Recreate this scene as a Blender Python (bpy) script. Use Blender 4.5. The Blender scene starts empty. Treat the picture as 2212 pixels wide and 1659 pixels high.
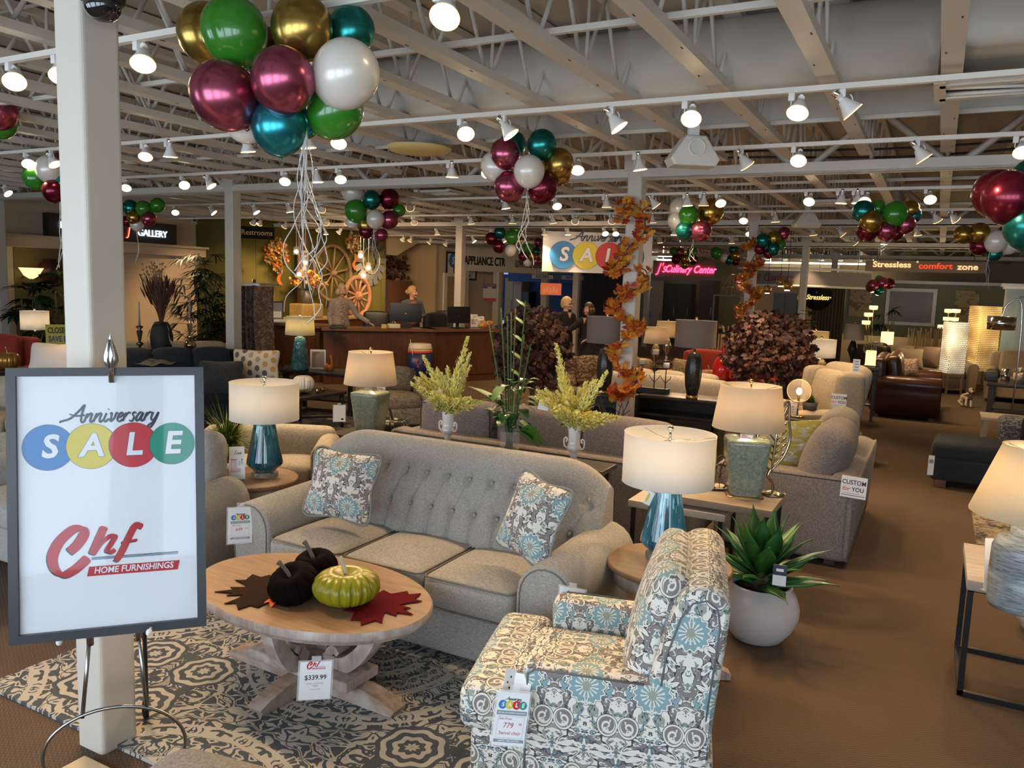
import bpy, bmesh, math, random
from mathutils import Vector as V, Matrix, noise
PI = math.pi
D = bpy.data
SC = bpy.context.scene
COL = SC.collection
random.seed(7)
rnd = random.uniform
R = math.radians

# ------------------------------------------------------------------ camera
F = 1715.68          # focal length in pixels of the 2212 x 1659 frame
CAMZ = 1.9
_pi, _ro, _ya = .1239968, .0349256, .4874255
def _basis():
    cp, sp, cr, sr = math.cos(_pi), math.sin(_pi), math.cos(_ro), math.sin(_ro)
    fw, up, rt = V((0, cp, -sp)), V((0, sp, cp)), V((1, 0, 0))
    r2, u2 = cr * rt + sr * up, -sr * rt + cr * up
    M = Matrix.Rotation(_ya, 3, 'Z')
    return M @ fw, M @ r2, M @ u2
FW, RT, UP = _basis()
EYE = V((0, 0, CAMZ))
cam = D.objects.new('camera', D.cameras.new('camera'))
COL.objects.link(cam)
cam.matrix_world = Matrix(((RT.x, UP.x, -FW.x, 0), (RT.y, UP.y, -FW.y, 0), (RT.z, UP.z, -FW.z, CAMZ), (0, 0, 0, 1)))
cam.data.sensor_width = 36
cam.data.lens = F / 2212 * 36
cam.data.clip_start = .05
cam.data.clip_end = 200
SC.camera = cam

# ------------------------------------------------------------------ world, daylight, exposure
SC.view_settings.view_transform = 'Standard'
SC.view_settings.look = 'None'
SC.view_settings.gamma = 1
SC.view_settings.use_curve_mapping = False
SC.view_settings.exposure = .32
W = D.worlds.new('world')
SC.world = W
W.use_nodes = True
W.node_tree.nodes['Background'].inputs[0].default_value = (.55, .68, 1, 1)
W.node_tree.nodes['Background'].inputs[1].default_value = .5
FRONT_Y = -2.2       # the glazed shop front behind the viewer
WINDOWS = [(-8.6, 2.3), (-5.9, 2.3), (-3.2, 2.3), (-.5, 2.3), (2.2, 2.3), (4.9, 2.3)]
for wx, ww in WINDOWS:
    L = D.lights.new('daylight', 'AREA')
    L.shape = 'RECTANGLE'
    L.size, L.size_y = ww, 2.1
    L.energy = 77
    L.color = (.72, .86, 1)
    o = D.objects.new('daylight', L)
    o.location = (wx, FRONT_Y - .12, 1.55)
    o.rotation_euler = (R(86), 0, 0)
    COL.objects.link(o)
LAMP_W = 105          # watts of each track lamp
LAMP_C = (1, .67, .36)

# ------------------------------------------------------------------ pixels to places
def ray(px, py): return FW + RT * ((px - 1106) / F) + UP * ((829.5 - py) / F)
def T(px, py, t): return EYE + ray(px, py) * t
def A(px, py, z):
    d = ray(px, py)
    return EYE + d * ((z - CAMZ) / d.z)
def AX(px, py, x):
    d = ray(px, py)
    return EYE + d * (x / d.x)
def AY(px, py, y):
    d = ray(px, py)
    return EYE + d * (y / d.y)

# ------------------------------------------------------------------ mesh builder
class MB:
    def __init__(s):
        s.v, s.f, s.m, s.s = [], [], [], []
    def add(s, vs, fs, mi=0, sm=False, M=None):
        n = len(s.v)
        s.v += [(M @ V(p))[:] for p in vs] if M is not None else [tuple(p) for p in vs]
        for f in fs:
            s.f.append([i + n for i in f]); s.m.append(mi); s.s.append(sm)
        return s
    def box(s, c, d, mi=0, rz=0, M=None):
        x, y, z = d[0] / 2, d[1] / 2, d[2] / 2
        vs = [(a * x, b * y, e * z) for a in (-1, 1) for b in (-1, 1) for e in (-1, 1)]
        m = Matrix.Translation(c) @ Matrix.Rotation(rz, 4, 'Z')
        if M is not None: m = M @ m
        return s.add(vs, [(0, 1, 3, 2), (4, 6, 7, 5), (0, 4, 5, 1), (2, 3, 7, 6), (0, 2, 6, 4), (1, 5, 7, 3)], mi, False, m)
    def rbox(s, c, d, r=.02, mi=0, M=None, n=6, puff=(0, 0, 0), pinch=0, rz=0, k=3):
        """box with rounded edges; puff swells each pair of faces, pinch thins the rim (a pillow)"""
        h = [q / 2 for q in d]
        r = min(r, min(h) * .999)
        u = sorted(set([round(-1 + 2 * i / n, 5) for i in range(n + 1)]))
        m = Matrix.Translation(c) @ Matrix.Rotation(rz, 4, 'Z')
        if M is not None: m = M @ m
        for ax in range(3):
            a1, a2 = (ax + 1) % 3, (ax + 2) % 3
            def cs(a):
                inner = h[a] - r
                return [-h[a] + r * (1 - math.cos(PI / 2 * i / k)) * 1.0 for i in range(k)] + [-inner + 2 * inner * i / n for i in range(n + 1)] + [h[a] - r * (1 - math.cos(PI / 2 * (k - 1 - i) / k)) for i in range(k)]
            c1, c2 = cs(a1), cs(a2)
            for sg in (-1, 1):
                vs = []
                for p in c1:
                    for q in c2:
                        P = [0, 0, 0]; P[ax] = sg * h[ax]; P[a1] = p; P[a2] = q
                        I = [max(-(h[i] - r), min(h[i] - r, P[i])) for i in range(3)]
                        dv = V([P[i] - I[i] for i in range(3)])
                        if dv.length > 1e-9: dv.normalize()
                        Q = [I[i] + dv[i] * r for i in range(3)]
                        N_ = [Q[i] / h[i] for i in range(3)]
                        for i in range(3):
                            j, l = (i + 1) % 3, (i + 2) % 3
                            w = max(0, 1 - N_[j] ** 2) * max(0, 1 - N_[l] ** 2)
                            Q[i] += N_[i] * puff[i] * w
                        if pinch:
                            w = max(abs(N_[0]), abs(N_[2])) ** 3
                            Q[1] *= 1 - pinch * w
                            e = abs(N_[0] * N_[2])
                            g = .93 + .09 * e
                            Q[0] *= g; Q[2] *= g
                        vs.append(Q)
                w = len(c2)
                fs = []
                for i in range(len(c1) - 1):
                    for j in range(w - 1):
                        q = (i * w + j, (i + 1) * w + j, (i + 1) * w + j + 1, i * w + j + 1)
                        fs.append(q if sg > 0 else q[::-1])
                s.add(vs, fs, mi, True, m)
        return s
    def tube(s, pts, r, n=8, mi=0, sm=True, M=None, cap=True, closed=False, flat=1):
        pts = [V(p) for p in pts]
        N_ = len(pts)
        rr = r if isinstance(r, (list, tuple)) else [r] * N_
        vs, fs = [], []
        up = None
        for i, p in enumerate(pts):
            if closed: t = pts[(i + 1) % N_] - pts[i - 1]
            else: t = pts[min(i + 1, N_ - 1)] - pts[max(i - 1, 0)]
            if t.length < 1e-9: t = V((0, 0, 1))
            t.normalize()
            if up is None:
                up = V((0, 0, 1)) if abs(t.z) < .9 else V((1, 0, 0))
            a = t.cross(up)
            if a.length < 1e-6: a = t.cross(V((.3, .8, .5)))
            a.normalize(); b = a.cross(t); up = b
            for k in range(n):
                g = 2 * PI * k / n
                vs.append(p + (a * math.cos(g) + b * math.sin(g) * flat) * rr[i])
        m = N_ if closed else N_ - 1
        for i in range(m):
            for k in range(n):
                i2 = (i + 1) % N_
                fs.append((i * n + k, i * n + (k + 1) % n, i2 * n + (k + 1) % n, i2 * n + k))
        if cap and not closed:
            fs.append(tuple(range(n))[::-1]); fs.append(tuple((N_ - 1) * n + k for k in range(n)))
        return s.add(vs, fs, mi, sm, M)
    def cyl(s, a, b, r, r2=None, n=16, mi=0, sm=True, M=None):
        return s.tube([a, b], [r, r if r2 is None else r2], n, mi, sm, M)
    def lathe(s, prof, n=32, c=(0, 0, 0), mi=0, M=None, sq=0, sx=1, sy=1, sm=True, tw=0):
        """profile of (radius, z); sq > 0 squares the section"""
        vs, fs = [], []
        for r, z in prof:
            for k in range(n):
                g = 2 * PI * (k + (.5 if sq else 0)) / n + tw * z
                x, y = math.cos(g), math.sin(g)
                if sq:
                    q = (abs(x) ** sq + abs(y) ** sq) ** (-1 / sq)
                    x *= q; y *= q
                vs.append((c[0] + x * r * sx, c[1] + y * r * sy, c[2] + z))
        for i in range(len(prof) - 1):
            for k in range(n):
                fs.append((i * n + k, i * n + (k + 1) % n, (i + 1) * n + (k + 1) % n, (i + 1) * n + k))
        if prof[0][0] > 1e-4: fs.append(tuple(range(n))[::-1])
        if prof[-1][0] > 1e-4: fs.append(tuple((len(prof) - 1) * n + k for k in range(n)))
        return s.add(vs, fs, mi, sm, M)
    def prism(s, poly, h, mi=0, M=None, sm=False, bevel=0, side=None):
        """2-D outline in xy pulled up by h in z"""
        n = len(poly)
        cx, cy = sum(p[0] for p in poly) / n, sum(p[1] for p in poly) / n
        lv = [(0, 1)] if not bevel else [(0, 0), (bevel, 1)]
        rings = []
        if bevel:
            for z, k in ((0, bevel), (bevel * .3, bevel * .3), (bevel, 0), (h - bevel, 0), (h - bevel * .3, bevel * .3), (h, bevel)):
                rings.append((z, k))
        else: rings = [(0, 0), (h, 0)]
        vs, fs = [], []
        for z, k in rings:
            for x, y in poly:
                l = math.hypot(x - cx, y - cy) or 1
                q = max(0, 1 - k / l)
                vs.append((cx + (x - cx) * q, cy + (y - cy) * q, z))
        k = len(rings)
        for i in range(k - 1):
            for j in range(n):
                fs.append((i * n + j, i * n + (j + 1) % n, (i + 1) * n + (j + 1) % n, (i + 1) * n + j))
        s.add(vs, fs, mi if side is None else side, sm, M)
        return s.add(vs, [tuple(range(n))[::-1], tuple((k - 1) * n + j for j in range(n))], mi, False, M)
    def grid(s, fn, nu, nv, mi=0, M=None, closed=False, sm=True):
        vs = [fn(i / nu, j / nv) for i in range(nu + 1) for j in range(nv + 1)]
        w = nv + 1
        return s.add(vs, [(i * w + j, (i + 1) * w + j, (i + 1) * w + j + 1, i * w + j + 1) for i in range(nu) for j in range(nv)], mi, sm, M)
    def ball(s, c, r, n=16, mi=0, M=None, sc=(1, 1, 1)):
        m = Matrix.Translation(c) @ Matrix.Diagonal((*sc, 1))
        if M is not None: m = M @ m
        k = n // 2
        return s.lathe([(r * math.sin(PI * i / k), -r * math.cos(PI * i / k)) for i in range(k + 1)], n, mi=mi, M=m)
    def leaf(s, base, d, L, w, up=(0, 0, 1), droop=.2, mi=0, n=4, fold=.15, shape=0):
        d = V(d).normalized(); up = V(up)
        a = d.cross(up)
        if a.length < 1e-4: a = d.cross(V((1, .2, 0)))
        a.normalize(); nn = a.cross(d)
        vs, fs = [], []
        for i in range(n + 1):
            q = i / n
            ww = w * (math.sin(PI * (q ** .75)) if shape == 0 else (1 - q) ** .7 * (.55 + .45 * min(1, q * 4)))
            c = V(base) + d * (L * q) - V((0, 0, 1)) * (droop * L * q * q)
            vs += [c - a * ww + nn * ww * fold, c, c + a * ww + nn * ww * fold]
        for i in range(n):
            for k in (0, 1):
                fs.append((i * 3 + k, i * 3 + k + 1, i * 3 + k + 4, i * 3 + k + 3))
        return s.add(vs, fs, mi, True)
    def text(s, t, size, M, mi=0, bold=0, shear=0, sp=1, depth=.0005, align='CENTER', xs=1):
        c = D.curves.new('t', 'FONT')
        c.body = t; c.size = size; c.align_x = align; c.align_y = 'CENTER'
        c.offset = bold * size; c.shear = shear; c.space_character = sp; c.extrude = depth; c.resolution_u = 3
        o = D.objects.new('t', c)
        COL.objects.link(o)
        me = o.to_mesh()
        s.add([(v.co.x * xs, v.co.y, v.co.z) for v in me.vertices], [tuple(p.vertices) for p in me.polygons], mi, False, M)
        o.to_mesh_clear()
        D.objects.remove(o); D.curves.remove(c)
        return s
    def build(s, name, mats, parent=None, uv=False, loc=None, rz=0, weld=False):
        me = D.meshes.new(name)
        me.from_pydata(s.v, [], s.f)
        for m in (mats if isinstance(mats, (list, tuple)) else [mats]): me.materials.append(m)
        me.polygons.foreach_set('material_index', s.m)
        me.polygons.foreach_set('use_smooth', s.s)
        if uv:
            u = me.uv_layers.new(name='uv').data
            for p in me.polygons:
                n = p.normal
                k = max(range(3), key=lambda i: abs(n[i]) * (1, 1, .999)[i])
                for li, vi in zip(p.loop_indices, p.vertices):
                    q = s.v[vi]
                    u[li].uv = (q[1], q[2]) if k == 0 else (q[0], q[2]) if k == 1 else (q[0], q[1])
        me.update()
        if weld:
            b = bmesh.new(); b.from_mesh(me)
            bmesh.ops.remove_doubles(b, verts=b.verts, dist=1e-5)
            b.to_mesh(me); b.free()
        o = D.objects.new(name, me)
        COL.objects.link(o)
        if loc is not None: o.location = loc
        o.rotation_euler.z = rz
        if parent: o.parent = parent
        return o

def tag(o, label, cat, group=None, kind=None):
    o['label'] = label; o['category'] = cat
    if group: o['group'] = group
    if kind: o['kind'] = kind
    return o
def thing(name, label, cat, loc=(0, 0, 0), rz=0, group=None):
    o = D.objects.new(name, None)
    o.empty_display_size = .05
    COL.objects.link(o)
    o.location = loc; o.rotation_euler.z = rz
    return tag(o, label, cat, group)
def struct(o, label=None):
    o['kind'] = 'structure'
    if label: o['label'] = label
    return o
def dup(o, loc=None, rz=None, label=None, parent=None, group=None):
    c = o.copy()
    COL.objects.link(c)
    if parent: c.parent = parent
    if loc is not None: c.location = loc
    if rz is not None: c.rotation_euler.z = rz
    if label: c['label'] = label
    if group: c['group'] = group
    for ch in [q for q in D.objects if q.parent == o]: dup(ch, parent=c)
    return c
def TR(x, y, z, rz=0, rx=0, ry=0):
    return Matrix.Translation((x, y, z)) @ Matrix.Rotation(rz, 4, 'Z') @ Matrix.Rotation(ry, 4, 'Y') @ Matrix.Rotation(rx, 4, 'X')
def catmull(P, n=6, closed=False):
    P = [V(p) for p in P]; out = []
    N_ = len(P)
    for i in range(N_ if closed else N_ - 1):
        g = lambda k: P[k % N_] if closed else P[max(0, min(N_ - 1, k))]
        a, b, c, d = g(i - 1), g(i), g(i + 1), g(i + 2)
        for j in range(n):
            t = j / n
            out.append(.5 * ((2 * b) + (c - a) * t + (2 * a - 5 * b + 4 * c - d) * t * t + (3 * b - a - 3 * c + d) * t ** 3))
    if not closed: out.append(P[-1])
    return out

# ------------------------------------------------------------------ materials
class X:
    """a socket one can calculate with"""
    def __init__(s, nt, k): s.nt, s.k = nt, k
    def op(s, o, *a):
        n = s.nt.nodes.new('ShaderNodeMath'); n.operation = o
        for i, q in enumerate((s,) + a):
            if isinstance(q, X): s.nt.links.new(q.k, n.inputs[i])
            else: n.inputs[i].default_value = q
        return X(s.nt, n.outputs[0])
    def __add__(s, b): return s.op('ADD', b)
    def __radd__(s, b): return s.op('ADD', b)
    def __sub__(s, b): return s.op('SUBTRACT', b)
    def __mul__(s, b): return s.op('MULTIPLY', b)
    __rmul__ = __mul__
    def __truediv__(s, b): return s.op('DIVIDE', b)
    def gt(s, b): return s.op('GREATER_THAN', b)
    def lt(s, b): return s.op('LESS_THAN', b)
    def sin(s): return s.op('SINE')
    def abs(s): return s.op('ABSOLUTE')
    def pp(s, b): return s.op('PINGPONG', b)
    def band(s, lo, hi): return s.gt(lo) * s.lt(hi)
def nmat(name):
    m = D.materials.new(name)
    m.use_nodes = True
    return m, m.node_tree, m.node_tree.nodes['Principled BSDF']
def coords(nt, which='Object', scale=None):
    tc = nt.nodes.new('ShaderNodeTexCoord')
    k = tc.outputs[which]
    if scale:
        mp = nt.nodes.new('ShaderNodeMapping'); mp.inputs['Scale'].default_value = scale
        nt.links.new(k, mp.inputs[0]); k = mp.outputs[0]
    return k
def split(nt, k):
    n = nt.nodes.new('ShaderNodeSeparateXYZ'); nt.links.new(k, n.inputs[0])
    return [X(nt, q) for q in n.outputs]
def join(nt, x, y, z=0):
    n = nt.nodes.new('ShaderNodeCombineXYZ')
    for i, q in enumerate((x, y, z)):
        if isinstance(q, X): nt.links.new(q.k, n.inputs[i])
        else: n.inputs[i].default_value = q
    return n.outputs[0]
def noise_(nt, k, scale, detail=3, dist=0, rough=.5):
    n = nt.nodes.new('ShaderNodeTexNoise')
    n.inputs['Scale'].default_value = scale; n.inputs['Detail'].default_value = detail
    n.inputs['Distortion'].default_value = dist; n.inputs['Roughness'].default_value = rough
    nt.links.new(k, n.inputs['Vector'])
    return X(nt, n.outputs[0])
def mix(nt, fac, a, b):
    n = nt.nodes.new('ShaderNodeMix'); n.data_type = 'RGBA'
    if isinstance(fac, X): nt.links.new(fac.k, n.inputs[0])
    else: n.inputs[0].default_value = fac
    for i, q in ((6, a), (7, b)):
        if isinstance(q, (tuple, list)): n.inputs[i].default_value = (*q[:3], 1)
        else: nt.links.new(q, n.inputs[i])
    return n.outputs[2]
def bump(nt, b, h, st=.3, dist=.01):
    n = nt.nodes.new('ShaderNodeBump')
    n.inputs['Strength'].default_value = st; n.inputs['Distance'].default_value = dist
    nt.links.new(h.k, n.inputs['Height']); nt.links.new(n.outputs[0], b.inputs['Normal'])
MATS = {}
def mat(name, c=(.5, .5, .5), ro=.5, me=0, sp=.5, em=0, emc=None, nz=None, bp=None, tr=0, coat=0, al=1, ior=1.45, sh=0):
    if name in MATS: return MATS[name]
    m, nt, b = nmat(name)
    b.inputs['Base Color'].default_value = (*c, 1)
    b.inputs['Roughness'].default_value = ro
    b.inputs['Metallic'].default_value = me
    b.inputs['IOR'].default_value = ior
    if tr: b.inputs['Transmission Weight'].default_value = tr
    if coat: b.inputs['Coat Weight'].default_value = coat; b.inputs['Coat Roughness'].default_value = .05
    if al < 1: b.inputs['Alpha'].default_value = al
    b.inputs['Specular IOR Level'].default_value = sp
    if sh: b.inputs['Sheen Weight'].default_value = sh
    if em:
        b.inputs['Emission Color'].default_value = (*(emc or c), 1)
        b.inputs['Emission Strength'].default_value = em
    if nz:                                   # (scale, amount)
        f = noise_(nt, coords(nt), nz[0], 4)
        k = mix(nt, f, tuple(q * (1 - nz[1]) for q in c), tuple(min(1, q * (1 + nz[1])) for q in c))
        nt.links.new(k, b.inputs['Base Color'])
    if bp: bump(nt, b, noise_(nt, coords(nt), bp[0], 3), bp[1])
    MATS[name] = m
    return m
def fabric(name, c1, c2, sc=420, ro=.95, sh=.06, blotch=.1, bst=.25):
    """woven cloth of two yarns"""
    if name in MATS: return MATS[name]
    m, nt, b = nmat(name)
    k = coords(nt)
    a = noise_(nt, coords(nt, 'Object', (1, 1, .25)), sc, 2)
    d = noise_(nt, coords(nt, 'Object', (.25, .25, 1)), sc, 2)
    w = (a + d - 1) * 3 + .5
    col = mix(nt, w.op('MINIMUM', 1).op('MAXIMUM', 0), c1, c2)
    big = noise_(nt, k, 5, 2)
    col = mix(nt, (big - .5) * blotch * 2 + blotch * .5, col, tuple(q * .6 for q in c1))
    nt.links.new(col, b.inputs['Base Color'])
    b.inputs['Roughness'].default_value = ro
    b.inputs['Sheen Weight'].default_value = sh
    bump(nt, b, w, bst, .002)
    MATS[name] = m
    return m
def wood(name, c1, c2, ax=0, ro=.55, sc=1, wash=None):
    if name in MATS: return MATS[name]
    m, nt, b = nmat(name)
    s = [14, 14, 14]; s[ax] = 1.1
    k = coords(nt, 'Object', tuple(q * sc for q in s))
    g = noise_(nt, k, 2.2, 6, .9, .6)
    s2 = [60, 60, 60]; s2[ax] = 2
    g2 = noise_(nt, coords(nt, 'Object', tuple(q * sc for q in s2)), 2, 2)
    f = ((g - .5) * 2.4 + .5 + (g2 - .5) * .7).op('MINIMUM', 1).op('MAXIMUM', 0)
    col = mix(nt, f, c1, c2)
    if wash:
        col = mix(nt, ((noise_(nt, coords(nt), 9, 4) - .45) * 4).op('MINIMUM', .8).op('MAXIMUM', 0), col, wash)
    nt.links.new(col, b.inputs['Base Color'])
    b.inputs['Roughness'].default_value = ro
    bump(nt, b, f, .15, .003)
    MATS[name] = m
    return m
def damask(name='damask_fabric', s=1.0, tint=1.0):
    """mirrored scrolling floral print: cream, taupe, sage and duck-egg with dark outlines"""
    if name in MATS: return MATS[name]
    m, nt, b = nmat(name)
    x, y, _ = split(nt, coords(nt, 'UV'))
    x = x * s; y = y * s
    row = (y / .34).op('FLOOR')
    fx = (x + row * .11).pp(.11)
    fy = (y).pp(.34)
    k = join(nt, fx, fy)
    n1 = noise_(nt, k, 11, 2, 1.3)
    n2 = noise_(nt, k, 24, 1.5, 1.8)
    n3 = noise_(nt, k, 48, 1, 1.0)
    cream, taupe, sage, duck, dark = (.66, .63, .555), (.20, .172, .16), (.27, .29, .235), (.20, .31, .325), (.05, .05, .055)
    c = mix(nt, n1.gt(.415), taupe, cream)
    c = mix(nt, n2.band(.47, .60) * n1.gt(.5), c, sage)
    c = mix(nt, n2.gt(.60), c, duck)
    c = mix(nt, n2.lt(.36) * n1.lt(.43), c, cream)
    # fan palmette in each repeat
    dx = fx; dy = fy - .115
    rr = (dx * dx + dy * dy).op('SQRT')
    th = dy.op('ARCTAN2', dx)
    pet = rr + (th * 15).sin() * .0045
    fan = pet.lt(.058)
    c = mix(nt, pet.lt(.0655), c, dark)
    c = mix(nt, pet.lt(.0635), c, cream)
    c = mix(nt, fan, c, duck)
    c = mix(nt, pet.band(.02, .044) * (th * 15).sin().gt(.35), c, cream)
    c = mix(nt, pet.lt(.02), c, sage)
    # teardrop with scroll
    ex = fx - .075; ey = fy - .245
    r2 = (ex * ex * 1.3 + ey * ey).op('SQRT') + (ey * 60).sin() * .002
    c = mix(nt, r2.lt(.042), c, dark)
    c = mix(nt, r2.lt(.0395), c, cream)
    c = mix(nt, r2.lt(.033), c, taupe)
    t2 = ey.op('ARCTAN2', ex)
    sp = ((r2 * 260 + t2) * 1.0).sin()
    c = mix(nt, r2.lt(.030) * sp.gt(.55), c, cream)
    # fine dark outlines
    ln = (n1 - .43).abs().lt(.012).op('MAXIMUM', (n2 - .6).abs().lt(.018)).op('MAXIMUM', (n2 - .47).abs().lt(.010) * n1.gt(.5))
    c = mix(nt, ln * r2.gt(.042) * pet.gt(.0655), c, dark)
    c = mix(nt, n3.gt(.66), c, cream)
    if tint != 1: c = mix(nt, 1 - tint, c, (.25, .17, .1))
    nt.links.new(c, b.inputs['Base Color'])
    b.inputs['Roughness'].default_value = .85
    b.inputs['Sheen Weight'].default_value = .05
    bump(nt, b, noise_(nt, coords(nt), 600, 1), .15, .001)
    MATS[name] = m
    return m
def rugmat(name='medallion_rug'):
    if name in MATS: return MATS[name]
    m, nt, b = nmat(name)
    k0 = coords(nt)
    x, y, _ = split(nt, k0)
    wob = noise_(nt, k0, 9, 2); wob2 = noise_(nt, coords(nt, 'Object', (1.1, .9, 1)), 11, 2)
    x = x + (wob - .5) * .03; y = y + (wob2 - .5) * .03
    P = .78
    row = (y / (P * 2)).op('FLOOR')
    cx = (x + row * P).op('PINGPONG', P); cy = y.op('PINGPONG', P)
    # fold into one medallion, measured from its centre
    r = (cx * cx + cy * cy).op('SQRT'); th = cy.op('ARCTAN2', cx)
    q = th * (16 / PI)
    fold = q.pp(1)
    ringn = noise_(nt, join(nt, fold * .10, r * 1.0), 12, 1, 1.2)
    arab = (ringn - .5).abs().lt(.045).op('MAXIMUM', (ringn - .66).abs().lt(.035)).op('MAXIMUM', (ringn - .35).abs().lt(.035))
    line = X(nt, arab.k)
    solid = None
    for a, w in ((.09, .012), (.20, .011), (.235, .008), (.40, .011), (.435, .008), (.60, .011), (.66, .009)):
        g = (r - a).abs().lt(w)
        line = line.op('MAXIMUM', g)
    scal = ((r - .33) + (q * PI).sin().abs() * -.03).abs().lt(.011)
    line = line.op('MAXIMUM', scal * r.band(.24, .4))
    dots = ((q * PI).sin() * ((r - .4175) * 260)).abs()
    dotb = r.band(.405, .43) * (q * PI * .9).sin().gt(.1)
    line = line.op('MAXIMUM', dotb)
    # corner rosettes between the medallions
    dx = cx - P * .78; dy = cy - P * .78
    rr = (dx * dx + dy * dy).op('SQRT') + (dy.op('ARCTAN2', dx) * 8).sin() * .006
    ros = rr.lt(.155)
    rl = ((rr * 118).sin()).gt(.05)
    f = mix(nt, ros, line.k, rl.k)
    n = nt.nodes.new('ShaderNodeRGBToBW'); nt.links.new(f, n.inputs[0])
    f = X(nt, n.outputs[0])
    inv = r.band(.44, .59).op('MAXIMUM', r.lt(.08))
    f = mix(nt, inv * ros.lt(.5), f.k, (f.lt(.5)).k)
    n = nt.nodes.new('ShaderNodeRGBToBW'); nt.links.new(f, n.inputs[0])
    f = X(nt, n.outputs[0])
    age = noise_(nt, k0, 3, 3)
    slate = mix(nt, age, (.035, .045, .055), (.085, .095, .105))
    cream = mix(nt, noise_(nt, k0, 2.2, 2), (.36, .33, .28), (.50, .46, .39))
    c = mix(nt, f, slate, cream)
    nt.links.new(c, b.inputs['Base Color'])
    b.inputs['Roughness'].default_value = 1
    bump(nt, b, f + noise_(nt, k0, 300, 2) * .6, .5, .006)
    MATS[name] = m
    return m
def carpetmat():
    m, nt, b = nmat('brown_carpet')
    x, y, _ = split(nt, coords(nt))
    w = ((x * 330).sin() * ((y * 330) + (x * 165).sin() * 1.2).sin()) * .5 + .5
    big = noise_(nt, coords(nt), 1.3, 4); fine = noise_(nt, coords(nt), 160, 2)
    c = mix(nt, w * .6 + fine * .5 - .1, (.036, .023, .015), (.165, .100, .054))
    c = mix(nt, (big - .4) * .9, c, (.068, .043, .027))
    nt.links.new(c, b.inputs['Base Color'])
    b.inputs['Roughness'].default_value = 1
    bump(nt, b, w + fine, .5, .004)
    return m
# ------------------------------------------------------------------ setting
white = mat('white_paint', (.62, .58, .51), .55, nz=(3, .05))
joistm = mat('joist_paint', (.60, .56, .49), .5, nz=(6, .06))
deckm = mat('deck_paint', (.44, .40, .34), .8, nz=(1.5, .1))
ductm = mat('duct_paint', (.56, .52, .45), .6, nz=(2, .05))
cream = mat('cream_wall', (.60, .47, .33), .8)
tan = mat('tan_wall', (.56, .41, .24), .8)
olive = mat('olive_wall', (.115, .10, .018), .75, nz=(2, .12))
teal = mat('grey_green_wall', (.26, .28, .20), .8)
bluew = mat('pale_blue_wall', (.33, .42, .45), .7)
colm = mat('column_paint', (.58, .525, .445), .45, nz=(4, .04))
navyw = mat('navy_wall', (.02, .05, .15), .6)
black = mat('black', (.012, .012, .013), .45)
dark = mat('dark_void', (.03, .025, .02), .6)
white2 = mat('white_enamel', (.78, .76, .72), .3)
chrome = mat('chrome', (.75, .74, .72), .15, 1)
steel = mat('brushed_steel', (.45, .45, .46), .3, 1)
glass = mat('clear_glass', (.95, .97, .96), .02, tr=1, ior=1.35)
paper = mat('white_paper', (.80, .80, .80), .5)
carpet = carpetmat()
CEIL = 3.66
XL, XR, YB = -15.2, 5.6, 31

struct(MB().box(((XL + XR) / 2, (FRONT_Y + YB) / 2, -.05), (XR - XL + .4, YB - FRONT_Y + .4, .1)).build('floor', carpet), 'brown woven carpet over the whole showroom')
struct(MB().box(((XL + XR) / 2, (FRONT_Y + YB) / 2, CEIL + .06), (XR - XL + .4, YB - FRONT_Y + .4, .1)).build('ceiling', deckm), 'painted roof deck above the open joists')
struct(MB().box((XR + .1, (FRONT_Y + YB) / 2, CEIL / 2), (.2, YB - FRONT_Y + .4, CEIL)).build('wall_right', cream))
struct(MB().box((-4.8, YB + .1, CEIL / 2), (XR - XL + .4, .2, CEIL)).build('wall_back', tan))
# glazed shop front behind the viewer
b = MB()
xs = XL
for wx, ww in WINDOWS + [(XR + 1, 2)]:
    e = min(XR, wx - ww / 2)
    if e > xs: b.box(((xs + e) / 2, FRONT_Y, CEIL / 2), (e - xs, .2, CEIL))
    if wx < XR:
        b.box((wx, FRONT_Y, .24), (ww, .2, .48)); b.box((wx, FRONT_Y, 3.15), (ww, .2, 1.02))
    xs = wx + ww / 2
struct(b.build('wall_front', white))
# left side: gallery wall, olive feature wall, stair recess, office wall
b = MB().box((-15.0, 5.2, CEIL / 2), (.2, 15.2, CEIL)).box((-14.75, 9.6, 2.36), (.34, 6.3, .17)).box((-14.7, 9.6, 2.47), (.44, 6.4, .05))
struct(b.build('wall_left', cream), 'cream gallery wall with a ledge under the neon sign')
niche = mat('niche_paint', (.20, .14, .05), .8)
p0, p1 = AX(48, 560, -14.88), AX(150, 600, -14.88)
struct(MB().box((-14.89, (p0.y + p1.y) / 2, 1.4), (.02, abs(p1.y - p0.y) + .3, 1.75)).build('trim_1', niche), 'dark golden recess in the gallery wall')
b = MB().box((-13.7, 15.3, CEIL / 2), (.2, 5.3, CEIL)).box((-14.4, 12.72, CEIL / 2), (1.2, .14, CEIL))
for k in range(14): b.box((-13.595, 12.8 + k * .38, CEIL / 2), (.012, .012, CEIL))
struct(b.build('wall_feature', [olive]), 'olive green boarded feature wall')
b = MB().box((-14.9, 20, CEIL / 2), (.2, 4.4, CEIL)).box((-14.25, 20.42, CEIL / 2), (1.4, .12, CEIL))
struct(b.build('wall_recess', tan), 'tan wall of the stair recess')
struct(MB().prism([(17.95, 3.6), (17.95, 2.62), (18.6, 2.62), (20.3, 3.3), (20.3, 3.6)], 1.0, M=Matrix(((0, 0, 1, -14.7), (1, 0, 0, 0), (0, 1, 0, 0), (0, 0, 0, 1)))).build('trim_2', mat('soffit_paint', (.62, .5, .3), .7)), 'sloping stair soffit above the recess')
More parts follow.
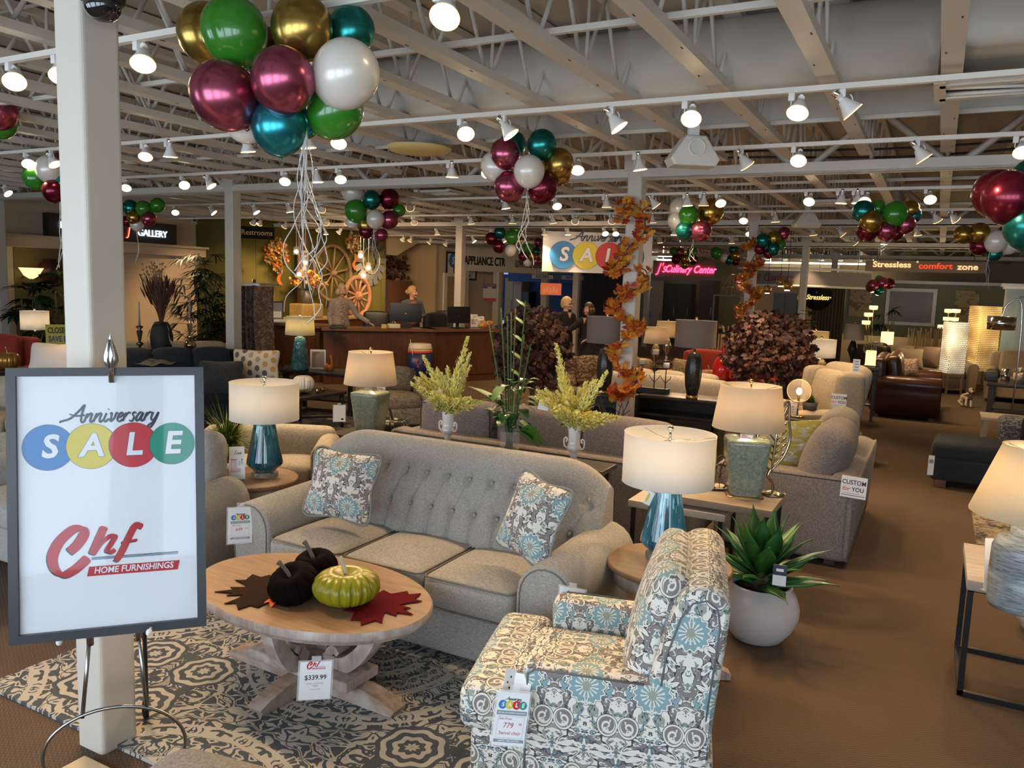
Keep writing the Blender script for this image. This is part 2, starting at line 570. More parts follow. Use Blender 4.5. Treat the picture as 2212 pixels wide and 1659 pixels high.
struct(MB().box((-13.7, 22.6, CEIL / 2), (.2, 4.3, CEIL)).build('wall_office', mat('office_wall', (.68, .57, .40), .8)), 'pale office wall with a vent and framed poster')
pA, pB = T(1004, 560, 25.3), T(1180, 565, 27.5)
def facade(a, c, z0, z1, th, name, m, lab=None):
    d = V((c.x - a.x, c.y - a.y, 0)); L = d.length; g = math.atan2(d.y, d.x)
    return struct(MB().box((0, 0, 0), (L, th, z1 - z0)).build(name, m, loc=((a.x + c.x) / 2, (a.y + c.y) / 2, (z0 + z1) / 2), rz=g), lab)
apc = mat('pale_green_white', (.62, .60, .48), .7)
facade(pA, pB, 2.3, 3.4, .2, 'trim_3', apc, 'pale fascia lettered for the appliance department')
facade(pB, T(1420, 575, 27.0), 2.45, 3.2, .2, 'trim_4', apc)
for px in (1004, 1073, 1180):
    q = pA.lerp(pB, (px - 1004) / 176)
    struct(MB().box((q.x, q.y, 1.15), (.22, .22, 2.3)).build('trim_%d' % (5 + (1004, 1073, 1180).index(px)), apc))
# kitchen department at the back
struct(MB().box((-9.2, 30.4, 1.5), (12, .1, 3)).build('wall_kitchen', mat('kitchen_wall', (.36, .27, .15), .7)))
def bx(name, m, px0, px1, py0, py1, y, th, lab, kind='structure', cat=None, group=None):
    """a box seen between two pixel corners, standing at depth line y"""
    a, c = AY(px0, py0, y), AY(px1, py1, y)
    o = MB().box(((a.x + c.x) / 2, y + th / 2, (a.z + c.z) / 2), (abs(c.x - a.x), th, abs(a.z - c.z))).build(name, m)
    if kind: o['kind'] = kind
    return tag(o, lab, cat, group) if cat else struct(o, lab)
bx('trim_8', navyw, 1005, 1240, 590, 700, 28.6, .2, 'navy blue wall of the appliance department')
bx('trim_9', navyw, 1098, 1245, 588, 612, 27.6, .3, 'navy band over the cooking display')
# partition at the far right with curtain and walls
a, c = AY(1828, 640, 25), AY(2240, 640, 25)
struct(MB().box(((a.x + c.x) / 2, 25.1, 1.16), (c.x - a.x, .2, 2.32)).box(((a.x + c.x) / 2, 25.05, 2.36), (c.x - a.x, .34, .08), 1).build('wall_partition', [teal, white2]), 'grey green partition with a white cap')
a, c = AY(1742, 640, 25), AY(1826, 640, 25)
curt = mat('brown_curtain', (.20, .145, .09), .9)
n = 60
pts = [(a.x + (c.x - a.x) * i / n, 24.9 + .04 * math.sin(i * 1.3)) for i in range(n + 1)]
b = MB()
for k in range(n):
    (x0, y0), (x1, y1) = pts[k], pts[k + 1]
    b.add([(x0, y0, .02), (x1, y1, .02), (x1, y1, 2.3), (x0, y0, 2.3)], [(0, 1, 2, 3)], 0, True)
    b.add([(x0, y0 + .03, .02), (x1, y1 + .03, .02), (x1, y1 + .03, 2.3), (x0, y0 + .03, 2.3)], [(3, 2, 1, 0)], 0, True)
tag(b.build('curtain', curt), 'long brown pleated curtain beside the grey green partition', 'curtain')
p = T(2192, 700, 16.6)
b = MB().box((0, 0, 1.13), (.75, .5, 2.26)).box((0, 0, 2.25), (.92, .66, .06), 1).box((0, 0, 2.2), (.84, .58, .05), 1).box((.04, -.26, 1.2), (.4, .03, 1.6), 0)
struct(b.build('trim_10', [bluew, white2], loc=(p.x + .15, p.y, 0)), 'pale blue panelled pilaster with a white cornice')
# columns
ncol = 0
COLS = [(-2.83, 1.93), (-2.83, 7.92), (-2.83, 13.8), (-2.83, 19.7), (-2.83, 25.5), (-8.6, 7.92), (-8.6, 13.8), (-8.6, 19.7), (-8.6, 25.6), (-14.12, 7.92)]
for cx, cy in COLS:
    ncol += 1
    w = .158
    rb = .018
    sec = []
    for sx, sy in ((1, 1), (-1, 1), (-1, -1), (1, -1)):
        a0 = {(1, 1): 0, (-1, 1): 90, (-1, -1): 180, (1, -1): 270}[(sx, sy)]
        for k in range(5):
            g = R(a0 + k * 22.5)
            sec.append((sx * (w / 2 - rb) + rb * math.cos(g), sy * (w / 2 - rb) + rb * math.sin(g)))
    b = MB().prism(sec, 3.6)
    b.box((0, 0, 3.2), (.22, .2, .22))
    struct(b.build('column_%d' % ncol, colm, loc=(cx, cy, 0)), 'painted square steel column')
# girders along x on the column lines
def girder(y, x0, x1):
    b = MB()
    L = x1 - x0
    b.box(((x0 + x1) / 2, y - .05, 3.06), (L, .05, .1)).box(((x0 + x1) / 2, y + .05, 3.06), (L, .05, .1)).box(((x0 + x1) / 2, y, 3.02), (L, .15, .016))
    b.box(((x0 + x1) / 2, y, 3.58), (L, .14, .1))
    k = x0 + .4
    i = 0
    while k < x1 - .5:
        b.tube([(k, y, 3.08), (k + .55, y, 3.55)], .034, 4)
        b.tube([(k + 1.1, y, 3.08), (k + .55, y, 3.55)], .034, 4)
        k += 1.24
    return b
for y in (1.93, 7.92, 13.8, 19.7, 25.5):
    struct(girder(y, XL, XR).build('girder', joistm), 'white painted roof girder')
# open web joists
def joist(L, seg):
    b = MB()
    b.box((0, L / 2, 3.125), (.105, L - .56, .014)).box((-.024, L / 2, 3.15), (.006, L - .56, .05)).box((.024, L / 2, 3.15), (.006, L - .56, .05))
    b.box((-.05, L / 2, 3.145), (.006, L - .56, .05)).box((.05, L / 2, 3.145), (.006, L - .56, .05))
    b.box((0, L / 2, 3.63), (.11, L - .1, .05))
    n = max(2, int(L / .6))
    for i in range(n):
        y0 = .3 + (L - .6) * i / n; y1 = .3 + (L - .6) * (i + 1) / n
        ym = (y0 + y1) / 2
        b.tube([(0, y0, 3.61), (0, ym - .03, 3.15)], .013, seg)
        b.tube([(0, ym + .03, 3.15), (0, y1, 3.61)], .013, seg)
        if i % 2: b.tube([(.02, ym, 3.15), (.02, ym + .02, 3.61)], .011, seg)
    b.tube([(0, .3, 3.15), (0, .04, 3.6)], .02, 4); b.tube([(0, L - .3, 3.15), (0, L - .04, 3.6)], .02, 4)
    for i in range(int(L / .55)): b.box((.03 * (1 if i % 2 else -1), .5 + i * .55, 3.1175), (.008, .03, .002), 1)
    return b
slot = mat('slot_shadow', (.08, .06, .05), .9)
bays = [(FRONT_Y + .1, 1.93), (1.93, 7.92), (7.92, 13.8), (13.8, 19.7), (19.7, 25.5), (25.5, 30.9)]
for y0, y1 in bays:
    o0 = None
    for k in range(-24, 10):
        x = -.05 + .62 * k
        if x < XL + .2 or x > XR - .2: continue
        if min(abs(x - c[0]) for c in COLS) < .05: pass
        if o0 is None: o0 = struct(joist(y1 - y0, 6 if y0 < 9 else 4).build('ceiling_joist', [joistm, slot], loc=(x, y0, 0)), 'white painted open web roof joist')
        else: dup(o0, loc=(x, y0, 0))
    for fy in (.31, .74):
        y = y0 + (y1 - y0) * fy
        struct(MB().box(((XL + XR) / 2, y, 3.178), (XR - XL - .4, .03, .03)).build('bridging_bar', joistm), 'thin bridging bar across the joists')
# roof purlins, ducts and diffusers
b = MB()
struct(MB().box((-5, 3.3, 3.6), (20, .012, .02)).build('deck_seam', deckm))
def hduct(x0, x1, y, z, r, lab):
    o = MB().cyl((x0, y, z), (x1, y, z), r, n=40).build('duct', ductm)
    for k in range(int((x1 - x0) / 1.6)): pass
    return struct(o, lab)
hduct(-5.2, -.12, 5.32, 3.38, .25, 'round white air duct between the joists')
struct(MB().rbox((1.4, 5.25, 3.42), (2.9, .8, .42), .1, n=3).build('duct', ductm), 'white duct box by the air diffuser')
struct(MB().box((-1.8, 6.4, 3.30), (8, .03, .22)).build('duct', ductm), 'flat white panel behind the second light track')
hduct(-9, 4.5, 17.2, 3.4, .2, 'round white air duct near the back')
hduct(-13, -9.2, 4.6, 3.42, .2, 'round white air duct towards the gallery wall')
grey = mat('diffuser_dark', (.05, .05, .045), .6)
def diffuser(x, y, z, s, lab):
    t = thing('air_diffuser', lab, 'air vent', (x, y, z), 0, 'ceiling air diffusers')
    b = MB()
    for a in (-1, 1): b.box((a * s / 2, 0, 0), (.06, s, .03)); b.box((0, a * s * .32, 0), (s, .06, .03))
    for a in (-.16, .16): b.tube([(-s * .45, a * s, 0), (s * .45, a * s * .6, -.012)], .012, 6)
    b.build('frame', joistm, t)
    MB().box((0, 0, .03), (s * .95, s * .66, .02)).build('louver', grey, t)
    return t
p = A(2140, 190, 3.08); diffuser(p.x, p.y, 3.08, .5, 'square white air diffuser with a dark centre nearest the shop front')
p = A(1790, 437, 3.08); diffuser(p.x, p.y, 3.08, .5, 'dark square air diffuser above the green and mauve balloon bunch')
p = A(955, 416, 3.08); diffuser(p.x, p.y, 3.08, .5, 'dark air diffuser above the bunch with gold and green balloons')
o = tag(MB().lathe([(0, 0), (.12, .0), (.26, .02), (.3, .05), (.3, .06), (0, .06)], 32).build('round_ceiling_vent', mat('yellowed_paint', (.6, .48, .2), .5)), 'round yellowish ceiling vent behind the large balloon bunch', 'air vent')
o.location = A(905, 333, 3.06)
# black cables along the girder
for (y, z, w_) in ((8.35, 3.3, .02), (8.4, 3.24, .03)):
    pts = [(-3 + k * .5, y, z + w_ * math.sin(k * .9)) for k in range(16)]
    tag(MB().tube(catmull(pts, 3), .012, 6).build('ceiling_cable', black), 'black cable sagging along the girder behind the garlanded column' if z > 3.27 else 'lower black cable sagging along the girder', 'cable')
# ------------------------------------------------------------------ print artwork
blue_, yel_, red_, grn_ = mat('print_blue', (.02, .19, .50), .5), mat('print_yellow', (.68, .55, .03), .5), mat('print_red', (.55, .02, .035), .5), mat('print_green', (.0, .26, .17), .5)
ink = mat('print_slate', (.035, .05, .075), .5)
logored = mat('logo_red', (.48, .015, .02), .5)
ART = [paper, blue_, yel_, red_, grn_, ink, logored, mat('print_grey', (.25, .28, .33), .5), mat('print_black', (.01, .01, .01), .5), mat('print_orange', (.6, .12, .05), .5)]
LET = {'A': (1.45, [[(-.95, -.05), (-1.0, .12), (-.75, .2), (-.1, .45), (.5, 1.2), (.95, 2.0)], [(.95, 2.0), (.92, 1.0), (1.05, .12), (1.25, -.02), (1.45, .2)], [(-.35, .95), (.4, .72), (1.3, .8)]]),
       'n': (.95, [[(.05, 1), (-.02, .5), (-.05, 0)], [(-.02, .4), (.3, .92), (.52, .92), (.5, .4), (.55, .03), (.72, .02), (.95, .3)]]),
       'i': (.5, [[(.08, 1), (.0, .3), (.1, .02), (.28, .05), (.5, .35)], [(.16, 1.36), (.2, 1.44)]]),
       'v': (.85, [[(0, .8), (.12, 1), (.18, .5), (.22, .02), (.5, .35), (.62, .98), (.85, .85)]]),
       'e': (.7, [[(.0, .42), (.35, .55), (.45, .88), (.25, 1), (.02, .55), (.1, .08), (.35, .0), (.7, .35)]]),
       'r': (.65, [[(.05, 1), (-.03, .5), (-.06, 0)], [(-.02, .45), (.22, .9), (.42, 1), (.5, .85)]]),
       's': (.6, [[(.5, .85), (.3, 1.02), (.12, .8), (.35, .45), (.3, .04), (.05, .02), (-.02, .15)]]),
       'a': (.95, [[(.58, .85), (.3, 1.0), (.02, .5), (.1, .02), (.38, .2), (.6, .95), (.52, .3), (.6, .02), (.75, .03), (.95, .3)]]),
       'y': (.9, [[(.02, 1), (-.02, .4), (.12, .03), (.4, .25), (.6, 1)], [(.6, 1), (.5, .1), (.25, -.7), (-.08, -.8), (-.05, -.5), (.5, -.05)]]),
       'L': (1.0, [[(.5, 1.7), (.55, 2.0), (.3, 1.9), (.2, 1), (.0, .1), (.3, .2), (.7, .0), (1.0, .3)]]),
       'o': (.75, [[(.3, 1), (.02, .6), (.1, .05), (.4, .1), (.5, .6), (.3, 1), (.75, .8)]]),
       'f': (.7, [[(.7, 1.8), (.55, 2.0), (.35, 1.6), (.1, .2), (-.1, -.7), (-.2, -.4)], [(-.1, .95), (.55, 1.0)]])}
def ribbon(b, pts, w, M, mi, n=6, nib=.7, z=0):
    P = catmull([(x, y, 0) for x, y in pts], n)
    vs = []
    for i, p in enumerate(P):
        d = P[min(i + 1, len(P) - 1)] - P[max(i - 1, 0)]
        d.normalize()
        k = w * (.42 + .58 * abs(d.x * math.sin(nib) + d.y * math.cos(nib)))
        if i in (0, len(P) - 1): k *= .5
        q = V((-d.y, d.x, 0)) * k / 2
        vs += [p + q + V((0, 0, z)), p - q + V((0, 0, z))]
    b.add(vs, [(2 * i, 2 * i + 1, 2 * i + 3, 2 * i + 2) for i in range(len(P) - 1)], mi, False, M)
def script(b, s, width, M, mi, n=5, wt=.2, z=0):
    tot = sum(LET[c][0] for c in s)
    k = width / (tot + .9)
    x = -tot / 2 + .45
    for c in s:
        for st in LET[c][1]:
            ribbon(b, [((x + px + py * .28) * k, py * k) for px, py in st], wt * k, M, mi, n, z=z)
        x += LET[c][0]
def disc(b, c, r, M, mi, n=40, z=0, sx=1):
    vs = [(c[0] + r * sx * math.cos(2 * PI * i / n), c[1] + r * math.sin(2 * PI * i / n), z) for i in range(n)]
    b.add(vs, [tuple(range(n))], mi, False, M)
def rect(b, x0, y0, x1, y1, M, mi, z=0, sk=0):
    b.add([(x0, y0, z), (x1, y0, z), (x1 + sk, y1, z), (x0 + sk, y1, z)], [(0, 1, 2, 3)], mi, False, M)
def sale_art(b, w, M, fine=True, dz=.0012, y0=0):
    """the Anniversary SALE roundels, w wide, centred at (0, y0)"""
    r = w * .142
    xs = [-w * .36, -w * .115, w * .13, w * .362]
    for k in (0, 3, 1, 2):
        disc(b, (xs[k], y0), r * (1.03 if k < 3 else .97), M, 5 if fine else 1 + k, z=dz * (1 + k * .15), sx=1.005)
        disc(b, (xs[k], y0), r * (1.015 if k < 3 else .955), M, 1 + k, z=dz * (1.1 + k * .15))
    for k, c in enumerate('SALE'):
        m = M @ Matrix.Translation((xs[k] + (.006 * w if k == 0 else 0), y0, dz * 2))
        if fine: b.text(c, r * 1.42, m, 5, bold=.043, shear=.14, depth=0)
        b.text(c, r * 1.42, m @ Matrix.Translation((0, 0, dz * .5)), 0, bold=.03, shear=.14, depth=0)
    script(b, 'Anniversary', w * .57, M @ Matrix.Translation((0, y0 + w * .155, dz)), 5 if fine else 8, 5 if fine else 3, .26 if fine else .3)
CHF = [[(240, 330), (310, 262), (365, 170), (352, 112), (272, 122), (165, 230), (104, 370), (120, 485), (190, 540), (290, 490), (398, 385)],
       [(540, 88), (484, 225), (432, 352)], [(462, 318), (520, 235), (590, 178), (632, 178), (600, 245), (560, 315), (590, 330), (630, 308)],
       [(832, 98), (848, 66), (806, 78), (748, 190), (694, 312), (645, 396), (622, 392)], [(686, 238), (750, 226), (824, 212)]]
CHF = [[((x - 50) / 282.7, (580 - y - .079 * (x - 387)) / 282.7) for x, y in q] for q in CHF]
def chf_art(b, w, M, fine=True, dz=.001):
    """red script initials with the furnishings bar, lower edge at y = 0"""
    k = w / 4.05
    for y in (.60, .635, .67):
        rect(b, 1.33 * k - w / 2, y * k, 4.0 * k - w / 2, (y + .022) * k, M, 5 if y > .62 else 1, dz * .6)
    for off, mi, wd in (((-.03, -.03), 5, .33), ((0, 0), 6, .32)) if fine else (((0, 0), 6, .32),):
        for i, st in enumerate(CHF):
            ribbon(b, [((x + off[0]) * k - w / 2, (y + off[1]) * k) for x, y in st], wd * k * (1.02, .78, .50, .66, .34)[i], M, mi, 8 if fine else 4, .45, z=dz * (1 if mi == 5 else 1.6))
    rect(b, 1.19 * k - w / 2, .07 * k, 3.98 * k - w / 2, .385 * k, M, 6, dz * 1.8, .07 * k)
    b.text('HOME FURNISHINGS', .29 * k, M @ Matrix.Translation((2.62 * k - w / 2, .235 * k, dz * 2.4)), 0, bold=.018, shear=.15, depth=0, xs=.90)

# ------------------------------------------------------------------ tags and leaflets
def frame_at(p, n, up=V((0, 0, 1))):
    """matrix with x to the right seen from the front, y up, z along the outward normal n"""
    z = V(n).normalized(); x = up.cross(z).normalized(); y = z.cross(x)
    return Matrix(((x.x, y.x, z.x, p[0]), (x.y, y.y, z.y, p[1]), (x.z, y.z, z.z, p[2]), (0, 0, 0, 1)))
def toward(p, side=0, pitch=0):
    """horizontal direction from p to the viewer, turned by side radians"""
    d = EYE - V(p); d.z = 0; d.normalize()
    d = Matrix.Rotation(side, 3, 'Z') @ d
    d.z = math.tan(pitch)
    return d
def tagcard(name, label, cat, M, w, h, draw, sleeve=True, th=.0015):
    t = thing(name, label, cat)
    t.matrix_world = M
    b = MB().box((0, 0, -th / 2), (w, h, th))
    draw(b, Matrix.Identity(4))
    b.build('card', ART, t)
    if sleeve:
        MB().box((0, .0, -.004), (w * 1.12, h * 1.06, .0008)).box((0, h * .58, -.002), (w * .3, h * .12, .003)).build('plastic_sleeve', mat('sleeve_plastic', (.9, .92, .94), .1, al=.25), t)
    return t
def card_sale(price, extra=None, hand=10):
    def f(b, M):
        sale_art(b, .098, M, False, .0004, .045)
        rect(b, -.052, .012, .052, .026, M, 7, .0004)
        b.text('SPECIAL 0% INTEREST FINANCING', .0062, M @ Matrix.Translation((0, .019, .0008)), 0, depth=0, bold=.02)
        rect(b, -.046, -.062, .046, .008, M, 7, .0002); rect(b, -.0452, -.0612, .0452, .0072, M, 0, .0003)
        b.text('Sale Price!', .011, M @ Matrix.Translation((-.02, -.0, .0008)), 6, shear=.2, depth=0)
        b.text(price, .024, M @ Matrix.Translation((-.008, -.022, .0008)), 6, shear=.15, depth=0)
        b.text('98', .011, M @ Matrix.Translation((.033, -.017, .0008)), 6, shear=.15, depth=0)
        if extra: b.text(extra, .016, M @ Matrix.Translation((0, -.046, .0008)), 6, shear=.15, depth=0)
        rect(b, -.052, -.076, .052, -.066, M, 7, .0004)
        b.text('LIMITED TIME SAVINGS!', .007, M @ Matrix.Translation((0, -.071, .0008)), 0, depth=0, bold=.02)
    return f
def card_custom(b, M):
    b.text('CUSTOM', .044, M @ Matrix.Translation((0, .032, .0006)), 5, bold=.02, depth=0, xs=.86)
    b.text('for', .042, M @ Matrix.Translation((-.05, -.014, .0006)), 9, shear=.35, depth=0, bold=.01)
    b.text('YOU', .042, M @ Matrix.Translation((.028, -.016, .0006)), 5, bold=.02, depth=0, xs=.86)
    rect(b, -.07, -.046, .04, -.043, M, 7, .0004); rect(b, -.075, -.06, .075, -.056, M, 5, .0004)
def leaflet(p, label, side=0, w=.085, h=.2, text='Love', red=True):
    t = thing('brochure_holder', label, 'leaflet')
    t.matrix_world = frame_at(p, toward(p, side, .15))
    b = MB().box((0, h / 2, -.002), (w, h, .004))
    I = Matrix.Identity(4)
    script(b, 'Love', w * .6, Matrix.Translation((0, h * .76, .001)), 8, 4, .16)
    if red:
        rect(b, -w * .42, h * .22, w * .25, h * .34, I, 6, .001); rect(b, -w * .42, h * .34, 0, h * .62, I, 6, .001)
        rect(b, -w * .3, h * .36, -w * .08, h * .5, I, 9, .0015)
        rect(b, w * .08, h * .42, w * .24, h * .56, I, 7, .001); rect(b, w * .28, h * .46, w * .38, h * .62, I, 8, .001)
    else:
        for k in range(3): rect(b, -w * .15, h * (.2 + .16 * k), w * .12, h * (.29 + .16 * k), I, (9, 7, 8)[k], .001)
    rect(b, -w * .2, h * .12, w * .2, h * .13, I, 7, .001)
    b.build('leaflet', ART, t)
    MB().box((0, h * .3, .006), (w * 1.08, h * .6, .001)).box((0, .004, 0), (w * 1.08, .004, .05)).build('acrylic_stand', mat('sleeve_plastic', (.9, .92, .94), .1, al=.25), t)
    return t

# ------------------------------------------------------------------ easel sign in front of the first column
framem = mat('black_frame', (.022, .024, .03), .35)
glossp = mat('poster_paper', (.80, .82, .85), .45)
TL, TRt, BR_, BL = T(15, 795, 2.75), T(440, 793, 2.95), T(445, 1350, 2.95), T(20, 1393, 2.75)
cx_ = ((TRt - TL) + (BR_ - BL)).normalized(); cy_ = ((TL - BL) + (TRt - BR_)); cy_ = (cy_ - cx_ * cy_.dot(cx_)).normalized(); cz_ = cx_.cross(cy_)
cc = (TL + TRt + BR_ + BL) / 4
PW = ((TRt - TL).length + (BR_ - BL).length) / 2; PH = ((TL - BL).length + (TRt - BR_).length) / 2
PM = Matrix(((cx_.x, cy_.x, cz_.x, cc.x), (cx_.y, cy_.y, cz_.y, cc.y), (cx_.z, cy_.z, cz_.z, cc.z), (0, 0, 0, 1)))
fw_ = PW * .047
t = thing('framed_poster', 'large black framed anniversary sale poster standing on a metal easel', 'poster')
t.matrix_world = PM
b = MB()
for sx in (-1, 1):
    b.box((sx * (PW / 2 - fw_ / 2), 0, 0), (fw_, PH, .03)); b.box((0, sx * (PH / 2 - fw_ / 2), 0), (PW - 2 * fw_, fw_, .03))
b.build('frame', framem, t)
ART2 = [glossp] + ART[1:]
b = MB().box((0, 0, -.008), (PW - fw_ * 2, PH - fw_ * 2, .004))
I4 = Matrix.Identity(4)
px_ = PW / 425
def up_(px, py): return ((px - 230) * px_, -((py + (px - 230) * .025) - 1083) * PH / 578)
ox, oy = up_(234, 963)
sale_art(b, 372 * px_, Matrix.Translation((ox, oy, -.005)), True, .0006)
ox, oy = up_(238, 1247)
chf_art(b, 290 * px_, Matrix.Translation((ox, oy, -.005)), True, .0006)
b.build('print', ART2, t)
MB().box((0, 0, .003), (PW - fw_ * 2, PH - fw_ * 2, .002)).build('glazing', mat('picture_glass', (1, 1, 1), .03, tr=1, ior=1.22), t)
# easel
pew = mat('pewter', (.34, .33, .32), .28, 1)
t = thing('easel', 'pewter scroll easel with a hoop foot holding the sale poster', 'easel')
b = MB()
pb = lambda u, v, d=-.03: PM @ V((u, v, d))
l0, l1 = pb(-.075, -PH / 2 - .0), pb(.085, -PH / 2)
zc = .165
hc = (l0 + l1) / 2; ux = (l1 - l0); ux.z = 0; ux.normalize()
dn = V((cz_.x, cz_.y, 0)).normalized()
hc = hc + dn * .045
b0 = hc - ux * .105; b1 = hc + ux * .105
b0.z = b1.z = .31
for a, c in ((l0, b0), (l1, b1)):
    top = a + (a - c).normalized() * .75
    MB().tube([c, a], .007, 10).tube([a, top], .007, 10).tube([a - V((0, 0, .04)), a + V((0, 0, .03))], .012, 12).build('leg', pew, t)
pts = [V((hc.x, hc.y, .172)) + ux * (.235 * math.cos(g)) + V((0, 0, 1)) * (.165 * math.sin(g)) for g in [2 * PI * k / 48 for k in range(48)]]
MB().tube(pts, .0065, 8, closed=True).build('hoop', pew, t)
bb = A(318, 1548, 0.012)
tp = pb(.10, -PH / 2 + .3, -.02)
cur = [bb + V((.0, .0, 0)), bb + V((.012, -.02, .015)), bb + V((.02, -.03, .05)), bb + V((.012, -.02, .085)), bb + V((.0, .0, .07))]
MB().tube([tp, tp.lerp(bb, .9), bb] + catmull(cur, 4)[1:], .008, 8).build('leg', mat('black_iron', (.012, .012, .013), .3), t)
for px, py in ((128, 1387), (322, 1366)):
    b = MB()
    c = T(px, py, 2.8)
    b.ball(c, .012, 10, sc=(.8, 1, 1.1)); b.tube([c, c - cz_ * .05], .005, 8)
    b.build('peg', mat('white_rubber', (.75, .74, .7), .5), t)
fc = T(240, 794, 2.83)
b = MB()
prof = [(.0, .125), (.006, .108), (.016, .075), (.024, .045), (.025, .028), (.018, .010), (.010, .0), (.010, -.05)]
b.lathe([(r, z) for r, z in prof][::-1], 20, sy=.45)
for sg in (-1, 1):
    b.tube([(sg * .002, -.012, .105), (sg * .008, -.013, .05), (sg * .006, -.013, .0)], .0035, 6)
o = b.build('finial', mat('engraved_pewter', (.5, .5, .5), .25, 1, nz=(160, .6)), t)
o.location = fc - V((0, 0, .004)); o.rotation_euler.z = _ya + .3
q = A(222, 1640, .0)
tag(MB().rbox((0, 0, .012), (.16, .16, .024), .006, n=2).build('floor_plate', mat('cream_plate', (.55, .45, .3), .6), loc=(q.x + .03, q.y - .12, 0)), 'cream square floor plate lying in front of the easel hoop', 'plate')

# ------------------------------------------------------------------ rug
rugm = rugmat()
tag(MB().box((-2.29, 2.66, .007), (2.76, 1.5, .014)).build('area_rug', rugm), 'cream and slate medallion rug under the oval coffee table', 'rug')

# ------------------------------------------------------------------ beige tufted sofa
linen = fabric('oat_linen', (.25, .232, .21), (.41, .385, .348), 380)
seam = mat('dark_seam', (.16, .145, .125), .9)
footm = wood('dark_foot', (.03, .015, .008), (.08, .04, .02), 2)
def arm_profile(w=.31, h=.63, sg=1, zb=.05):
    r = w * .46
    P = [(0, zb), (0, h - r - .03)]
    for k in range(13):
        g = PI - k * (PI * 1.18) / 12
        P.append((r + r * math.cos(g), h - r + r * math.sin(g)))
    P += [(w * .86, h - r - .12), (w * .8, zb)]
    return [(sg * x, z) for x, z in P]
def extr(P, y0, y1, be=.02):
    """profile in xz pushed along y with soft ends"""
    n = len(P)
    cx = sum(p[0] for p in P) / n; cz = sum(p[1] for p in P) / n
    vs, fs = [], []
    rings = [(y0, be), (y0 + be * .3, be * .3), (y0 + be, 0), (y1 - be, 0), (y1 - be * .3, be * .3), (y1, be)]
    for y, k in rings:
        for x, z in P:
            l = math.hypot(x - cx, z - cz) or 1
            q = 1 - k / l
            vs.append((cx + (x - cx) * q, y, cz + (z - cz) * q))
    for i in range(5):
        for j in range(n): fs.append((i * n + j, i * n + (j + 1) % n, (i + 1) * n + (j + 1) % n, (i + 1) * n + j))
    return vs, fs, [tuple(range(n)), tuple(5 * n + j for j in range(n))[::-1]]
def rolled_arm(b, x, sg, y0, y1, w=.31, h=.63, mi=0, slope=.03):
    P = [(x + a, z) for a, z in arm_profile(w, h, sg)]
    vs, fs, caps = extr(P, y0, y1)
    vs = [(a, y, z + slope * (y - y0) * (z > .3)) for a, y, z in vs]
    b.add(vs, fs, mi, True); b.add(vs, caps, mi, False)
    n = len(P)
    cx = sum(p[0] for p in P) / n; cz = sum(p[1] for p in P) / n
    b.tube([(cx + (a - cx) * .86, y0 - .001, cz + (z - cz) * .9) for a, z in P], .004, 6, mi + 1)
def tufted_back(b, hw, y0, lean=.28, z0=.38, top=.97, nb=13, sp=.145, mi=0, rows=(.80, .62)):
    prof = catmull([(y0, z0, 0), (y0 + .05, .58, 0), (y0 + .12, .78, 0), (y0 + .18, .90, 0), (y0 + .26, top, 0), (y0 + .36, top - .03, 0), (y0 + .40, top - .16, 0), (y0 + .40, .5, 0), (y0 + .38, .08, 0)], 9)
    nv = len(prof) - 1
    bt = [((k - (nb - 1) / 2) * sp, rows[0]) for k in range(nb)]
    bl = [((k - nb / 2 + .0) * sp, rows[1]) for k in range(nb + 1)]
    def dep(x, z, front):
        if not front: return 0
        d = 0
        for q in bt:
            e = ((x - q[0]) ** 2 + (z - q[1]) ** 2)
            d += .034 * math.exp(-e / .0007)
        for q in bl:
            e = ((x - q[0]) ** 2 + (z - q[1]) ** 2)
            d += .034 * math.exp(-e / .0007)
        if rows[1] < z < rows[0]:
            f = (z - rows[1]) / (rows[0] - rows[1])
            for q in bt:
                for sg, a in ((-1, .017), (1, .007)):
                    lx = q[0] + sg * sp / 2 * (1 - f)
                    d += a * math.exp(-((x - lx) / .008) ** 2)
        elif z <= rows[1]:
            for q in bl: d += .015 * math.exp(-((x - q[0]) / .008) ** 2)
        else:
            for q in bt: d += .008 * math.exp(-((x - q[0]) / .012) ** 2) * max(0, 1 - (z - rows[0]) / .12)
        return d
    def fn(u, v):
        x = (u * 2 - 1) * hw
        p = prof[round(v * nv)]
        y, z = p.x, p.y
        e = max(0, (abs(x) - hw + .3) / .3)
        zz = z0 + (z - z0) * (1 - .20 * e ** 2.2)
        wb = max(0, min(1, (v - .32) / .4)); yy = y + e ** 3 * (.05 * (1 - wb) - .08 * wb)
        fr = v < .55
        q = 1 if fr else 0
        bul = .012 * abs(math.sin(PI * (x / sp + .5))) if z < rows[0] and fr else 0
        return (x, yy - bul + dep(x, z, fr), zz)
    b.grid(lambda u, v: fn(u, v), 230, nv, mi)
    for sg in (-1, 1):
        ring = [fn(.5 + .5 * sg, k / nv) for k in range(nv + 1)]
        b.add(ring, [tuple(range(nv + 1)) if sg > 0 else tuple(range(nv + 1))[::-1]], mi)
    for q in bt + bl:
        f = min(range(nv // 2 + 3), key=lambda k: abs(prof[k].y - q[1]))
        if abs(q[0]) < hw - .06: b.ball((q[0], prof[f].x + .022, q[1]), .011, 10, mi + 1)
t = thing('tufted_sofa', 'oat linen tufted three seat sofa with rolled arms behind the oval coffee table', 'sofa', (-2.395, 3.6, 0))
b = MB().rbox((0, .0, .19), (1.62, .78, .25), .03).rbox((0, -.365, .18), (1.56, .06, .25), .02)
b.build('base', [linen], t)
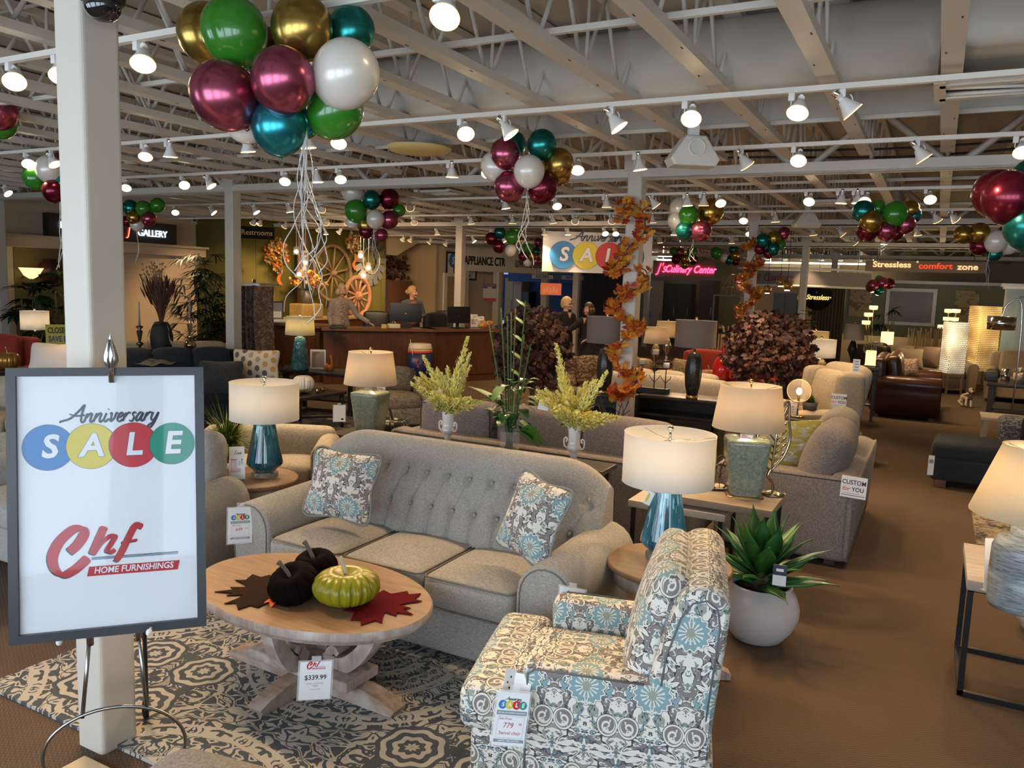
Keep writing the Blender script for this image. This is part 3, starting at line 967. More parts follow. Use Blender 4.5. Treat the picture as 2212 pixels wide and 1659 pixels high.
for k in (-1, 0, 1):
    b = MB().rbox((k * .515, -.165, .385), (.51, .59, .165), .045, puff=(0, .012, .03), n=8)
    o = b.build('seat_cushion', [linen, seam], t)
    b = MB()
    w, d = .247, .285
    for z in (.462, .312):
        b.tube([(k * .515 + x, -.165 + y, z) for x, y in ((-w, d), (-w, -d + .02), (-w + .02, -d - .008), (w - .02, -d - .008), (w, -d + .02), (w, d))], .0045, 6)
    b.build('piping', [seam], o)
b = MB(); tufted_back(b, .945, .03); b.build('tufted_back', [linen, linen], t)
for sg in (-1, 1):
    b = MB(); rolled_arm(b, sg * .775, sg, -.44, .36, .33, .635); b.build('arm', [linen, seam], t)
for sx in (-1, 1):
    for y in (-.36, .34): MB().lathe([(.02, 0), (.03, .08)], 12, (sx * .95, y, 0)).build('leg', footm, t)

def pillow(p, w, h, th, m, rz, lean, label, name='throw_pillow', roll=0, cat='pillow', uv=True, pip=None, pinch=.72):
    b = MB().rbox((0, 0, 0), (w, th, h), th * .3, puff=(0, .03, 0), pinch=pinch, n=10)
    o = b.build(name, m, uv=uv)
    o.matrix_world = Matrix.Translation(p) @ Matrix.Rotation(rz, 4, 'Z') @ Matrix.Rotation(lean, 4, 'X') @ Matrix.Rotation(roll, 4, 'Y')
    tag(o, label, cat)
    if pip:
        q = MB()
        g = [(-w / 2, -h / 2), (0, -h / 2 * .93), (w / 2, -h / 2), (w / 2 * .93, 0), (w / 2, h / 2), (0, h / 2 * .93), (-w / 2, h / 2), (-w / 2 * .93, 0)]
        q.tube(catmull([(a, 0, c) for a, c in g], 6, True), .006, 6, closed=True).build('piping', pip, o)
    return o
dam = damask()
pipm = mat('grey_piping', (.22, .23, .22), .9)
p = T(738, 1048, 4.5); pillow(p, .42, .38, .15, dam, .12, -.32, 'square floral scroll throw pillow against the far arm end of the tufted sofa', roll=.03, pip=pipm)
p = T(1152, 1120, 3.9); pillow(p, .36, .39, .15, dam, -.35, -.35, 'floral scroll throw pillow beside the rolled arm nearest the round table', roll=.12, pip=pipm)

# ------------------------------------------------------------------ floral swivel chair
CH = (-.921, 2.754)
chg = R(-75)
t = thing('swivel_chair', 'floral scroll upholstered swivel chair with a slanting back, seen from behind', 'armchair', (*CH, 0), chg)
damb = dam
MB().rbox((0, -.10, .20), (.70, .84, .30), .03, n=8).build('base', damb, t, uv=True)
b = MB().rbox((0, -.11, .41), (.49, .70, .17), .045, puff=(0, 0, .03), n=8).rbox((0, -.455, .41), (.71, .22, .165), .045, puff=(0, .012, .012), n=8)
b.build('seat_cushion', damb, t, uv=True)
sm_ = mat('slate_welt', (.12, .13, .13), .9)
for sg in (-1, 1):
    o = MB().rbox((sg * .30, -.02, .325), (.125, .64, .56), .035, n=8).build('arm', damb, t, uv=True)
    MB().tube([(sg * .361, -.315, .10), (sg * .361, -.315, .58), (sg * .361, -.29, .598), (sg * .361, .08, .598)], .004, 6).build('piping', sm_, o)
P = [(.08, .10), (.08, .50), (.12, .72), (.165, .88), (.205, .935), (.27, .95), (.325, .92), (.34, .84), (.31, .50), (.29, .06), (.08, .06)]
P = [(q.x, q.y) for q in catmull([(a, c, 0) for a, c in P[:9]], 4)] + [(.29, .06), (.10, .06)]
vs, fs, caps = extr(P, -.355, .355, .03)
b = MB()
Mx = Matrix(((0, 1, 0, 0), (1, 0, 0, 0), (0, 0, 1, 0), (0, 0, 0, 1)))
b.add(vs, [f[::-1] for f in fs], 0, True, Mx); b.add(vs, [c[::-1] for c in caps], 0, False, Mx)
o = b.build('back', damb, t, uv=True)
for sg in (-1, 1):
    b = MB()
    b.tube([(sg * .354, y, z) for y, z in [(.135, .60), (.145, .70), (.185, .84), (.22, .895), (.265, .91), (.30, .885), (.31, .82), (.285, .50)]], .004, 6)
    b.build('piping', sm_, o)
b = MB().rbox((0, 0, 0), (.60, .13, .54), .06, puff=(0, .035, .01), n=8, M=TR(0, .105, .695, 0, -.21))
b.build('back_cushion', damb, t, uv=True)
MB().lathe([(.2, 0), (.24, .03), (.24, .05)], 24).build('swivel_base', black, t)
p = AY(1104, 1553, 2.225)
# sale ticket on the near arm
M = frame_at(p, toward(p, .25, .22)) @ Matrix.Rotation(-.16, 4, 'Z')
tagcard('sale_ticket', 'anniversary sale ticket with a handwritten price on the floral chair arm', 'price tag', M, .112, .172, card_sale('779', 'Swivel chair'))
p = AY(1110, 1478, 2.31)
b = MB().box((-.022, 0, 0), (.05, .1, .001), M=TR(0, 0, 0, 0, 0, .5)).box((.03, -.01, .005), (.06, .1, .001), M=TR(0, 0, 0, 0, 0, -.35))
for k in range(4): disc(b, (-.03 + .012 * (k % 2), -.03 + k * .018), .004, TR(0, 0, .002, 0, 0, .5), (6, 8, 3, 5)[k], 10)
o = b.build('folded_leaflet', ART); o.matrix_world = frame_at(p, toward(p, .2, .3)) @ Matrix.Rotation(-.2, 4, 'Z')
tag(o, 'small folded fabric leaflet tucked behind the chair sale ticket', 'leaflet')
p = T(1234, 1284, 3.55)
M = frame_at(p - V((0, 0, .055)), toward(p, -.2)) @ Matrix.Rotation(-.06, 4, 'Z')
tagcard('sale_ticket', 'anniversary sale ticket on the sofa arm, mostly hidden behind the floral chair', 'price tag', M, .115, .17, card_sale('999'))
p = T(519, 1135, 4.45)
tagcard('sale_ticket', 'anniversary sale ticket hanging between two sofa arms by the round side table', 'price tag', frame_at(p, toward(p, .1, .1)) @ Matrix.Rotation(-.03, 4, 'Z'), .13, .2, card_sale('649'))

# ------------------------------------------------------------------ oval coffee table
oak = wood('oak_top', (.15, .078, .038), (.25, .145, .078), 0, .5)
washed = wood('washed_oak', (.26, .19, .15), (.40, .32, .27), 2, .7, 1.2, (.50, .46, .42))
oakend = wood('weathered_foot', (.22, .13, .08), (.38, .27, .20), 0, .7, 1.1, (.42, .36, .31))
t = thing('coffee_table', 'oval wooden coffee table with whitewashed scroll legs on the medallion rug', 'coffee table', (-2.44, 2.70, .0), R(-2))
a_, b_ = .62, .41
b = MB()
rim = [(.90, .405), (.95, .415), (.955, .428), (.985, .432), (1.0, .445), (1.0, .468), (.99, .476)]
vs, fs = [], []
n = 72
for k_, z in rim:
    for i in range(n): vs.append((a_ * k_ * math.cos(2 * PI * i / n), b_ * k_ * math.sin(2 * PI * i / n), z))
for i in range(len(rim) - 1):
    for j in range(n): fs.append((i * n + j, i * n + (j + 1) % n, (i + 1) * n + (j + 1) % n, (i + 1) * n + j))
b.add(vs, fs, 1, True); b.add(vs, [tuple((len(rim) - 1) * n + j for j in range(n))], 0); b.add(vs, [tuple(range(n))[::-1]], 1)
b.build('tabletop', [oak, washed], t)
for ang, rr in ((0, .50), (90, .33), (180, .50), (270, .33)):
    M = Matrix.Rotation(R(ang), 4, 'Z')
    k = rr / .5
    c = catmull([(.40 * k, 0, .42), (.375 * k, 0, .34), (.315 * k, 0, .25), (.235 * k, 0, .18), (.165 * k, 0, .165), (.135 * k, 0, .20), (.16 * k, 0, .235), (.19 * k, 0, .215)], 6)
    b = MB()
    vs, fs = [], []
    for i, q in enumerate(c):
        d = (c[min(i + 1, len(c) - 1)] - c[max(i - 1, 0)]).normalized(); nn = V((d.z, 0, -d.x))
        th = .024 + .012 * math.sin(PI * i / len(c)) - (.012 if i > 30 else 0)
        for sy, sn in ((-1, -1), (-1, 1), (1, 1), (1, -1)):
            vs.append(q + nn * th * sn + V((0, .036 * sy, 0)))
    for i in range(len(c) - 1):
        for j in range(4): fs.append((i * 4 + j, i * 4 + (j + 1) % 4, i * 4 + 4 + (j + 1) % 4, i * 4 + 4 + j))
    fs.append((0, 1, 2, 3)); fs.append(tuple(len(vs) - 4 + j for j in (3, 2, 1, 0)))
    b.add(vs, fs, 0, False, M)
    b.cyl((.43 * k, -.05, .385), (.43 * k, .05, .385), .028, n=16, M=M)
    b.build('leg', washed, t)
    P2 = [(.02, .02), (rr, .02), (rr + .02, .05), (rr - .04, .075), (rr - .16, .10), (.02, .10)]
    b = MB().prism([(x, z) for x, z in P2], .085, M=M @ Matrix(((1, 0, 0, 0), (0, 0, 1, -.0425), (0, 1, 0, -.004), (0, 0, 0, 1))))
    b.build('foot', oakend, t)
b = MB().rbox((0, 0, .12), (.62, .22, .05), .01, n=2)
b.build('stretcher', washed, t)
p = T(681, 1470, 3.22)
def card_price(b, M):
    chf_art(b, .075, M @ Matrix.Translation((0, .045, 0)), False, .0004)
    b.text('$339.99', .027, M @ Matrix.Translation((0, .012, .0006)), 8, depth=0, bold=.01)
    b.text('OVAL COCKTAIL', .009, M @ Matrix.Translation((0, -.012, .0006)), 7, depth=0)
    b.text('TABLE', .009, M @ Matrix.Translation((0, -.022, .0006)), 7, depth=0)
    rect(b, -.02, -.0365, .022, -.035, M, 7, .0004)
tagcard('price_tag', 'white price tag hanging from the oval coffee table leg', 'price tag', frame_at(p, toward(p, .05, .1)) @ Matrix.Rotation(-.06, 4, 'Z'), .125, .155, card_price)
# felt leaves, velvet pumpkins
def maple(s):
    half = [(0, 1.0), (.10, .72), (.22, .80), (.20, .55), (.38, .62), (.62, .78), (.60, .62), (.92, .55), (.74, .40), (.86, .28), (.55, .12), (.62, -.10), (.36, -.10), (.10, -.28), (.03, -.25)]
    return [(x * s, y * s) for x, y in half] + [(-x * s, y * s) for x, y in half[::-1][:-1]]
def flat_leaf(p, s, rz, m, lab, sx=1):
    P = [(x * sx, y) for x, y in maple(s)]
    o = MB().prism(P, .004).build('felt_leaf', m)
    o.location = p; o.rotation_euler.z = rz
    return tag(o, lab, 'table mat')
flat_leaf(A(612, 1275, .478), .30, R(128), mat('brown_felt', (.022, .011, .007), .95, sp=.1), 'dark brown felt maple leaf mat under the black pumpkin', .75)
flat_leaf(A(795, 1300, .479), .25, R(-92), mat('burgundy_felt', (.09, .003, .006), .95, sp=.1), 'burgundy felt maple leaf mat under the green pumpkin', .9)
o = MB()
for k in range(5): o.leaf((0, 0, .012), (math.cos(k * 1.3), math.sin(k * 1.3), .25), .05, .016, droop=.5)
o = o.build('maple_leaf', mat('orange_leaf', (.62, .09, .02), .7)); o.location = A(592, 1303, .478)
tag(o, 'small orange fabric leaf lying on the oval coffee table', 'leaf')
def pumpkin(p, r, h, m, lab, ribs=14, stem=None, tilt=0, cat='pumpkin', amp=.05, scale=None, rz=0):
    t = thing('velvet_pumpkin' if stem else 'pumpkin', lab, cat, p, rz)
    def fn(u, v):
        g = 2 * PI * u; a = PI * v
        k = 1 - amp * (abs(math.cos(g * ribs / 2)) ** 6) * math.sin(a) - amp * .5 * abs(math.cos(g * ribs * 1.5 + math.sin(g * 5))) ** 3 * math.sin(a)
        rr = r * math.sin(a) ** .72 * k
        z = h / 2 - h / 2 * math.cos(a)
        z -= h * .22 * math.exp(-((rr / r) / .28) ** 2) * (1 if a > PI / 2 else -.3)
        return (rr * math.cos(g), rr * math.sin(g), z)
    o = MB().grid(fn, 160, 30, closed=True).build('body', m, t)
    o.rotation_euler.x = tilt
    if stem:
        q = MB().tube(catmull([(0, 0, h * .70), (-.008, 0, h * .95), (-.028, .0, h * 1.22), (-.04, .0, h * 1.3)], 4), [.016, .011, .009, .009, .009, .009, .009, .009, .009, .011, .012, .012, .012][:13], 8).build('stem', stem, t)
        q.rotation_euler.x = tilt
    return t
gv = mat('green_velvet', (.22, .20, .006), .3, nz=(6, .3))
bv = mat('black_velvet', (.004, .002, .002), .9, sp=.08)
sst = mat('pumpkin_stem', (.42, .38, .25), .7)
pumpkin(A(748, 1300, .482), .150, .15, gv, 'shiny olive green velvet pumpkin on the coffee table', 18, sst, amp=.10)
p = A(645, 1287, .482)
pumpkin(p, .115, .15, bv, 'black velvet pumpkin lying tilted with a dried curled stem', 12, mat('dry_stem', (.12, .10, .08), .8), .45)
pumpkin(A(688, 1262, .482), .105, .17, bv, 'second black velvet pumpkin leaning behind the first', 12, mat('dry_stem', (.12, .10, .08), .8), .25)

# ------------------------------------------------------------------ round side tables
def round_table(c, lab):
    t = thing('side_table', lab, 'side table', (c[0], c[1], 0), 0, 'round oak side tables')
    MB().lathe([(.0, .548), (.29, .548), (.302, .555), (.302, .572), (.295, .58), (0, .58)], 64).build('tabletop', oak, t)
    MB().lathe([(.262, .47), (.268, .475), (.268, .548), (.25, .548)], 64).build('apron', washed, t)
    MB().lathe([(.05, .08), (.06, .12), (.035, .2), (.06, .3), (.045, .42), (.08, .47)], 24).build('pedestal', washed, t)
    for k in range(4):
        g = k * PI / 2 + .45
        M = Matrix.Rotation(g, 4, 'Z')
        MB().prism([(.03, .07), (.03, .14), (.16, .09), (.30, .045), (.33, .03), (.33, .0), (.28, .0)], .06, M=M @ Matrix(((1, 0, 0, 0), (0, 0, 1, -.03), (0, 1, 0, 0), (0, 0, 0, 1)))).build('foot', washed, t)
    return t
RTR = A(1446, 1214, .58); RTL = A(543, 1030, .58)
round_table(RTR, 'round oak side table between the floral chair and the tufted sofa')
round_table(RTL, 'round oak side table with the grass plant and brochure at the far sofa arm')

# ------------------------------------------------------------------ second sofa arm at the far left of the tufted sofa
t = thing('loveseat', 'oat linen rolled arm loveseat half hidden behind the easel sign', 'sofa', (-4.66, 3.12, 0), 0)
b = MB(); rolled_arm(b, .72, 1, -.44, .36, .33, .635); b.build('arm', [linen, seam], t)
MB().rbox((0, 0, .2), (1.42, .78, .25), .03).build('base', linen, t)
for k in (-1, 1): MB().rbox((k * .36, -.12, .385), (.71, .6, .165), .045, puff=(0, .01, .03)).build('seat_cushion', linen, t)
MB().rbox((0, .36, .6), (1.5, .2, .62), .08, puff=(0, .02, .02)).build('back', linen, t)
b = MB(); rolled_arm(b, -.72, -1, -.44, .36, .33, .635); b.build('arm', [linen, seam], t)
# ------------------------------------------------------------------ lamps
def shade_mat(name, c, em=.0, tw=.5):
    if name in MATS: return MATS[name]
    m, nt, b = nmat(name)
    k = noise_(nt, coords(nt, 'Object', (1, 1, 4)), 260, 2)
    col = mix(nt, k, tuple(q * .9 for q in c), c)
    nt.links.new(col, b.inputs['Base Color'])
    b.inputs['Roughness'].default_value = .9
    tl = nt.nodes.new('ShaderNodeBsdfTranslucent'); nt.links.new(col, tl.inputs[0])
    ms = nt.nodes.new('ShaderNodeMixShader'); ms.inputs[0].default_value = tw
    out = nt.nodes['Material Output']
    nt.links.new(b.outputs[0], ms.inputs[1]); nt.links.new(tl.outputs[0], ms.inputs[2]); nt.links.new(ms.outputs[0], out.inputs[0])
    MATS[name] = m
    return m
sh_white = shade_mat('white_linen_shade', (.82, .79, .74))
sh_beige = shade_mat('beige_linen_shade', (.66, .57, .45))
sh_taupe = shade_mat('taupe_shade', (.26, .21, .18), tw=.3)
sh_cream = shade_mat('cream_shade', (.72, .62, .42))
brass = mat('aged_brass', (.45, .32, .14), .25, 1)
nick = mat('nickel', (.6, .57, .52), .2, 1)
bulbm = mat('warm_bulb', (1, .8, .5), em=12, emc=(1, .72, .4))
def glaze(name, c1, c2, c3=None, sc=4, ro=.08, strm=(9, 9, .5), coat=.6):
    if name in MATS: return MATS[name]
    m, nt, b = nmat(name)
    k = coords(nt, 'Object', strm)
    n = noise_(nt, k, sc, 4, .6)
    f = ((n - .5) * 3.2 + .5).op('MINIMUM', 1).op('MAXIMUM', 0)
    col = mix(nt, f, c1, c2)
    if c3: col = mix(nt, noise_(nt, k, sc * 2.3, 2).gt(.62), col, c3)
    nt.links.new(col, b.inputs['Base Color'])
    b.inputs['Roughness'].default_value = ro
    b.inputs['Coat Weight'].default_value = coat
    MATS[name] = m
    return m
def lamp(name, label, p, body, bodym, zs, r0, r1, sh, shm, on=9, base=None, fin=nick, sq=0, oval=1, spider=True, group=None, rz=0, seg=48, extra=None):
    """p foot; body profile (r, z); shade from zs (lower edge radius r0) up sh (upper radius r1)"""
    t = thing(name, label, 'lamp', p, rz, group)
    if base:
        MB().lathe(base, 40, sq=sq and 6).build('base', mat('acrylic_base', (.80, .82, .80), .05, tr=.85, ior=1.3) if base[0][0] > 0 and fin is nick and not sq else brass if fin is brass else mat('dark_base', (.12, .09, .07), .4), t)
    if body: MB().lathe(body, seg, sq=sq).build('body', bodym, t)
    top = body[-1][1] if body else 0
    b = MB().cyl((0, 0, top - .005), (0, 0, zs + sh + .012), .006, n=8)
    b.cyl((0, 0, top), (0, 0, top + .05), .016, n=12)
    b.build('stem', fin, t)
    prof = [(r0, 0), (r1, sh), (r1 - .003, sh), (r0 - .003, 0), (r0, 0)]
    vs, fs = [], []
    b = MB().lathe([(r0 + .0015, -.001), (r0, .006), (r0 + (r1 - r0) * .5, sh * .5), (r1, sh - .006), (r1 + .0015, sh), (r1 - .004, sh), (r0 + (r1 - r0) * .5 - .004, sh * .5), (r0 - .004, 0), (r0 + .0015, -.001)], 56, (0, 0, zs), sx=1, sy=oval)
    b.f = [f for f in b.f if len(f) == 4]; b.m = b.m[:len(b.f)]; b.s = b.s[:len(b.f)]
    b.build('lamp_shade', shm, t)
    b = MB()
    zt = zs + sh - .012
    if spider:
        for k in range(3):
            g = k * 2 * PI / 3 + .4
            b.tube([(0, 0, zt - .02), (r1 * .5 * math.cos(g), r1 * .5 * math.sin(g) * oval, zt - .015), ((r1 - .003) * math.cos(g), (r1 - .003) * math.sin(g) * oval, zt)], .002, 5)
        b.build('spider', fin, t)
    b = MB().cyl((0, 0, zt - .02), (0, 0, zt + .02), .006, n=10).ball((0, 0, zt + .035), .016 if r0 > .15 else .01, 14)
    b.build('finial', fin, t)
    MB().ball((0, 0, zs + sh * .35), .03, 12).build('bulb', bulbm, t)
    if on:
        L = D.lights.new('bulb_light', 'POINT'); L.energy = on; L.color = (1, .78, .52); L.shadow_soft_size = .04
        o = D.objects.new('bulb_light', L); COL.objects.link(o); o.parent = t; o.location = (0, 0, zs + sh * .55)
    return t
teal_g = glaze('teal_streaked_glass', (.0, .03, .045), (.01, .11, .15), (.07, .22, .26), 1.3, .05, (14, 14, .5))
blue_g = glaze('blue_streaked_glass', (.005, .06, .10), (.04, .25, .36), (.22, .50, .60), 1.3, .05, (14, 14, .5))
sage_g = glaze('sage_crackle_glaze', (.17, .20, .15), (.30, .325, .25), None, 60, .25, (1, 1, 1), .3)
tealbody = [(.03, .012), (.06, .03), (.105, .068), (.118, .085), (.115, .11), (.088, .24), (.070, .345), (.066, .36), (.02, .365)]
disc_b = [(.088, .0), (.088, .022), (.0, .022)]
lamp('table_lamp', 'teal streaked glass lamp with white drum shade on the far round table', A(572, 1027, .58), tealbody, teal_g, .385, .222, .222, .245, sh_white, 2.2, disc_b)
lamp('table_lamp', 'blue streaked glass lamp with white drum shade behind the floral chair', A(1432, 1205, .58), tealbody, blue_g, .385, .222, .222, .245, sh_white, 2.2, disc_b)
sagebody = [(.085, .0), (.10, .006), (.108, .10), (.125, .25), (.136, .335), (.134, .352), (.118, .362), (.045, .372), (.042, .40), (.05, .41), (.03, .42)]
foot_s = [(.115, -.018), (.115, 0), (0, 0)]
lamp('table_lamp', 'square sage ceramic lamp with beige shade on the nesting tables', A(1606, 1066, .635), sagebody, sage_g, .425, .222, .185, .27, sh_beige, 4.5, foot_s, brass, sq=7, rz=.35)
lamp('table_lamp', 'square sage ceramic lamp with beige shade behind the tufted sofa', T(799, 936, 6.75), sagebody, sage_g, .425, .222, .185, .27, sh_beige, 4.5, foot_s, brass, sq=7, rz=.2)
# crock lamp at the edge of the picture
crock = glaze('blue_grey_crock_glaze', (.16, .185, .20), (.30, .33, .35), (.11, .12, .125), 6, .35, (1.5, 1.5, 14), .1)
crockbody = [(.125, .0), (.132, .02), (.136, .15), (.132, .155), (.136, .16), (.131, .166), (.135, .172), (.133, .26), (.118, .30), (.07, .325), (.07, .37), (.03, .375)]

# ------------------------------------------------------------------ metal frame table
iron = mat('black_iron', (.012, .012, .013), .3)
greyoak = wood('greyed_oak', (.30, .25, .21), (.46, .40, .35), 0, .6, .8)
RT0 = A(2072, 1503, 0); zt_ = .565
t = thing('metal_frame_table', 'grey oak topped table on a thin black metal frame holding the crock lamp', 'side table', (RT0.x, RT0.y, 0))
MB().rbox((.43, .30, zt_), (.90, .66, .05), .004, n=2).build('tabletop', greyoak, t)
s_ = .026
for z, nm in ((.54, 'top_rail'), (.013, 'floor_rail')):
    b = MB()
    for y in (.012, .585): b.box((.42, y, z), (.86, s_, s_))
    for x in (.0, .84): b.box((x, .3, z), (s_, .6, s_))
    b.build(nm, iron, t)
for x in (.0, .84):
    for y in (.012, .585): MB().box((x, y, .275), (s_, s_, .54)).build('leg', iron, t)
p = A(2205, 1312, .592)
lamp('table_lamp', 'blue grey crock lamp with a cream bell shade on the metal frame table', p, crockbody, crock, .41, .235, .135, .30, shade_mat('cream_bell_shade', (.74, .64, .47)), 8, None)
p = A(2150, 1278, .592)
leaflet(p, 'white brochure in an acrylic stand behind the crock lamp', .5, .10, .24, red=False)
p = A(2195, 1392, .0)
tag(MB().rbox((0, 0, .13), (.3, .3, .26), .1, puff=(.03, .03, 0)).build('wicker_basket', fabric('pale_basket', (.3, .27, .24), (.5, .46, .42), 90), loc=(p.x + .18, p.y + .25, 0)), 'pale woven basket on the carpet under the metal frame table', 'basket')
shag = fabric('dark_shag', (.02, .018, .02), (.35, .27, .18), 30, bst=.8)
tag(MB().box((1.55, 7.0, .012), (2.25, 2.15, .024)).build('shag_rug', shag), 'dark shaggy rug behind the metal frame table', 'rug')

# ------------------------------------------------------------------ agave in a stone bowl
PC = A(1634, 1378, 0)
t = thing('planter', 'round pale stone bowl planter on the carpet beside the floral chair', 'planter', PC)
stone = mat('pale_stone', (.46, .44, .44), .75, nz=(5, .14), bp=(40, .1))
MB().lathe([(.0, 0), (.10, .0), (.135, .015), (.185, .08), (.213, .155), (.213, .20), (.192, .265), (.165, .305), (.172, .318), (.168, .325), (.15, .32), (.148, .30), (.175, .24), (.18, .22)], 56).build('bowl', stone, t)
MB().lathe([(0, .285), (.15, .283), (.168, .27)][::-1], 32).build('soil', mat('dark_soil', (.012, .009, .007), .9, bp=(60, .8)), t)
t = thing('agave_plant', 'spiky green agave plant growing in the stone bowl', 'plant', (PC.x, PC.y, .29))
agm = [glaze('agave_green', (.010, .055, .012), (.035, .14, .030), None, 5, .35, (2, 2, 2), .15), glaze('agave_light', (.03, .11, .02), (.085, .26, .05), None, 5, .35, (2, 2, 2), .15)]
def blade(b, g, el, L, w, z, mi):
    d = V((math.cos(g) * math.cos(el), math.sin(g) * math.cos(el), math.sin(el)))
    a = V((-math.sin(g), math.cos(g), 0)); nn = a.cross(d)
    vs, fs = [], []
    n = 9
    for i in range(n + 1):
        q = i / n
        ww = w * (.42 + .85 * math.sin(PI * min(1, q * .95 + .1)) ** 1.2) * (1 if q < .55 else ((1 - q) / .45) ** .75)
        c = V((0, 0, z)) + V((math.cos(g), math.sin(g), 0)) * .02 + d * L * q + V((0, 0, -.10 * L * q * q + .05 * L * math.sin(PI * q)))
        up = nn * (-ww * .38)
        vs += [c - a * ww - up * 1.0, c - a * ww * .5 - up * .3, c, c + a * ww * .5 - up * .3, c + a * ww - up * 1.0, c + nn * .006 + up * .05]
    for i in range(n):
        for k in range(4): fs.append((i * 6 + k, i * 6 + k + 1, i * 6 + k + 7, i * 6 + k + 6))
        fs.append((i * 6 + 4, i * 6 + 5, i * 6 + 11, i * 6 + 10)); fs.append((i * 6 + 5, i * 6, i * 6 + 6, i * 6 + 11))
    b.add(vs, fs, mi, True)
random.seed(5)
for k in range(30):
    q = k / 29
    g = k * 2.39996 + .4
    b = MB(); blade(b, g, R(8 + 72 * q ** 1.1) + rnd(-.06, .06), (.40 - .04 * q) * rnd(.88, 1.06), .046 - .008 * q, .02 + .13 * q, 0)
    b.build('leaf', agm[1 if (k * 7) % 5 in (0, 2) and q > .3 else 0], t)
MB().lathe([(.05, -.02), (.045, .06), (.03, .2)], 14).build('stem', mat('brown_stem', (.12, .09, .04), .9), t)
p = T(1684, 1243, 4.05)
def card_dark(b, M):
    rect(b, -.033, .0, .033, .055, M, 5, .0004); rect(b, -.018, .02, .018, .035, M, 0, .0006)
tagcard('price_tag', 'navy and white paper tag hanging from the agave plant', 'price tag', frame_at(p, toward(p)), .066, .11, card_dark, False)

# ------------------------------------------------------------------ grey sectional
greyf = fabric('grey_tweed', (.125, .105, .10), (.28, .245, .235), 330)
gseam = mat('charcoal_seam', (.06, .055, .055), .9)
t = thing('sectional_sofa', 'long grey tweed sofa seen from behind, back to back with the tufted sofa', 'sofa', (-2.70, 5.75, 0))
b = MB().rbox((0, -.36, .37), (2.5, .20, .62), .04, n=10); o = b.build('back', greyf, t)
MB().tube([(-1.2, -.455, .66), (1.2, -.455, .66)], .005, 6).build('piping', gseam, o)
MB().rbox((0, .1, .22), (2.5, .85, .3), .03).build('base', greyf, t)
for sx in (-1, 1): MB().rbox((sx * 1.17, .08, .35), (.18, .9, .6), .05).build('arm', greyf, t)
for k in (-1, 0, 1):
    o = MB().rbox((k * .735, -.15, .71), (.72, .24, .44), .085, puff=(0, .02, .02), n=8).build('back_cushion', greyf, t)
    MB().tube(catmull([(k * .735 - .335, -.255, .6), (k * .735 - .33, -.262, .86), (k * .735 - .29, -.25, .895), (k * .735 + .29, -.25, .895), (k * .735 + .33, -.262, .86), (k * .735 + .335, -.255, .6)], 4), .0045, 6).build('piping', gseam, o)
    MB().rbox((k * .735, .15, .43), (.72, .65, .18), .05, puff=(0, 0, .02)).build('seat_cushion', greyf, t)
for sx in (-1, 1): MB().box((sx * 1.1, .3, .03), (.07, .07, .06)).build('foot', footm, t)
t = thing('sectional_sofa', 'grey tweed sofa end with a custom order card on its side beside the aisle', 'sofa', (-.83, 6.75, 0))
b = MB().rbox((-.06, -.80, .35), (.92, .22, .60), .03, n=8); o = b.build('arm', greyf, t)
MB().tube([(-.5, -.906, .628), (.36, -.906, .628)], .005, 6).build('piping', gseam, o)
MB().rbox((-.06, .80, .35), (.92, .22, .60), .03, n=8).build('arm', greyf, t)
b = MB()
P = [(.23, .05), (.24, .50), (.27, .64), (.33, .675), (.42, .65), (.455, .60), (.42, .05)]
Pc = [(q.x, q.y) for q in catmull([(a, c, 0) for a, c in P], 4)]
vs, fs, caps = extr(Pc, -.90, .92, .035)
b.add(vs, fs, 0, True); b.add(vs, caps, 0, False)
b.build('back', greyf, t)
MB().rbox((-.1, 0, .22), (.85, 1.5, .3), .03).build('base', greyf, t)
MB().rbox((-.12, 0, .44), (.74, 1.42, .18), .05, puff=(0, 0, .02)).build('seat_cushion', greyf, t)
b = MB().rbox((0, 0, 0), (.24, .70, .50), .09, puff=(.05, .02, .03), n=8, M=TR(.20, -.50, .725, 0, 0, .34))
b.build('back_cushion', greyf, t)
b = MB().rbox((0, 0, 0), (.24, .70, .50), .09, puff=(.05, .02, .03), n=8, M=TR(.15, .28, .71, 0, 0, .3))
b.build('back_cushion', greyf, t)
for y in (-.8, .8): MB().box((.3, y, .03), (.07, .07, .06)).build('foot', footm, t)
p = AY(1844, 1053, 5.832)
tagcard('custom_card', 'white custom order card pinned to the grey sofa end', 'sign', frame_at(p, (0, -1, 0)) @ Matrix.Rotation(-.03, 4, 'Z'), .165, .15, card_custom, False)
# patterned yellow pillow on it
def splotch(name, c1, c2, c3, sc):
    if name in MATS: return MATS[name]
    m, nt, b = nmat(name)
    k = coords(nt, 'Object', (1, 1, 2.2))
    col = mix(nt, noise_(nt, k, sc, 5, 1).gt(.53), c1, c2)
    col = mix(nt, noise_(nt, k, sc * 1.7, 4, 1).gt(.62), col, c3)
    nt.links.new(col, b.inputs['Base Color']); b.inputs['Roughness'].default_value = .85
    MATS[name] = m
    return m
p = T(1712, 975, 6.1)
pillow(p, .52, .50, .18, splotch('chartreuse_print', (.30, .27, .06), (.33, .34, .33), (.55, .56, .54), 9), .5, -.25, 'chartreuse and grey print pillow behind the metal leaf', uv=False)

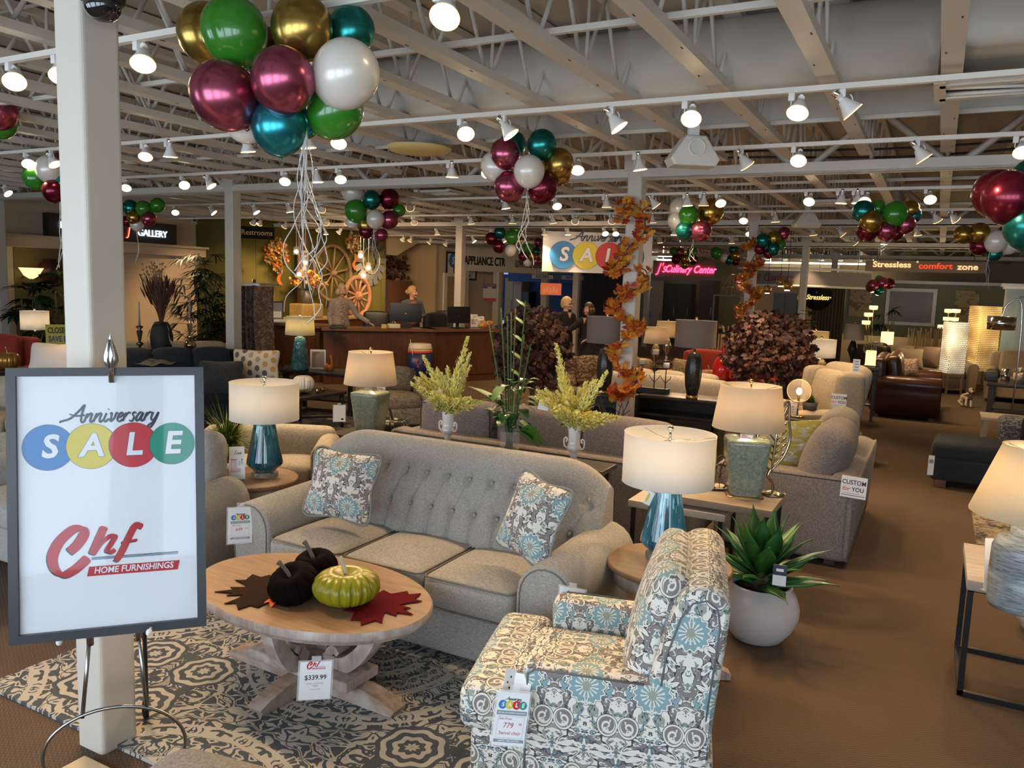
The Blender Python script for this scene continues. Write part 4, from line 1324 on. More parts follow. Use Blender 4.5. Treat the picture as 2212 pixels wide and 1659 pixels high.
# ------------------------------------------------------------------ nesting tables
t = thing('nesting_table', 'grey oak nesting table on black metal legs holding the sage lamp and metal leaf', 'side table')
c1, c2 = A(1490, 1062, .62), A(1703, 1075, .62)
cx, cy = -1.12, 5.02
t.location = (cx, cy, 0)
MB().rbox((0, 0, .605), (.72, .50, .045), .004, n=2).build('tabletop', wood('nest_oak', (.24, .165, .11), (.38, .29, .21), 0, .6), t)
for sx in (-1, 1):
    b = MB()
    for sy in (-1, 1): b.box((sx * .33, sy * .21, .29), (.025, .025, .58))
    b.box((sx * .33, 0, .013), (.025, .42, .025)); b.box((sx * .33, 0, .57), (.025, .42, .025))
    b.build('leg', iron, t)
t = thing('nesting_table', 'lower pale nesting table pulled out below the sage lamp table', 'side table', (cx - .22, cy - .05, 0))
MB().rbox((0, 0, .535), (.62, .42, .045), .004, n=2).build('tabletop', wood('pale_nest_oak', (.45, .37, .30), (.60, .53, .45), 0, .6), t)
for sx in (-1, 1):
    b = MB()
    for sy in (-1, 1): b.box((sx * .28, sy * .18, .255), (.025, .025, .51))
    b.box((sx * .28, 0, .013), (.025, .36, .025))
    b.build('leg', iron, t)
# metal leaf sculpture
silver = mat('champagne_metal', (.50, .43, .33), .22, 1)
p = A(1652, 1068, .63)
t = thing('leaf_sculpture', 'openwork champagne metal leaf sculpture beside the sage lamp', 'sculpture', p, R(35))
out = catmull([(0, 0, .16), (-.07, 0, .24), (-.10, 0, .34), (-.075, 0, .44), (.02, 0, .53), (.09, 0, .60), (.105, 0, .48), (.12, 0, .36), (.085, 0, .25), (.03, 0, .18)], 6, True)
b = MB().tube([(q.x + .02, q.y, q.z) for q in out], .009, 8, closed=True)
mid = catmull([(.015, 0, .17), (.02, 0, .28), (.035, 0, .42), (.09, 0, .58)], 6)
b.tube([(q.x + .02, q.y, q.z) for q in mid], .008, 8)
for k in range(6):
    m_ = mid[3 + k * 2]
    for sg in (-1, 1):
        e = V((m_.x + sg * (.085 - .006 * k), 0, m_.z + .07))
        b.tube([(m_.x + .02, 0, m_.z), (e.x + .02, 0, e.z)], .006, 6)
b.build('leaf', silver, t)
MB().tube(catmull([(.03, 0, .17), (.01, 0, .12), (.04, 0, .08), (.05, 0, .04), (.05, 0, .01)], 5), .011, 8).build('stalk', silver, t)
MB().lathe([(0, 0), (.075, 0), (.075, .008), (.03, .02), (.0, .03)], 28, (.05, 0, 0)).build('base', silver, t)
p = T(1612, 953, 4.95)
def card_lamp(b, M):
    chf_art(b, .05, M @ Matrix.Translation((-.004, .018, 0)), False, .0003)
    rect(b, -.03, .0, .03, .012, M, 2, .0004)
    rect(b, -.02, -.02, .02, -.017, M, 7, .0004)
tagcard('price_tag', 'small white and yellow price tag on the sage lamp by the metal leaf', 'price tag', frame_at(p, toward(p)), .075, .08, card_lamp, False)
p = T(1402, 1076, 3.7)
o = tagcard('price_tag', 'little white and yellow tag hanging under the blue lamp shade', 'price tag', frame_at(p, toward(p, .3)) @ Matrix.Rotation(-.4, 4, 'Z'), .035, .065, lambda b, M: rect(b, -.012, -.02, -.002, .02, M, 2, .0004), False)
# small bicycle-wheel figurine behind the sage lamp
p = A(1553, 1058, .63)
t = thing('wheel_figurine', 'small dark spoked wheel figurine behind the sage lamp', 'figurine', p, .5)
b = MB().tube([(.055 * math.cos(g), 0, .085 + .085 * math.sin(g)) for g in [2 * PI * k / 28 for k in range(28)]], .006, 6, closed=True)
for k in range(8): b.tube([(0, 0, .085), (.055 * math.cos(k * PI / 4), 0, .085 + .085 * math.sin(k * PI / 4))], .002, 4)
b.build('wheel', mat('rust_metal', (.12, .06, .03), .5, .6), t)
MB().tube(catmull([(0, 0, .085), (.01, 0, .16), (.03, 0, .20), (.0, 0, .225), (-.02, 0, .21)], 4), .005, 6).build('frame', mat('rust_metal', (.12, .06, .03), .5, .6), t)
MB().box((0, 0, .006), (.12, .06, .012)).build('base', black, t)
# power cords
cordm = mat('lamp_cord', (.55, .52, .47), .5)
tag(MB().tube(catmull([A(1612, 1062, .62) + V((.06, -.2, 0)), A(1612, 1100, .5), A(1590, 1160, .3), A(1575, 1210, .05), A(1560, 1230, .01)], 8), .003, 6).build('lamp_cord', cordm), 'pale lamp cord dangling below the nesting tables', 'cord')

# ------------------------------------------------------------------ ottomans
navy = fabric('charcoal_navy', (.009, .012, .016), (.028, .035, .043), 300)
t = thing('ottoman', 'charcoal navy upholstered ottoman with wooden feet beside the aisle', 'ottoman', (.66, 9.40, 0), R(-3))
MB().rbox((0, 0, .19), (1.15, .70, .24), .04, n=6).build('base', navy, t)
o = MB().rbox((0, 0, .38), (1.17, .72, .17), .06, puff=(0, 0, .025), n=8).build('cushion', navy, t)
for sx in (-1, 1):
    for sy in (-1, 1): MB().box((sx * .47, sy * .27, .04), (.1, .1, .08)).build('foot', wood('red_foot', (.10, .03, .012), (.2, .07, .03), 0), t)
p = A(2011, 1005, .25)
tagcard('care_tag', 'white swing ticket hanging on the navy ottoman corner', 'price tag', frame_at(p, toward(p, .2)), .055, .2, lambda b, M: rect(b, -.02, .02, .02, .06, M, 7, .0004), False)
t = thing('navy_armchair', 'charcoal navy armchair pulled up behind the navy ottoman', 'armchair', (1.52, 10.35, 0), R(-60))
MB().rbox((0, 0, .24), (.85, .8, .3), .05).build('base', navy, t)
MB().rbox((0, -.05, .45), (.6, .7, .16), .06, puff=(0, 0, .03)).build('seat_cushion', navy, t)
for sg in (-1, 1): MB().rbox((sg * .38, -.02, .42), (.2, .8, .48), .09, puff=(.02, .02, .02)).build('arm', navy, t)
MB().rbox((0, .36, .66), (.8, .24, .72), .1, puff=(.02, .03, .02)).build('back', navy, t)
p = A(470, 1690, .40)
o = MB().rbox((0, 0, .24), (.66, .6, .42), .09, puff=(.02, .02, .025), n=8).build('cushion_ottoman', fabric('taupe_cloth', (.19, .17, .16), (.33, .30, .28), 380), loc=(p.x + .13, p.y - .18, 0), rz=.15)
tag(o, 'taupe cloth ottoman corner at the near edge of the medallion rug', 'ottoman')

# ------------------------------------------------------------------ left round table: brochure and grass plant
leaflet(A(512, 1036, .579), 'love brochure in an acrylic stand on the far round table', 0, .095, .215)
p = A(487, 1000, .585)
t = thing('potted_grass', 'bushy green grass plant on the far round table', 'plant', (p.x - .03, p.y + .05, .585))
MB().lathe([(0, 0), (.075, 0), (.09, .14), (.08, .14), (.075, .12), (0, .12)], 24).build('pot', mat('dark_pot', (.03, .025, .02), .6), t)
gm = [mat('grass_dark', (.03, .07, .008), .5), mat('grass_mid', (.09, .15, .01), .5), mat('grass_light', (.24, .29, .03), .5)]
b = MB()
random.seed(3)
for k in range(420):
    g = rnd(0, 2 * PI); el = rnd(.35, 1.45); L = rnd(.20, .38) * (1.1 if el > .8 else 1)
    b.leaf((.05 * math.cos(g) * rnd(0, 1), .05 * math.sin(g) * rnd(0, 1), .12), (math.cos(g) * math.cos(el), math.sin(g) * math.cos(el), math.sin(el)), L, .0045, droop=rnd(.2, .8), mi=random.choice((0, 1, 1, 2)), n=4, shape=1)
for k in range(60):
    g = rnd(0, 2 * PI)
    b.leaf((0, 0, .12), (math.cos(g) * .6, math.sin(g) * .6, 1), rnd(.38, .5), .003, droop=rnd(.0, .5), mi=0, n=5, shape=1)
b.build('grass', gm, t)
# ------------------------------------------------------------------ light tracks and spots
trackm = mat('track_white', (.70, .66, .59), .4)
lensm = mat('lit_lamp_face', (1, .86, .6), em=16, emc=(1, .80, .47))
rimm = mat('lamp_rim_glow', (1, .6, .25), em=3.2, emc=(1, .52, .16))  # orange bloom around the lit lens, put into the rim as emission
ORD = ['nearest', 'second', 'third', 'fourth', 'fifth', 'sixth', 'seventh', 'eighth']
TRK = [2.75, 4.88, 6.62, 9.5, 11.8, 14.4, 16.8, 20.5]
for i, y in enumerate(TRK):
    tag(MB().box(((XL + 5) / 2 + (2.2 if i < 3 else 0), y, 3.055), (5 - XL - (4.4 if i < 3 else 0), .036, .03)).build('light_track', trackm), 'white ceiling light track, %s from the shop front' % ORD[i], 'light track', 'ceiling light tracks')
LAMPS = {0: [(20, 150, 'c'), (120, 153, 'c'), (297, 125, 'c'), (945, 45, 'c')],
         1: [(55, 347, 'c'), (110, 352, 's'), (308, 330, 'c'), (360, 330, 'd'), (525, 318, 'd'), (655, 318, 'd'), (723, 310, 'c'), (993, 293, 'c'), (1087, 290, 's'), (1320, 262, 's'), (1478, 260, 'c'), (1708, 243, 'c'), (1817, 240, 's')],
         2: [(10, 410, 's'), (268, 407, 'c'), (392, 398, 'c'), (448, 394, 's'), (610, 385, 'c'), (678, 392, 'd'), (728, 388, 'c'), (968, 376, 'd'), (1043, 375, 'c'), (1238, 368, 'c'), (1370, 356, 'd'), (1600, 350, 's'), (1713, 345, 'c'), (1980, 328, 's'), (2192, 325, 'c')],
         3: [(375, 455, 'c'), (455, 453, 's'), (548, 452, 's'), (620, 450, 'd'), (690, 452, 'f'), (750, 450, 'f'), (880, 453, 'f'), (1085, 447, 'd'), (1195, 444, 'c'), (1303, 441, 'd'), (1408, 438, 's'), (1477, 438, 'd'), (1512, 440, 'd'), (1547, 438, 'c'), (1740, 434, 'c'), (1808, 437, 'd'), (1842, 437, 'd'), (1861, 435, 'c'), (1998, 433, 'c'), (2105, 432, 'c')],
         4: [(700, 480, 'f'), (745, 488, 'f'), (800, 482, 'f'), (890, 484, 'f'), (1012, 484, 'd'), (1102, 484, 'd'), (1188, 482, 'd'), (1237, 480, 'f'), (1317, 478, 'f'), (1403, 476, 'd'), (1510, 476, 'c'), (1600, 472, 'c'), (1668, 468, 'd'), (2018, 462, 's'), (2055, 468, 's')],  # first and third lamps here are added, to brighten the people's faces
         5: [(700, 500, 'd'), (790, 498, 'f'), (940, 506, 'd'), (1060, 508, 'f'), (1172, 508, 'd'), (1222, 506, 'd'), (1302, 503, 'c'), (1325, 502, 'c'), (1450, 520, 'd'), (1480, 517, 'c'), (1613, 503, 'c'), (1750, 505, 'd'), (1813, 505, 's'), (1882, 522, 'd'), (1940, 520, 's'), (1975, 505, 'd'), (2085, 512, 's')],  # first three lamps here are added, for more light over the counter
         6: [(1020, 534, 's'), (1050, 536, 'd'), (1085, 538, 's'), (1420, 545, 'd'), (1572, 580, 'd'), (1840, 540, 's'), (1905, 520, 'd')],
         7: [(1120, 545, 'd'), (1480, 540, 'd'), (1740, 580, 'd')]}
def head_mesh():
    b = MB().lathe([(.0, .095), (.020, .095), (.020, .05), (.017, .05), (.017, .03), (.028, .022), (.034, .0), (.055, -.045), (.059, -.062)], 20)
    return b
HEAD = None
AIM = {'f': (-.5, .75, -.5), 'c': (.0, -.62, -.72), 's': (.55, .25, -.70), 'd': (.05, .1, -1)}
random.seed(11)
nums = ['first', 'second', 'third', 'fourth', 'fifth', 'sixth', 'seventh', 'eighth', 'ninth', 'tenth', 'eleventh', 'twelfth', 'thirteenth', 'fourteenth', 'fifteenth', 'sixteenth', 'seventeenth', 'eighteenth', 'nineteenth', 'twentieth']
for ti, lst in LAMPS.items():
    y = TRK[ti]
    lst = sorted(lst)
    for j, (px, py, am) in enumerate(lst):
        x = AY(px, py, y).x
        lab = 'white track spotlight, %s along the %s light track from the gallery end' % (nums[j], ORD[ti])
        if HEAD is None:
            t = thing('track_light', lab, 'spotlight', (x, y, 3.04), 0, 'track spotlights')
            HEAD = t
            MB().rbox((0, 0, -.022), (.035, .034, .045), .004, n=1).build('adapter', white2, t)
            MB().tube(catmull([(.0, 0, -.04), (.0, 0, -.075), (.03, 0, -.09), (.055, 0, -.06), (.04, 0, -.03)], 3), .004, 6).build('cable', white2, t)
            h = head_mesh().build('lamp_head', white2, t)
            MB().lathe([(.0, -.064), (.05, -.0635), (.0575, -.0625)][::-1], 20).build('lens', lensm, h)
            MB().tube([(.0585 * math.cos(2 * PI * k / 24), .0585 * math.sin(2 * PI * k / 24), -.061) for k in range(24)], .0022, 5, closed=True).build('rim', rimm, h)
            MB().lathe([(.0205, .06), (.0215, .062), (.0215, .09), (.0205, .092)], 16).build('socket', chrome, h)
            L = D.lights.new('spot', 'SPOT'); L.energy = LAMP_W; L.color = LAMP_C; L.spot_size = R(82); L.spot_blend = .6; L.shadow_soft_size = .05
            s_ = D.objects.new('spot', L); COL.objects.link(s_); s_.parent = h; s_.location = (0, 0, -.068)
        else:
            t = dup(HEAD, (x, y, 3.04), label=lab)
        h = [c for c in D.objects if c.parent == t and c.name.startswith('lamp_head')][0]
        ax = V(AIM[am])
        dv = V((ax.x + rnd(-.12, .12), ax.y + rnd(-.12, .12), ax.z))
        if am == 'c':
            e = EYE - V((x, y, 2.93)); e.z = 0; e.normalize()
            dv = e * rnd(.50, .72) + V((rnd(-.2, .2), 0, -.72))
        h.rotation_mode = 'QUATERNION'
        h.rotation_quaternion = (-dv).to_track_quat('Z', 'Y')
        h.location = (.045, 0, -.07) if am != 's' else (.02, 0, -.08)
D.lights['spot'].energy = LAMP_W
# a track along the olive wall, its lamps turned to the wall
tag(MB().box((-11.9, 16.5, 3.055), (.036, 15, .03)).build('light_track', trackm), 'white ceiling light track running along the olive wall', 'light track', 'ceiling light tracks')
for j, (px, py) in enumerate(((548, 452), (562, 458), (617, 452), (690, 455), (735, 470), (800, 475), (872, 488), (888, 490), (930, 495), (965, 500))):
    y = AX(px, py, -11.9).y
    t = dup(HEAD, (-11.9, y, 3.04), label='white track spotlight turned to the olive and office walls, %s from the cream column' % nums[j])
    h = [c for c in D.objects if c.parent == t and c.name.startswith('lamp_head')][0]
    h.rotation_quaternion = (V((.70, rnd(-.3, .3), .75))).to_track_quat('Z', 'Y')
    h.location = (0, 0, -.08)

# ------------------------------------------------------------------ balloons
def bal(name, c, me, ro, coat=0):
    m, nt, b = nmat(name)
    b.inputs['Base Color'].default_value = (*c, 1); b.inputs['Metallic'].default_value = me; b.inputs['Roughness'].default_value = ro
    b.inputs['Coat Weight'].default_value = coat; b.inputs['Coat Roughness'].default_value = .04
    return m
BM = {'g': bal('green_latex', (.03, .20, .015), 0, .22, .5), 'd': bal('gold_chrome', (.42, .28, .07), .92, .24), 'm': bal('mauve_chrome', (.40, .09, .15), .88, .24),
      't': bal('teal_chrome', (.02, .22, .20), .85, .25), 'w': bal('pearl_white', (.72, .67, .60), .12, .3, .4), 'b': bal('burgundy_chrome', (.16, .012, .03), .8, .25, .2), 'c': bal('blue_chrome', (.03, .28, .34), .85, .26)}
CN = {'g': 'green', 'd': 'gold', 'm': 'mauve', 't': 'teal', 'w': 'white', 'b': 'burgundy', 'c': 'blue'}
BMESH = {}
def balloon_mesh(c):
    if c in BMESH: return BMESH[c]
    prof = [(.0, -1.14), (.07, -1.13), (.05, -1.09), (.06, -1.06)]
    for k in range(1, 22):
        a = PI * (k / 21.0)
        r = math.sin(a) * (1 - .06 * (1 + math.cos(a)) / 2); z = -math.cos(a) * 1.04
        prof.append((r, z))
    prof[-1] = (0, 1.04)
    prof = prof[:3] + [q for q in prof[3:] if q[1] > -1.03 or q[0] < .07]
    o = MB().lathe(prof, 40).build('balloon', BM[c])
    BMESH[c] = o.data
    D.objects.remove(o)
    return BMESH[c]
ribm = mat('white_ribbon', (.72, .70, .68), .3)
def bunch(label, t0, lst, rib=None, nr=5, rl=1.0, rsp=.1):
    """lst: (px, py, radius px, colour, depth offset in radii)"""
    cx = sum(q[0] for q in lst) / len(lst); cy = sum(q[1] for q in lst) / len(lst)
    c = T(cx, cy, t0)
    th = thing('balloon_bunch', label, 'balloons', c)
    for px, py, r, col, dz in lst:
        rm = r * t0 / F
        p = T(px, py, t0 + dz * rm)
        o = D.objects.new('balloon', balloon_mesh(col)); COL.objects.link(o); o.parent = th
        o.location = p - c
        out = (p - c) / rm
        o.rotation_mode = 'QUATERNION'
        o.rotation_quaternion = V((out.x * .35, out.y * .35, 1.0 + .25 * out.z)).to_track_quat('Z', 'Y')
        o.scale = (rm, rm, rm)
    if rib:
        rp = T(rib[0], rib[1], t0) - c
        for k in range(nr):
            L = rl * rnd(.6, 1.05); a = rnd(0, 6.28); n = 12
            pts = [(rp.x + rsp * math.sin(a + i * .5 + k) * (i / n) * rnd(.5, 1.1), rp.y + rsp * math.cos(a * 1.7 + i * .45) * (i / n), rp.z - L * i / n) for i in range(n + 1)]
            MB().tube(catmull(pts, 4), .0028 if t0 < 5 else .0055, 4, flat=.25).build('ribbon', ribm, th)
    return th
bunch('largest balloon bunch, green gold mauve white and blue, by the first column', 3.3,
      [(450, 75, 68, 'd', .9), (507, 70, 72, 'g', -.2), (652, 62, 67, 'd', -.3), (757, 68, 54, 't', .9), (486, 207, 72, 'm', -.5), (611, 175, 67, 'm', -1.1), (746, 161, 72, 'w', -.5), (722, 238, 64, 'g', .5), (603, 275, 60, 'c', -.1), (530, 270, 42, 'w', 1.2), (655, 262, 40, 'c', 1.2), (580, 120, 60, 'b', 1.4)], (662, 275), 11, .80, .09)
bunch('balloon bunch with a pearl white balloon between mauve and burgundy ones, over the flower arrangements', 6.3,
      [(1072, 360, 34, 'w', .8), (1092, 333, 33, 'm', -.3), (1170, 313, 32, 't', -.5), (1205, 355, 35, 'd', .3), (1143, 371, 34, 'w', -1), (1100, 404, 33, 'm', -.2), (1172, 406, 34, 'b', .1), (1108, 312, 30, 't', 1.3), (1210, 378, 24, 'd', .9)], (1138, 412), 4, .58, .08)
bunch('balloon bunch over the service counter with one dark burgundy balloon on top', 10.6,
      [(762, 414, 25, 'w', .4), (803, 432, 20, 't', -.6), (841, 430, 22, 'b', .2), (769, 456, 25, 'g', -.2), (811, 474, 20, 'w', -.9), (841, 475, 20, 'm', 0), (790, 486, 20, 'd', .7), (862, 455, 14, 'g', 1.2), (790, 500, 16, 'b', .8), (824, 508, 14, 'm', .2), (761, 480, 14, 'w', 1)], (808, 498), 4, .7, .07)
bunch('balloon bunch with a gold balloon beside the garlanded column', 10.0,
      [(1470, 450, 24, 'w', .8), (1462, 478, 20, 'w', .6), (1487, 466, 22, 'g', -.3), (1535, 458, 28, 'd', .3), (1478, 498, 19, 't', -.2), (1515, 499, 22, 'm', -.7)], (1497, 515), 4, .3, .05)
bunch('balloon bunch of green gold and mauve high over the brown leather sofa', 7.9,
      [(1866, 457, 24, 't', .2), (1882, 479, 24, 'd', -.4), (1933, 463, 27, 'g', -.5), (1873, 500, 22, 'b', .5), (1915, 499, 21, 'm', -.2), (1956, 485, 21, 'm', -.1), (1966, 452, 19, 'd', .6), (1972, 465, 18, 'c', 1), (1895, 450, 18, 'g', 1), (1935, 505, 16, 'b', .8)], (1910, 520), 2, .12, .04)
bunch('gold and pearl pink balloon bunch at the pale blue pilaster', 8.6,
      [(2082, 507, 20, 'd', .2), (2116, 504, 22, 'd', -.2), (2116, 532, 20, 'b', .5), (2151, 522, 24, 'w', -.6), (2180, 530, 20, 'w', .2), (2147, 548, 17, 't', .7), (2172, 505, 18, 'b', .9)], (2137, 545), 3, .55, .04)
bunch('dark burgundy and teal balloon bunch cut by the picture edge', 4.7,
      [(2155, 420, 52, 'b', .3), (2180, 428, 56, 'b', -.4), (2222, 490, 50, 't', -.6), (2235, 390, 50, 't', .5), (2262, 450, 52, 'm', .3)])
bunch('balloon bunch in front of the lettered appliance fascia', 16.0,
      [(1062, 516, 14, 'b', .2), (1080, 503, 13, 't', -.2), (1106, 512, 15, 'g', 0), (1077, 533, 14, 'b', -.5), (1103, 541, 13, 'w', -.1), (1121, 522, 11, 'd', .4), (1114, 497, 15, 'g', .9)])
bunch('small green gold and red balloon bunch touching the sale banner', 17.2,
      [(1128, 538, 11, 'g', .3), (1142, 537, 11, 'g', -.3), (1130, 554, 11, 'b', 0), (1151, 555, 11, 'd', -.4), (1158, 544, 10, 't', .3), (1158, 564, 11, 'm', .1), (1140, 566, 10, 'w', .4), (1163, 524, 10, 'm', .7)])
bunch('green balloon bunch in front of the neon gallery sign', 12.0,
      [(282, 449, 17, 't', .2), (310, 451, 17, 'g', -.3), (340, 444, 16, 'g', .2), (289, 470, 15, 'd', -.3), (321, 473, 16, 'm', -.4), (296, 485, 15, 'w', .4), (275, 478, 12, 'b', .7)], (296, 497), 2, .5, .04)
bunch('green white and burgundy balloon bunch half behind the first column', 8.0,
      [(76, 384, 26, 'g', .3), (107, 366, 29, 'w', -.3), (116, 413, 24, 'b', -.3), (139, 397, 20, 't', .1), (133, 350, 22, 'm', .6), (145, 425, 18, 'm', .8)], (130, 432), 3, .75, .05)
bunch('mauve and green balloon pair at the far edge beyond the first column', 6.4,
      [(-2, 242, 38, 'm', -.3), (2, 264, 35, 'g', .4), (-50, 240, 36, 'd', .2)])
bunch('teal and bronze balloon bunch on the second garlanded column', 12.4,
      [(1648, 520, 15, 't', -.1), (1672, 515, 16, 'd', .1), (1693, 504, 14, 'm', .3), (1671, 538, 14, 't', -.4), (1686, 530, 11, 'g', .6), (1641, 538, 12, 'b', .5), (1660, 548, 11, 'b', .4)])
bunch('burgundy and gold balloon bunch before the pink neon sign', 19.0,
      [(1460, 560, 10, 'b', 0), (1479, 560, 10, 'd', -.4), (1498, 562, 10, 'b', 0), (1468, 545, 10, 'm', .3), (1495, 545, 12, 'g', .1), (1455, 543, 9, 'g', .5), (1480, 572, 9, 'd', .5)])
bunch('green and grey balloon bunch between the two garlanded columns', 19.5,
      [(1547, 547, 13, 'g', 0), (1585, 540, 11, 't', .2), (1588, 552, 12, 'd', -.3), (1565, 557, 10, 'w', .3), (1575, 562, 10, 't', .1), (1590, 565, 9, 'b', .4)])
bunch('small burgundy and teal balloon bunch under the comfort zone sign', 17.0,
      [(1882, 620, 12, 'd', .3), (1886, 617, 13, 'm', -.1), (1906, 612, 13, 'm', -.4), (1920, 613, 12, 'b', .1), (1898, 628, 10, 't', -.2), (1899, 604, 9, 'g', .5)])
# ------------------------------------------------------------------ furniture further back
def G(px, py, t, z=0):
    p = T(px, py, t)
    return V((p.x, p.y, z))
FACE = lambda p: math.atan2(-p[0], p[1])       # turn that makes a thing's -y side look at the viewer
def sofa(label, p, rz, w, d, m, n=3, hb=.85, arm='roll', seat=.45, name='sofa', cat='sofa', feet=footm, am=.24, cush=True, group=None):
    t = thing(name, label, cat, (p[0], p[1], p[2]), rz, group)
    MB().rbox((0, 0, seat * .45), (w - am, d * .9, seat * .5), .03, n=4).build('base', m, t)
    iw = w - 2 * am
    for k in range(n):
        x = -iw / 2 + iw * (k + .5) / n
        MB().rbox((x, -d * .08, seat - .07), (iw / n - .01, d * .75, .16), .05, puff=(0, .01, .03), n=6).build('seat_cushion', m, t)
        if cush: MB().rbox((0, 0, 0), (iw / n - .01, .2, hb - seat + .04), .07, puff=(.01, .03, .02), n=6, M=TR(x, d * .2, (hb + seat) / 2 + .01, 0, -.15)).build('back_cushion', m, t)
    MB().rbox((0, d * .42, hb / 2 + .03), (w - am * .6, .2, hb - .08), .07, puff=(0, .01, .02), n=6).build('back', m, t)
    for sg in (-1, 1):
        b = MB()
        if arm == 'roll': rolled_arm(b, sg * (iw / 2), sg, -d * .5, d * .42, am, seat + .19, 0, 0)
        else: b.rbox((sg * (w / 2 - am / 2), -.02, (seat + .17) / 2 + .03), (am, d * .92, seat + .1), .05, n=5)
        b.build('arm', [m, m], t)
        for y in (-d * .4, d * .4): MB().box((sg * (w / 2 - .12), y, .035), (.07, .07, .07)).build('foot', feet, t)
    return t
def rect_table(label, p, rz, w, d, h, m, name='table', cat='table', th=.04, leg=.05, shelf=None, inset=.03):
    t = thing(name, label, cat, p, rz)
    MB().rbox((0, 0, h - th / 2), (w, d, th), .006, n=2).build('tabletop', m, t)
    for sx in (-1, 1):
        for sy in (-1, 1): MB().box((sx * (w / 2 - inset - leg / 2), sy * (d / 2 - inset - leg / 2), (h - th) / 2), (leg, leg, h - th)).build('leg', m, t)
    if shelf: MB().box((0, 0, shelf), (w - .1, d - .1, .025)).build('shelf', m, t)
    return t
espresso = wood('espresso_wood', (.012, .009, .008), (.035, .025, .02), 0, .35)
walnut = wood('walnut', (.055, .022, .010), (.13, .055, .025), 0, .4)
beigef = fabric('beige_cloth', (.29, .25, .20), (.44, .39, .325), 200)
tanf = fabric('tan_cloth', (.26, .19, .12), (.40, .31, .21), 200)
redf = fabric('red_cloth', (.26, .025, .012), (.40, .05, .025), 200)
denim = fabric('slate_navy_cloth', (.010, .013, .019), (.028, .035, .046), 200)
tweed = fabric('oatmeal_tweed', (.17, .135, .09), (.38, .32, .24), 90)
leather = mat('brown_leather', (.075, .024, .012), .33, nz=(4, .3), bp=(30, .12), coat=.15)
pebble = glaze('gold_pebble', (.10, .065, .02), (.45, .32, .12), None, 30, .2, (1, 1, 1))
blackgl = mat('black_ceramic', (.012, .011, .011), .25)

# console tables with the taupe lamps
def console(label, p, w):
    t = thing('console_table', label, 'console', p, R(2))
    MB().rbox((0, 0, .735), (w, .42, .04), .006, n=2).build('top', espresso, t)
    for sx in (-1, 1): MB().rbox((sx * (w / 2 - .025), 0, .357), (.05, .40, .715), .008, n=2).build('side_panel', espresso, t)
    for z in (.54, .12): MB().box((0, 0, z), (w - .1, .38, .025)).build('shelf', espresso, t)
    MB().box((0, .19, .4), (w - .1, .015, .62)).build('back_panel', espresso, t)
    o = MB().box((w * .2, -.185, .45), (w * .45, .02, .14)).build('drawer', espresso, t)
    MB().ball((w * .2, -.205, .45), .012, 8).build('knob', iron, o)
    return t
pc = A(1448, 858, .755)
console('espresso console table with a drawer behind the garlanded column', (pc.x + .02, pc.y + .22, 0), 1.0)
pc2 = A(1292, 850, .755)
console('second espresso console table, on the service counter side of the garlanded column', (pc2.x - .05, pc2.y + .2, 0), .85)
perf = glaze('black_perforated_ceramic', (.006, .006, .006), (.03, .028, .027), (.10, .085, .07), 34, .3, (1, 1, 1), .1)
perfbody = [(.05, .045), (.058, .05), (.078, .14), (.088, .25), (.088, .33), (.075, .44), (.06, .49), (.03, .50), (.015, .52)]
footb = [(.062, 0), (.062, .04), (.05, .045), (0, .045)]
lamp('table_lamp', 'black perforated lamp with taupe drum shade on the espresso console', A(1494, 862, .757), perfbody, perf, .56, .215, .215, .28, sh_taupe, 5, footb, brass)
lamp('table_lamp', 'black perforated lamp with taupe drum shade half behind the garlanded column', A(1304, 851, .757), perfbody, perf, .56, .215, .215, .28, sh_taupe, 5, footb, brass)
leaflet(A(1303, 846, .757), 'love leaflet in a stand on the console behind the garlanded column', 0, .09, .2)
# three tier candle stand
p = A(1408, 848, .757)
t = thing('candle_stand', 'black branching candle stand with three white pillar candles', 'candle holder', p)
MB().box((0, 0, .028), (.38, .09, .056)).build('base', black, t)
for x, h in ((-.13, .30), (.02, .42), (.15, .28)):
    b = MB().cyl((x, 0, .05), (x, 0, h), .006, n=8).lathe([(.0, 0), (.035, .004), (.035, .01), (0, .01)], 16, (x, 0, h))
    for sg in (-1, 1): b.tube([(x, 0, .12), (x + sg * .05, 0, .17), (x + sg * .06, 0, .2)], .004, 5)
    b.build('stem', iron, t)
    MB().lathe([(.034, 0), (.034, .05), (.030, .054), (0, .05)], 20, (x, 0, h + .01)).build('candle', mat('candle_wax', (.75, .70, .64), .5), t)
# beige sofa back and red sofa group
p = G(1500, 850, 10.6)
sofa('pale grey sofa seen from behind, in front of the red sofa', p + V((-.30, 0, 0)), R(180), 1.8, .9, beigef, 3, .80, 'box')
p = G(1500, 800, 12.9)
sofa('red sofa with a patterned pillow and red vases beyond the espresso console', (p.x + .45, p.y, 0), R(-8), 1.8, .9, redf, 2, .92, 'box')
pillow(G(1478, 787, 12.4, .66), .40, .38, .15, splotch('tan_scroll_print', (.36, .27, .15), (.16, .10, .06), (.45, .38, .27), 26), -.1, -.3, 'tan scroll print pillow on the red sofa', uv=False)
pumpkin(G(1532, 822, 12.2, .52), .17, .2, mat('rust_velvet', (.30, .06, .02), .6, sh=.5), 'rust coloured velvet pumpkin on the red sofa', 10, sst)
def vase(label, p, prof, m, name='vase', cat='vase', n=28):
    o = MB().lathe(prof, n).build(name, m); o.location = p
    return tag(o, label, cat)
rgl = mat('red_glass', (.32, .008, .006), .12, coat=.5)
rv = [(.0, 0), (.11, 0), (.14, .05), (.14, .20), (.10, .30), (.035, .36), (.03, .44), (.045, .47), (.03, .47), (.02, .36), (0, .34)]
vase('tall red glass bottle vase at the arm of the red sofa', T(1560, 822, 10.9), rv, rgl)
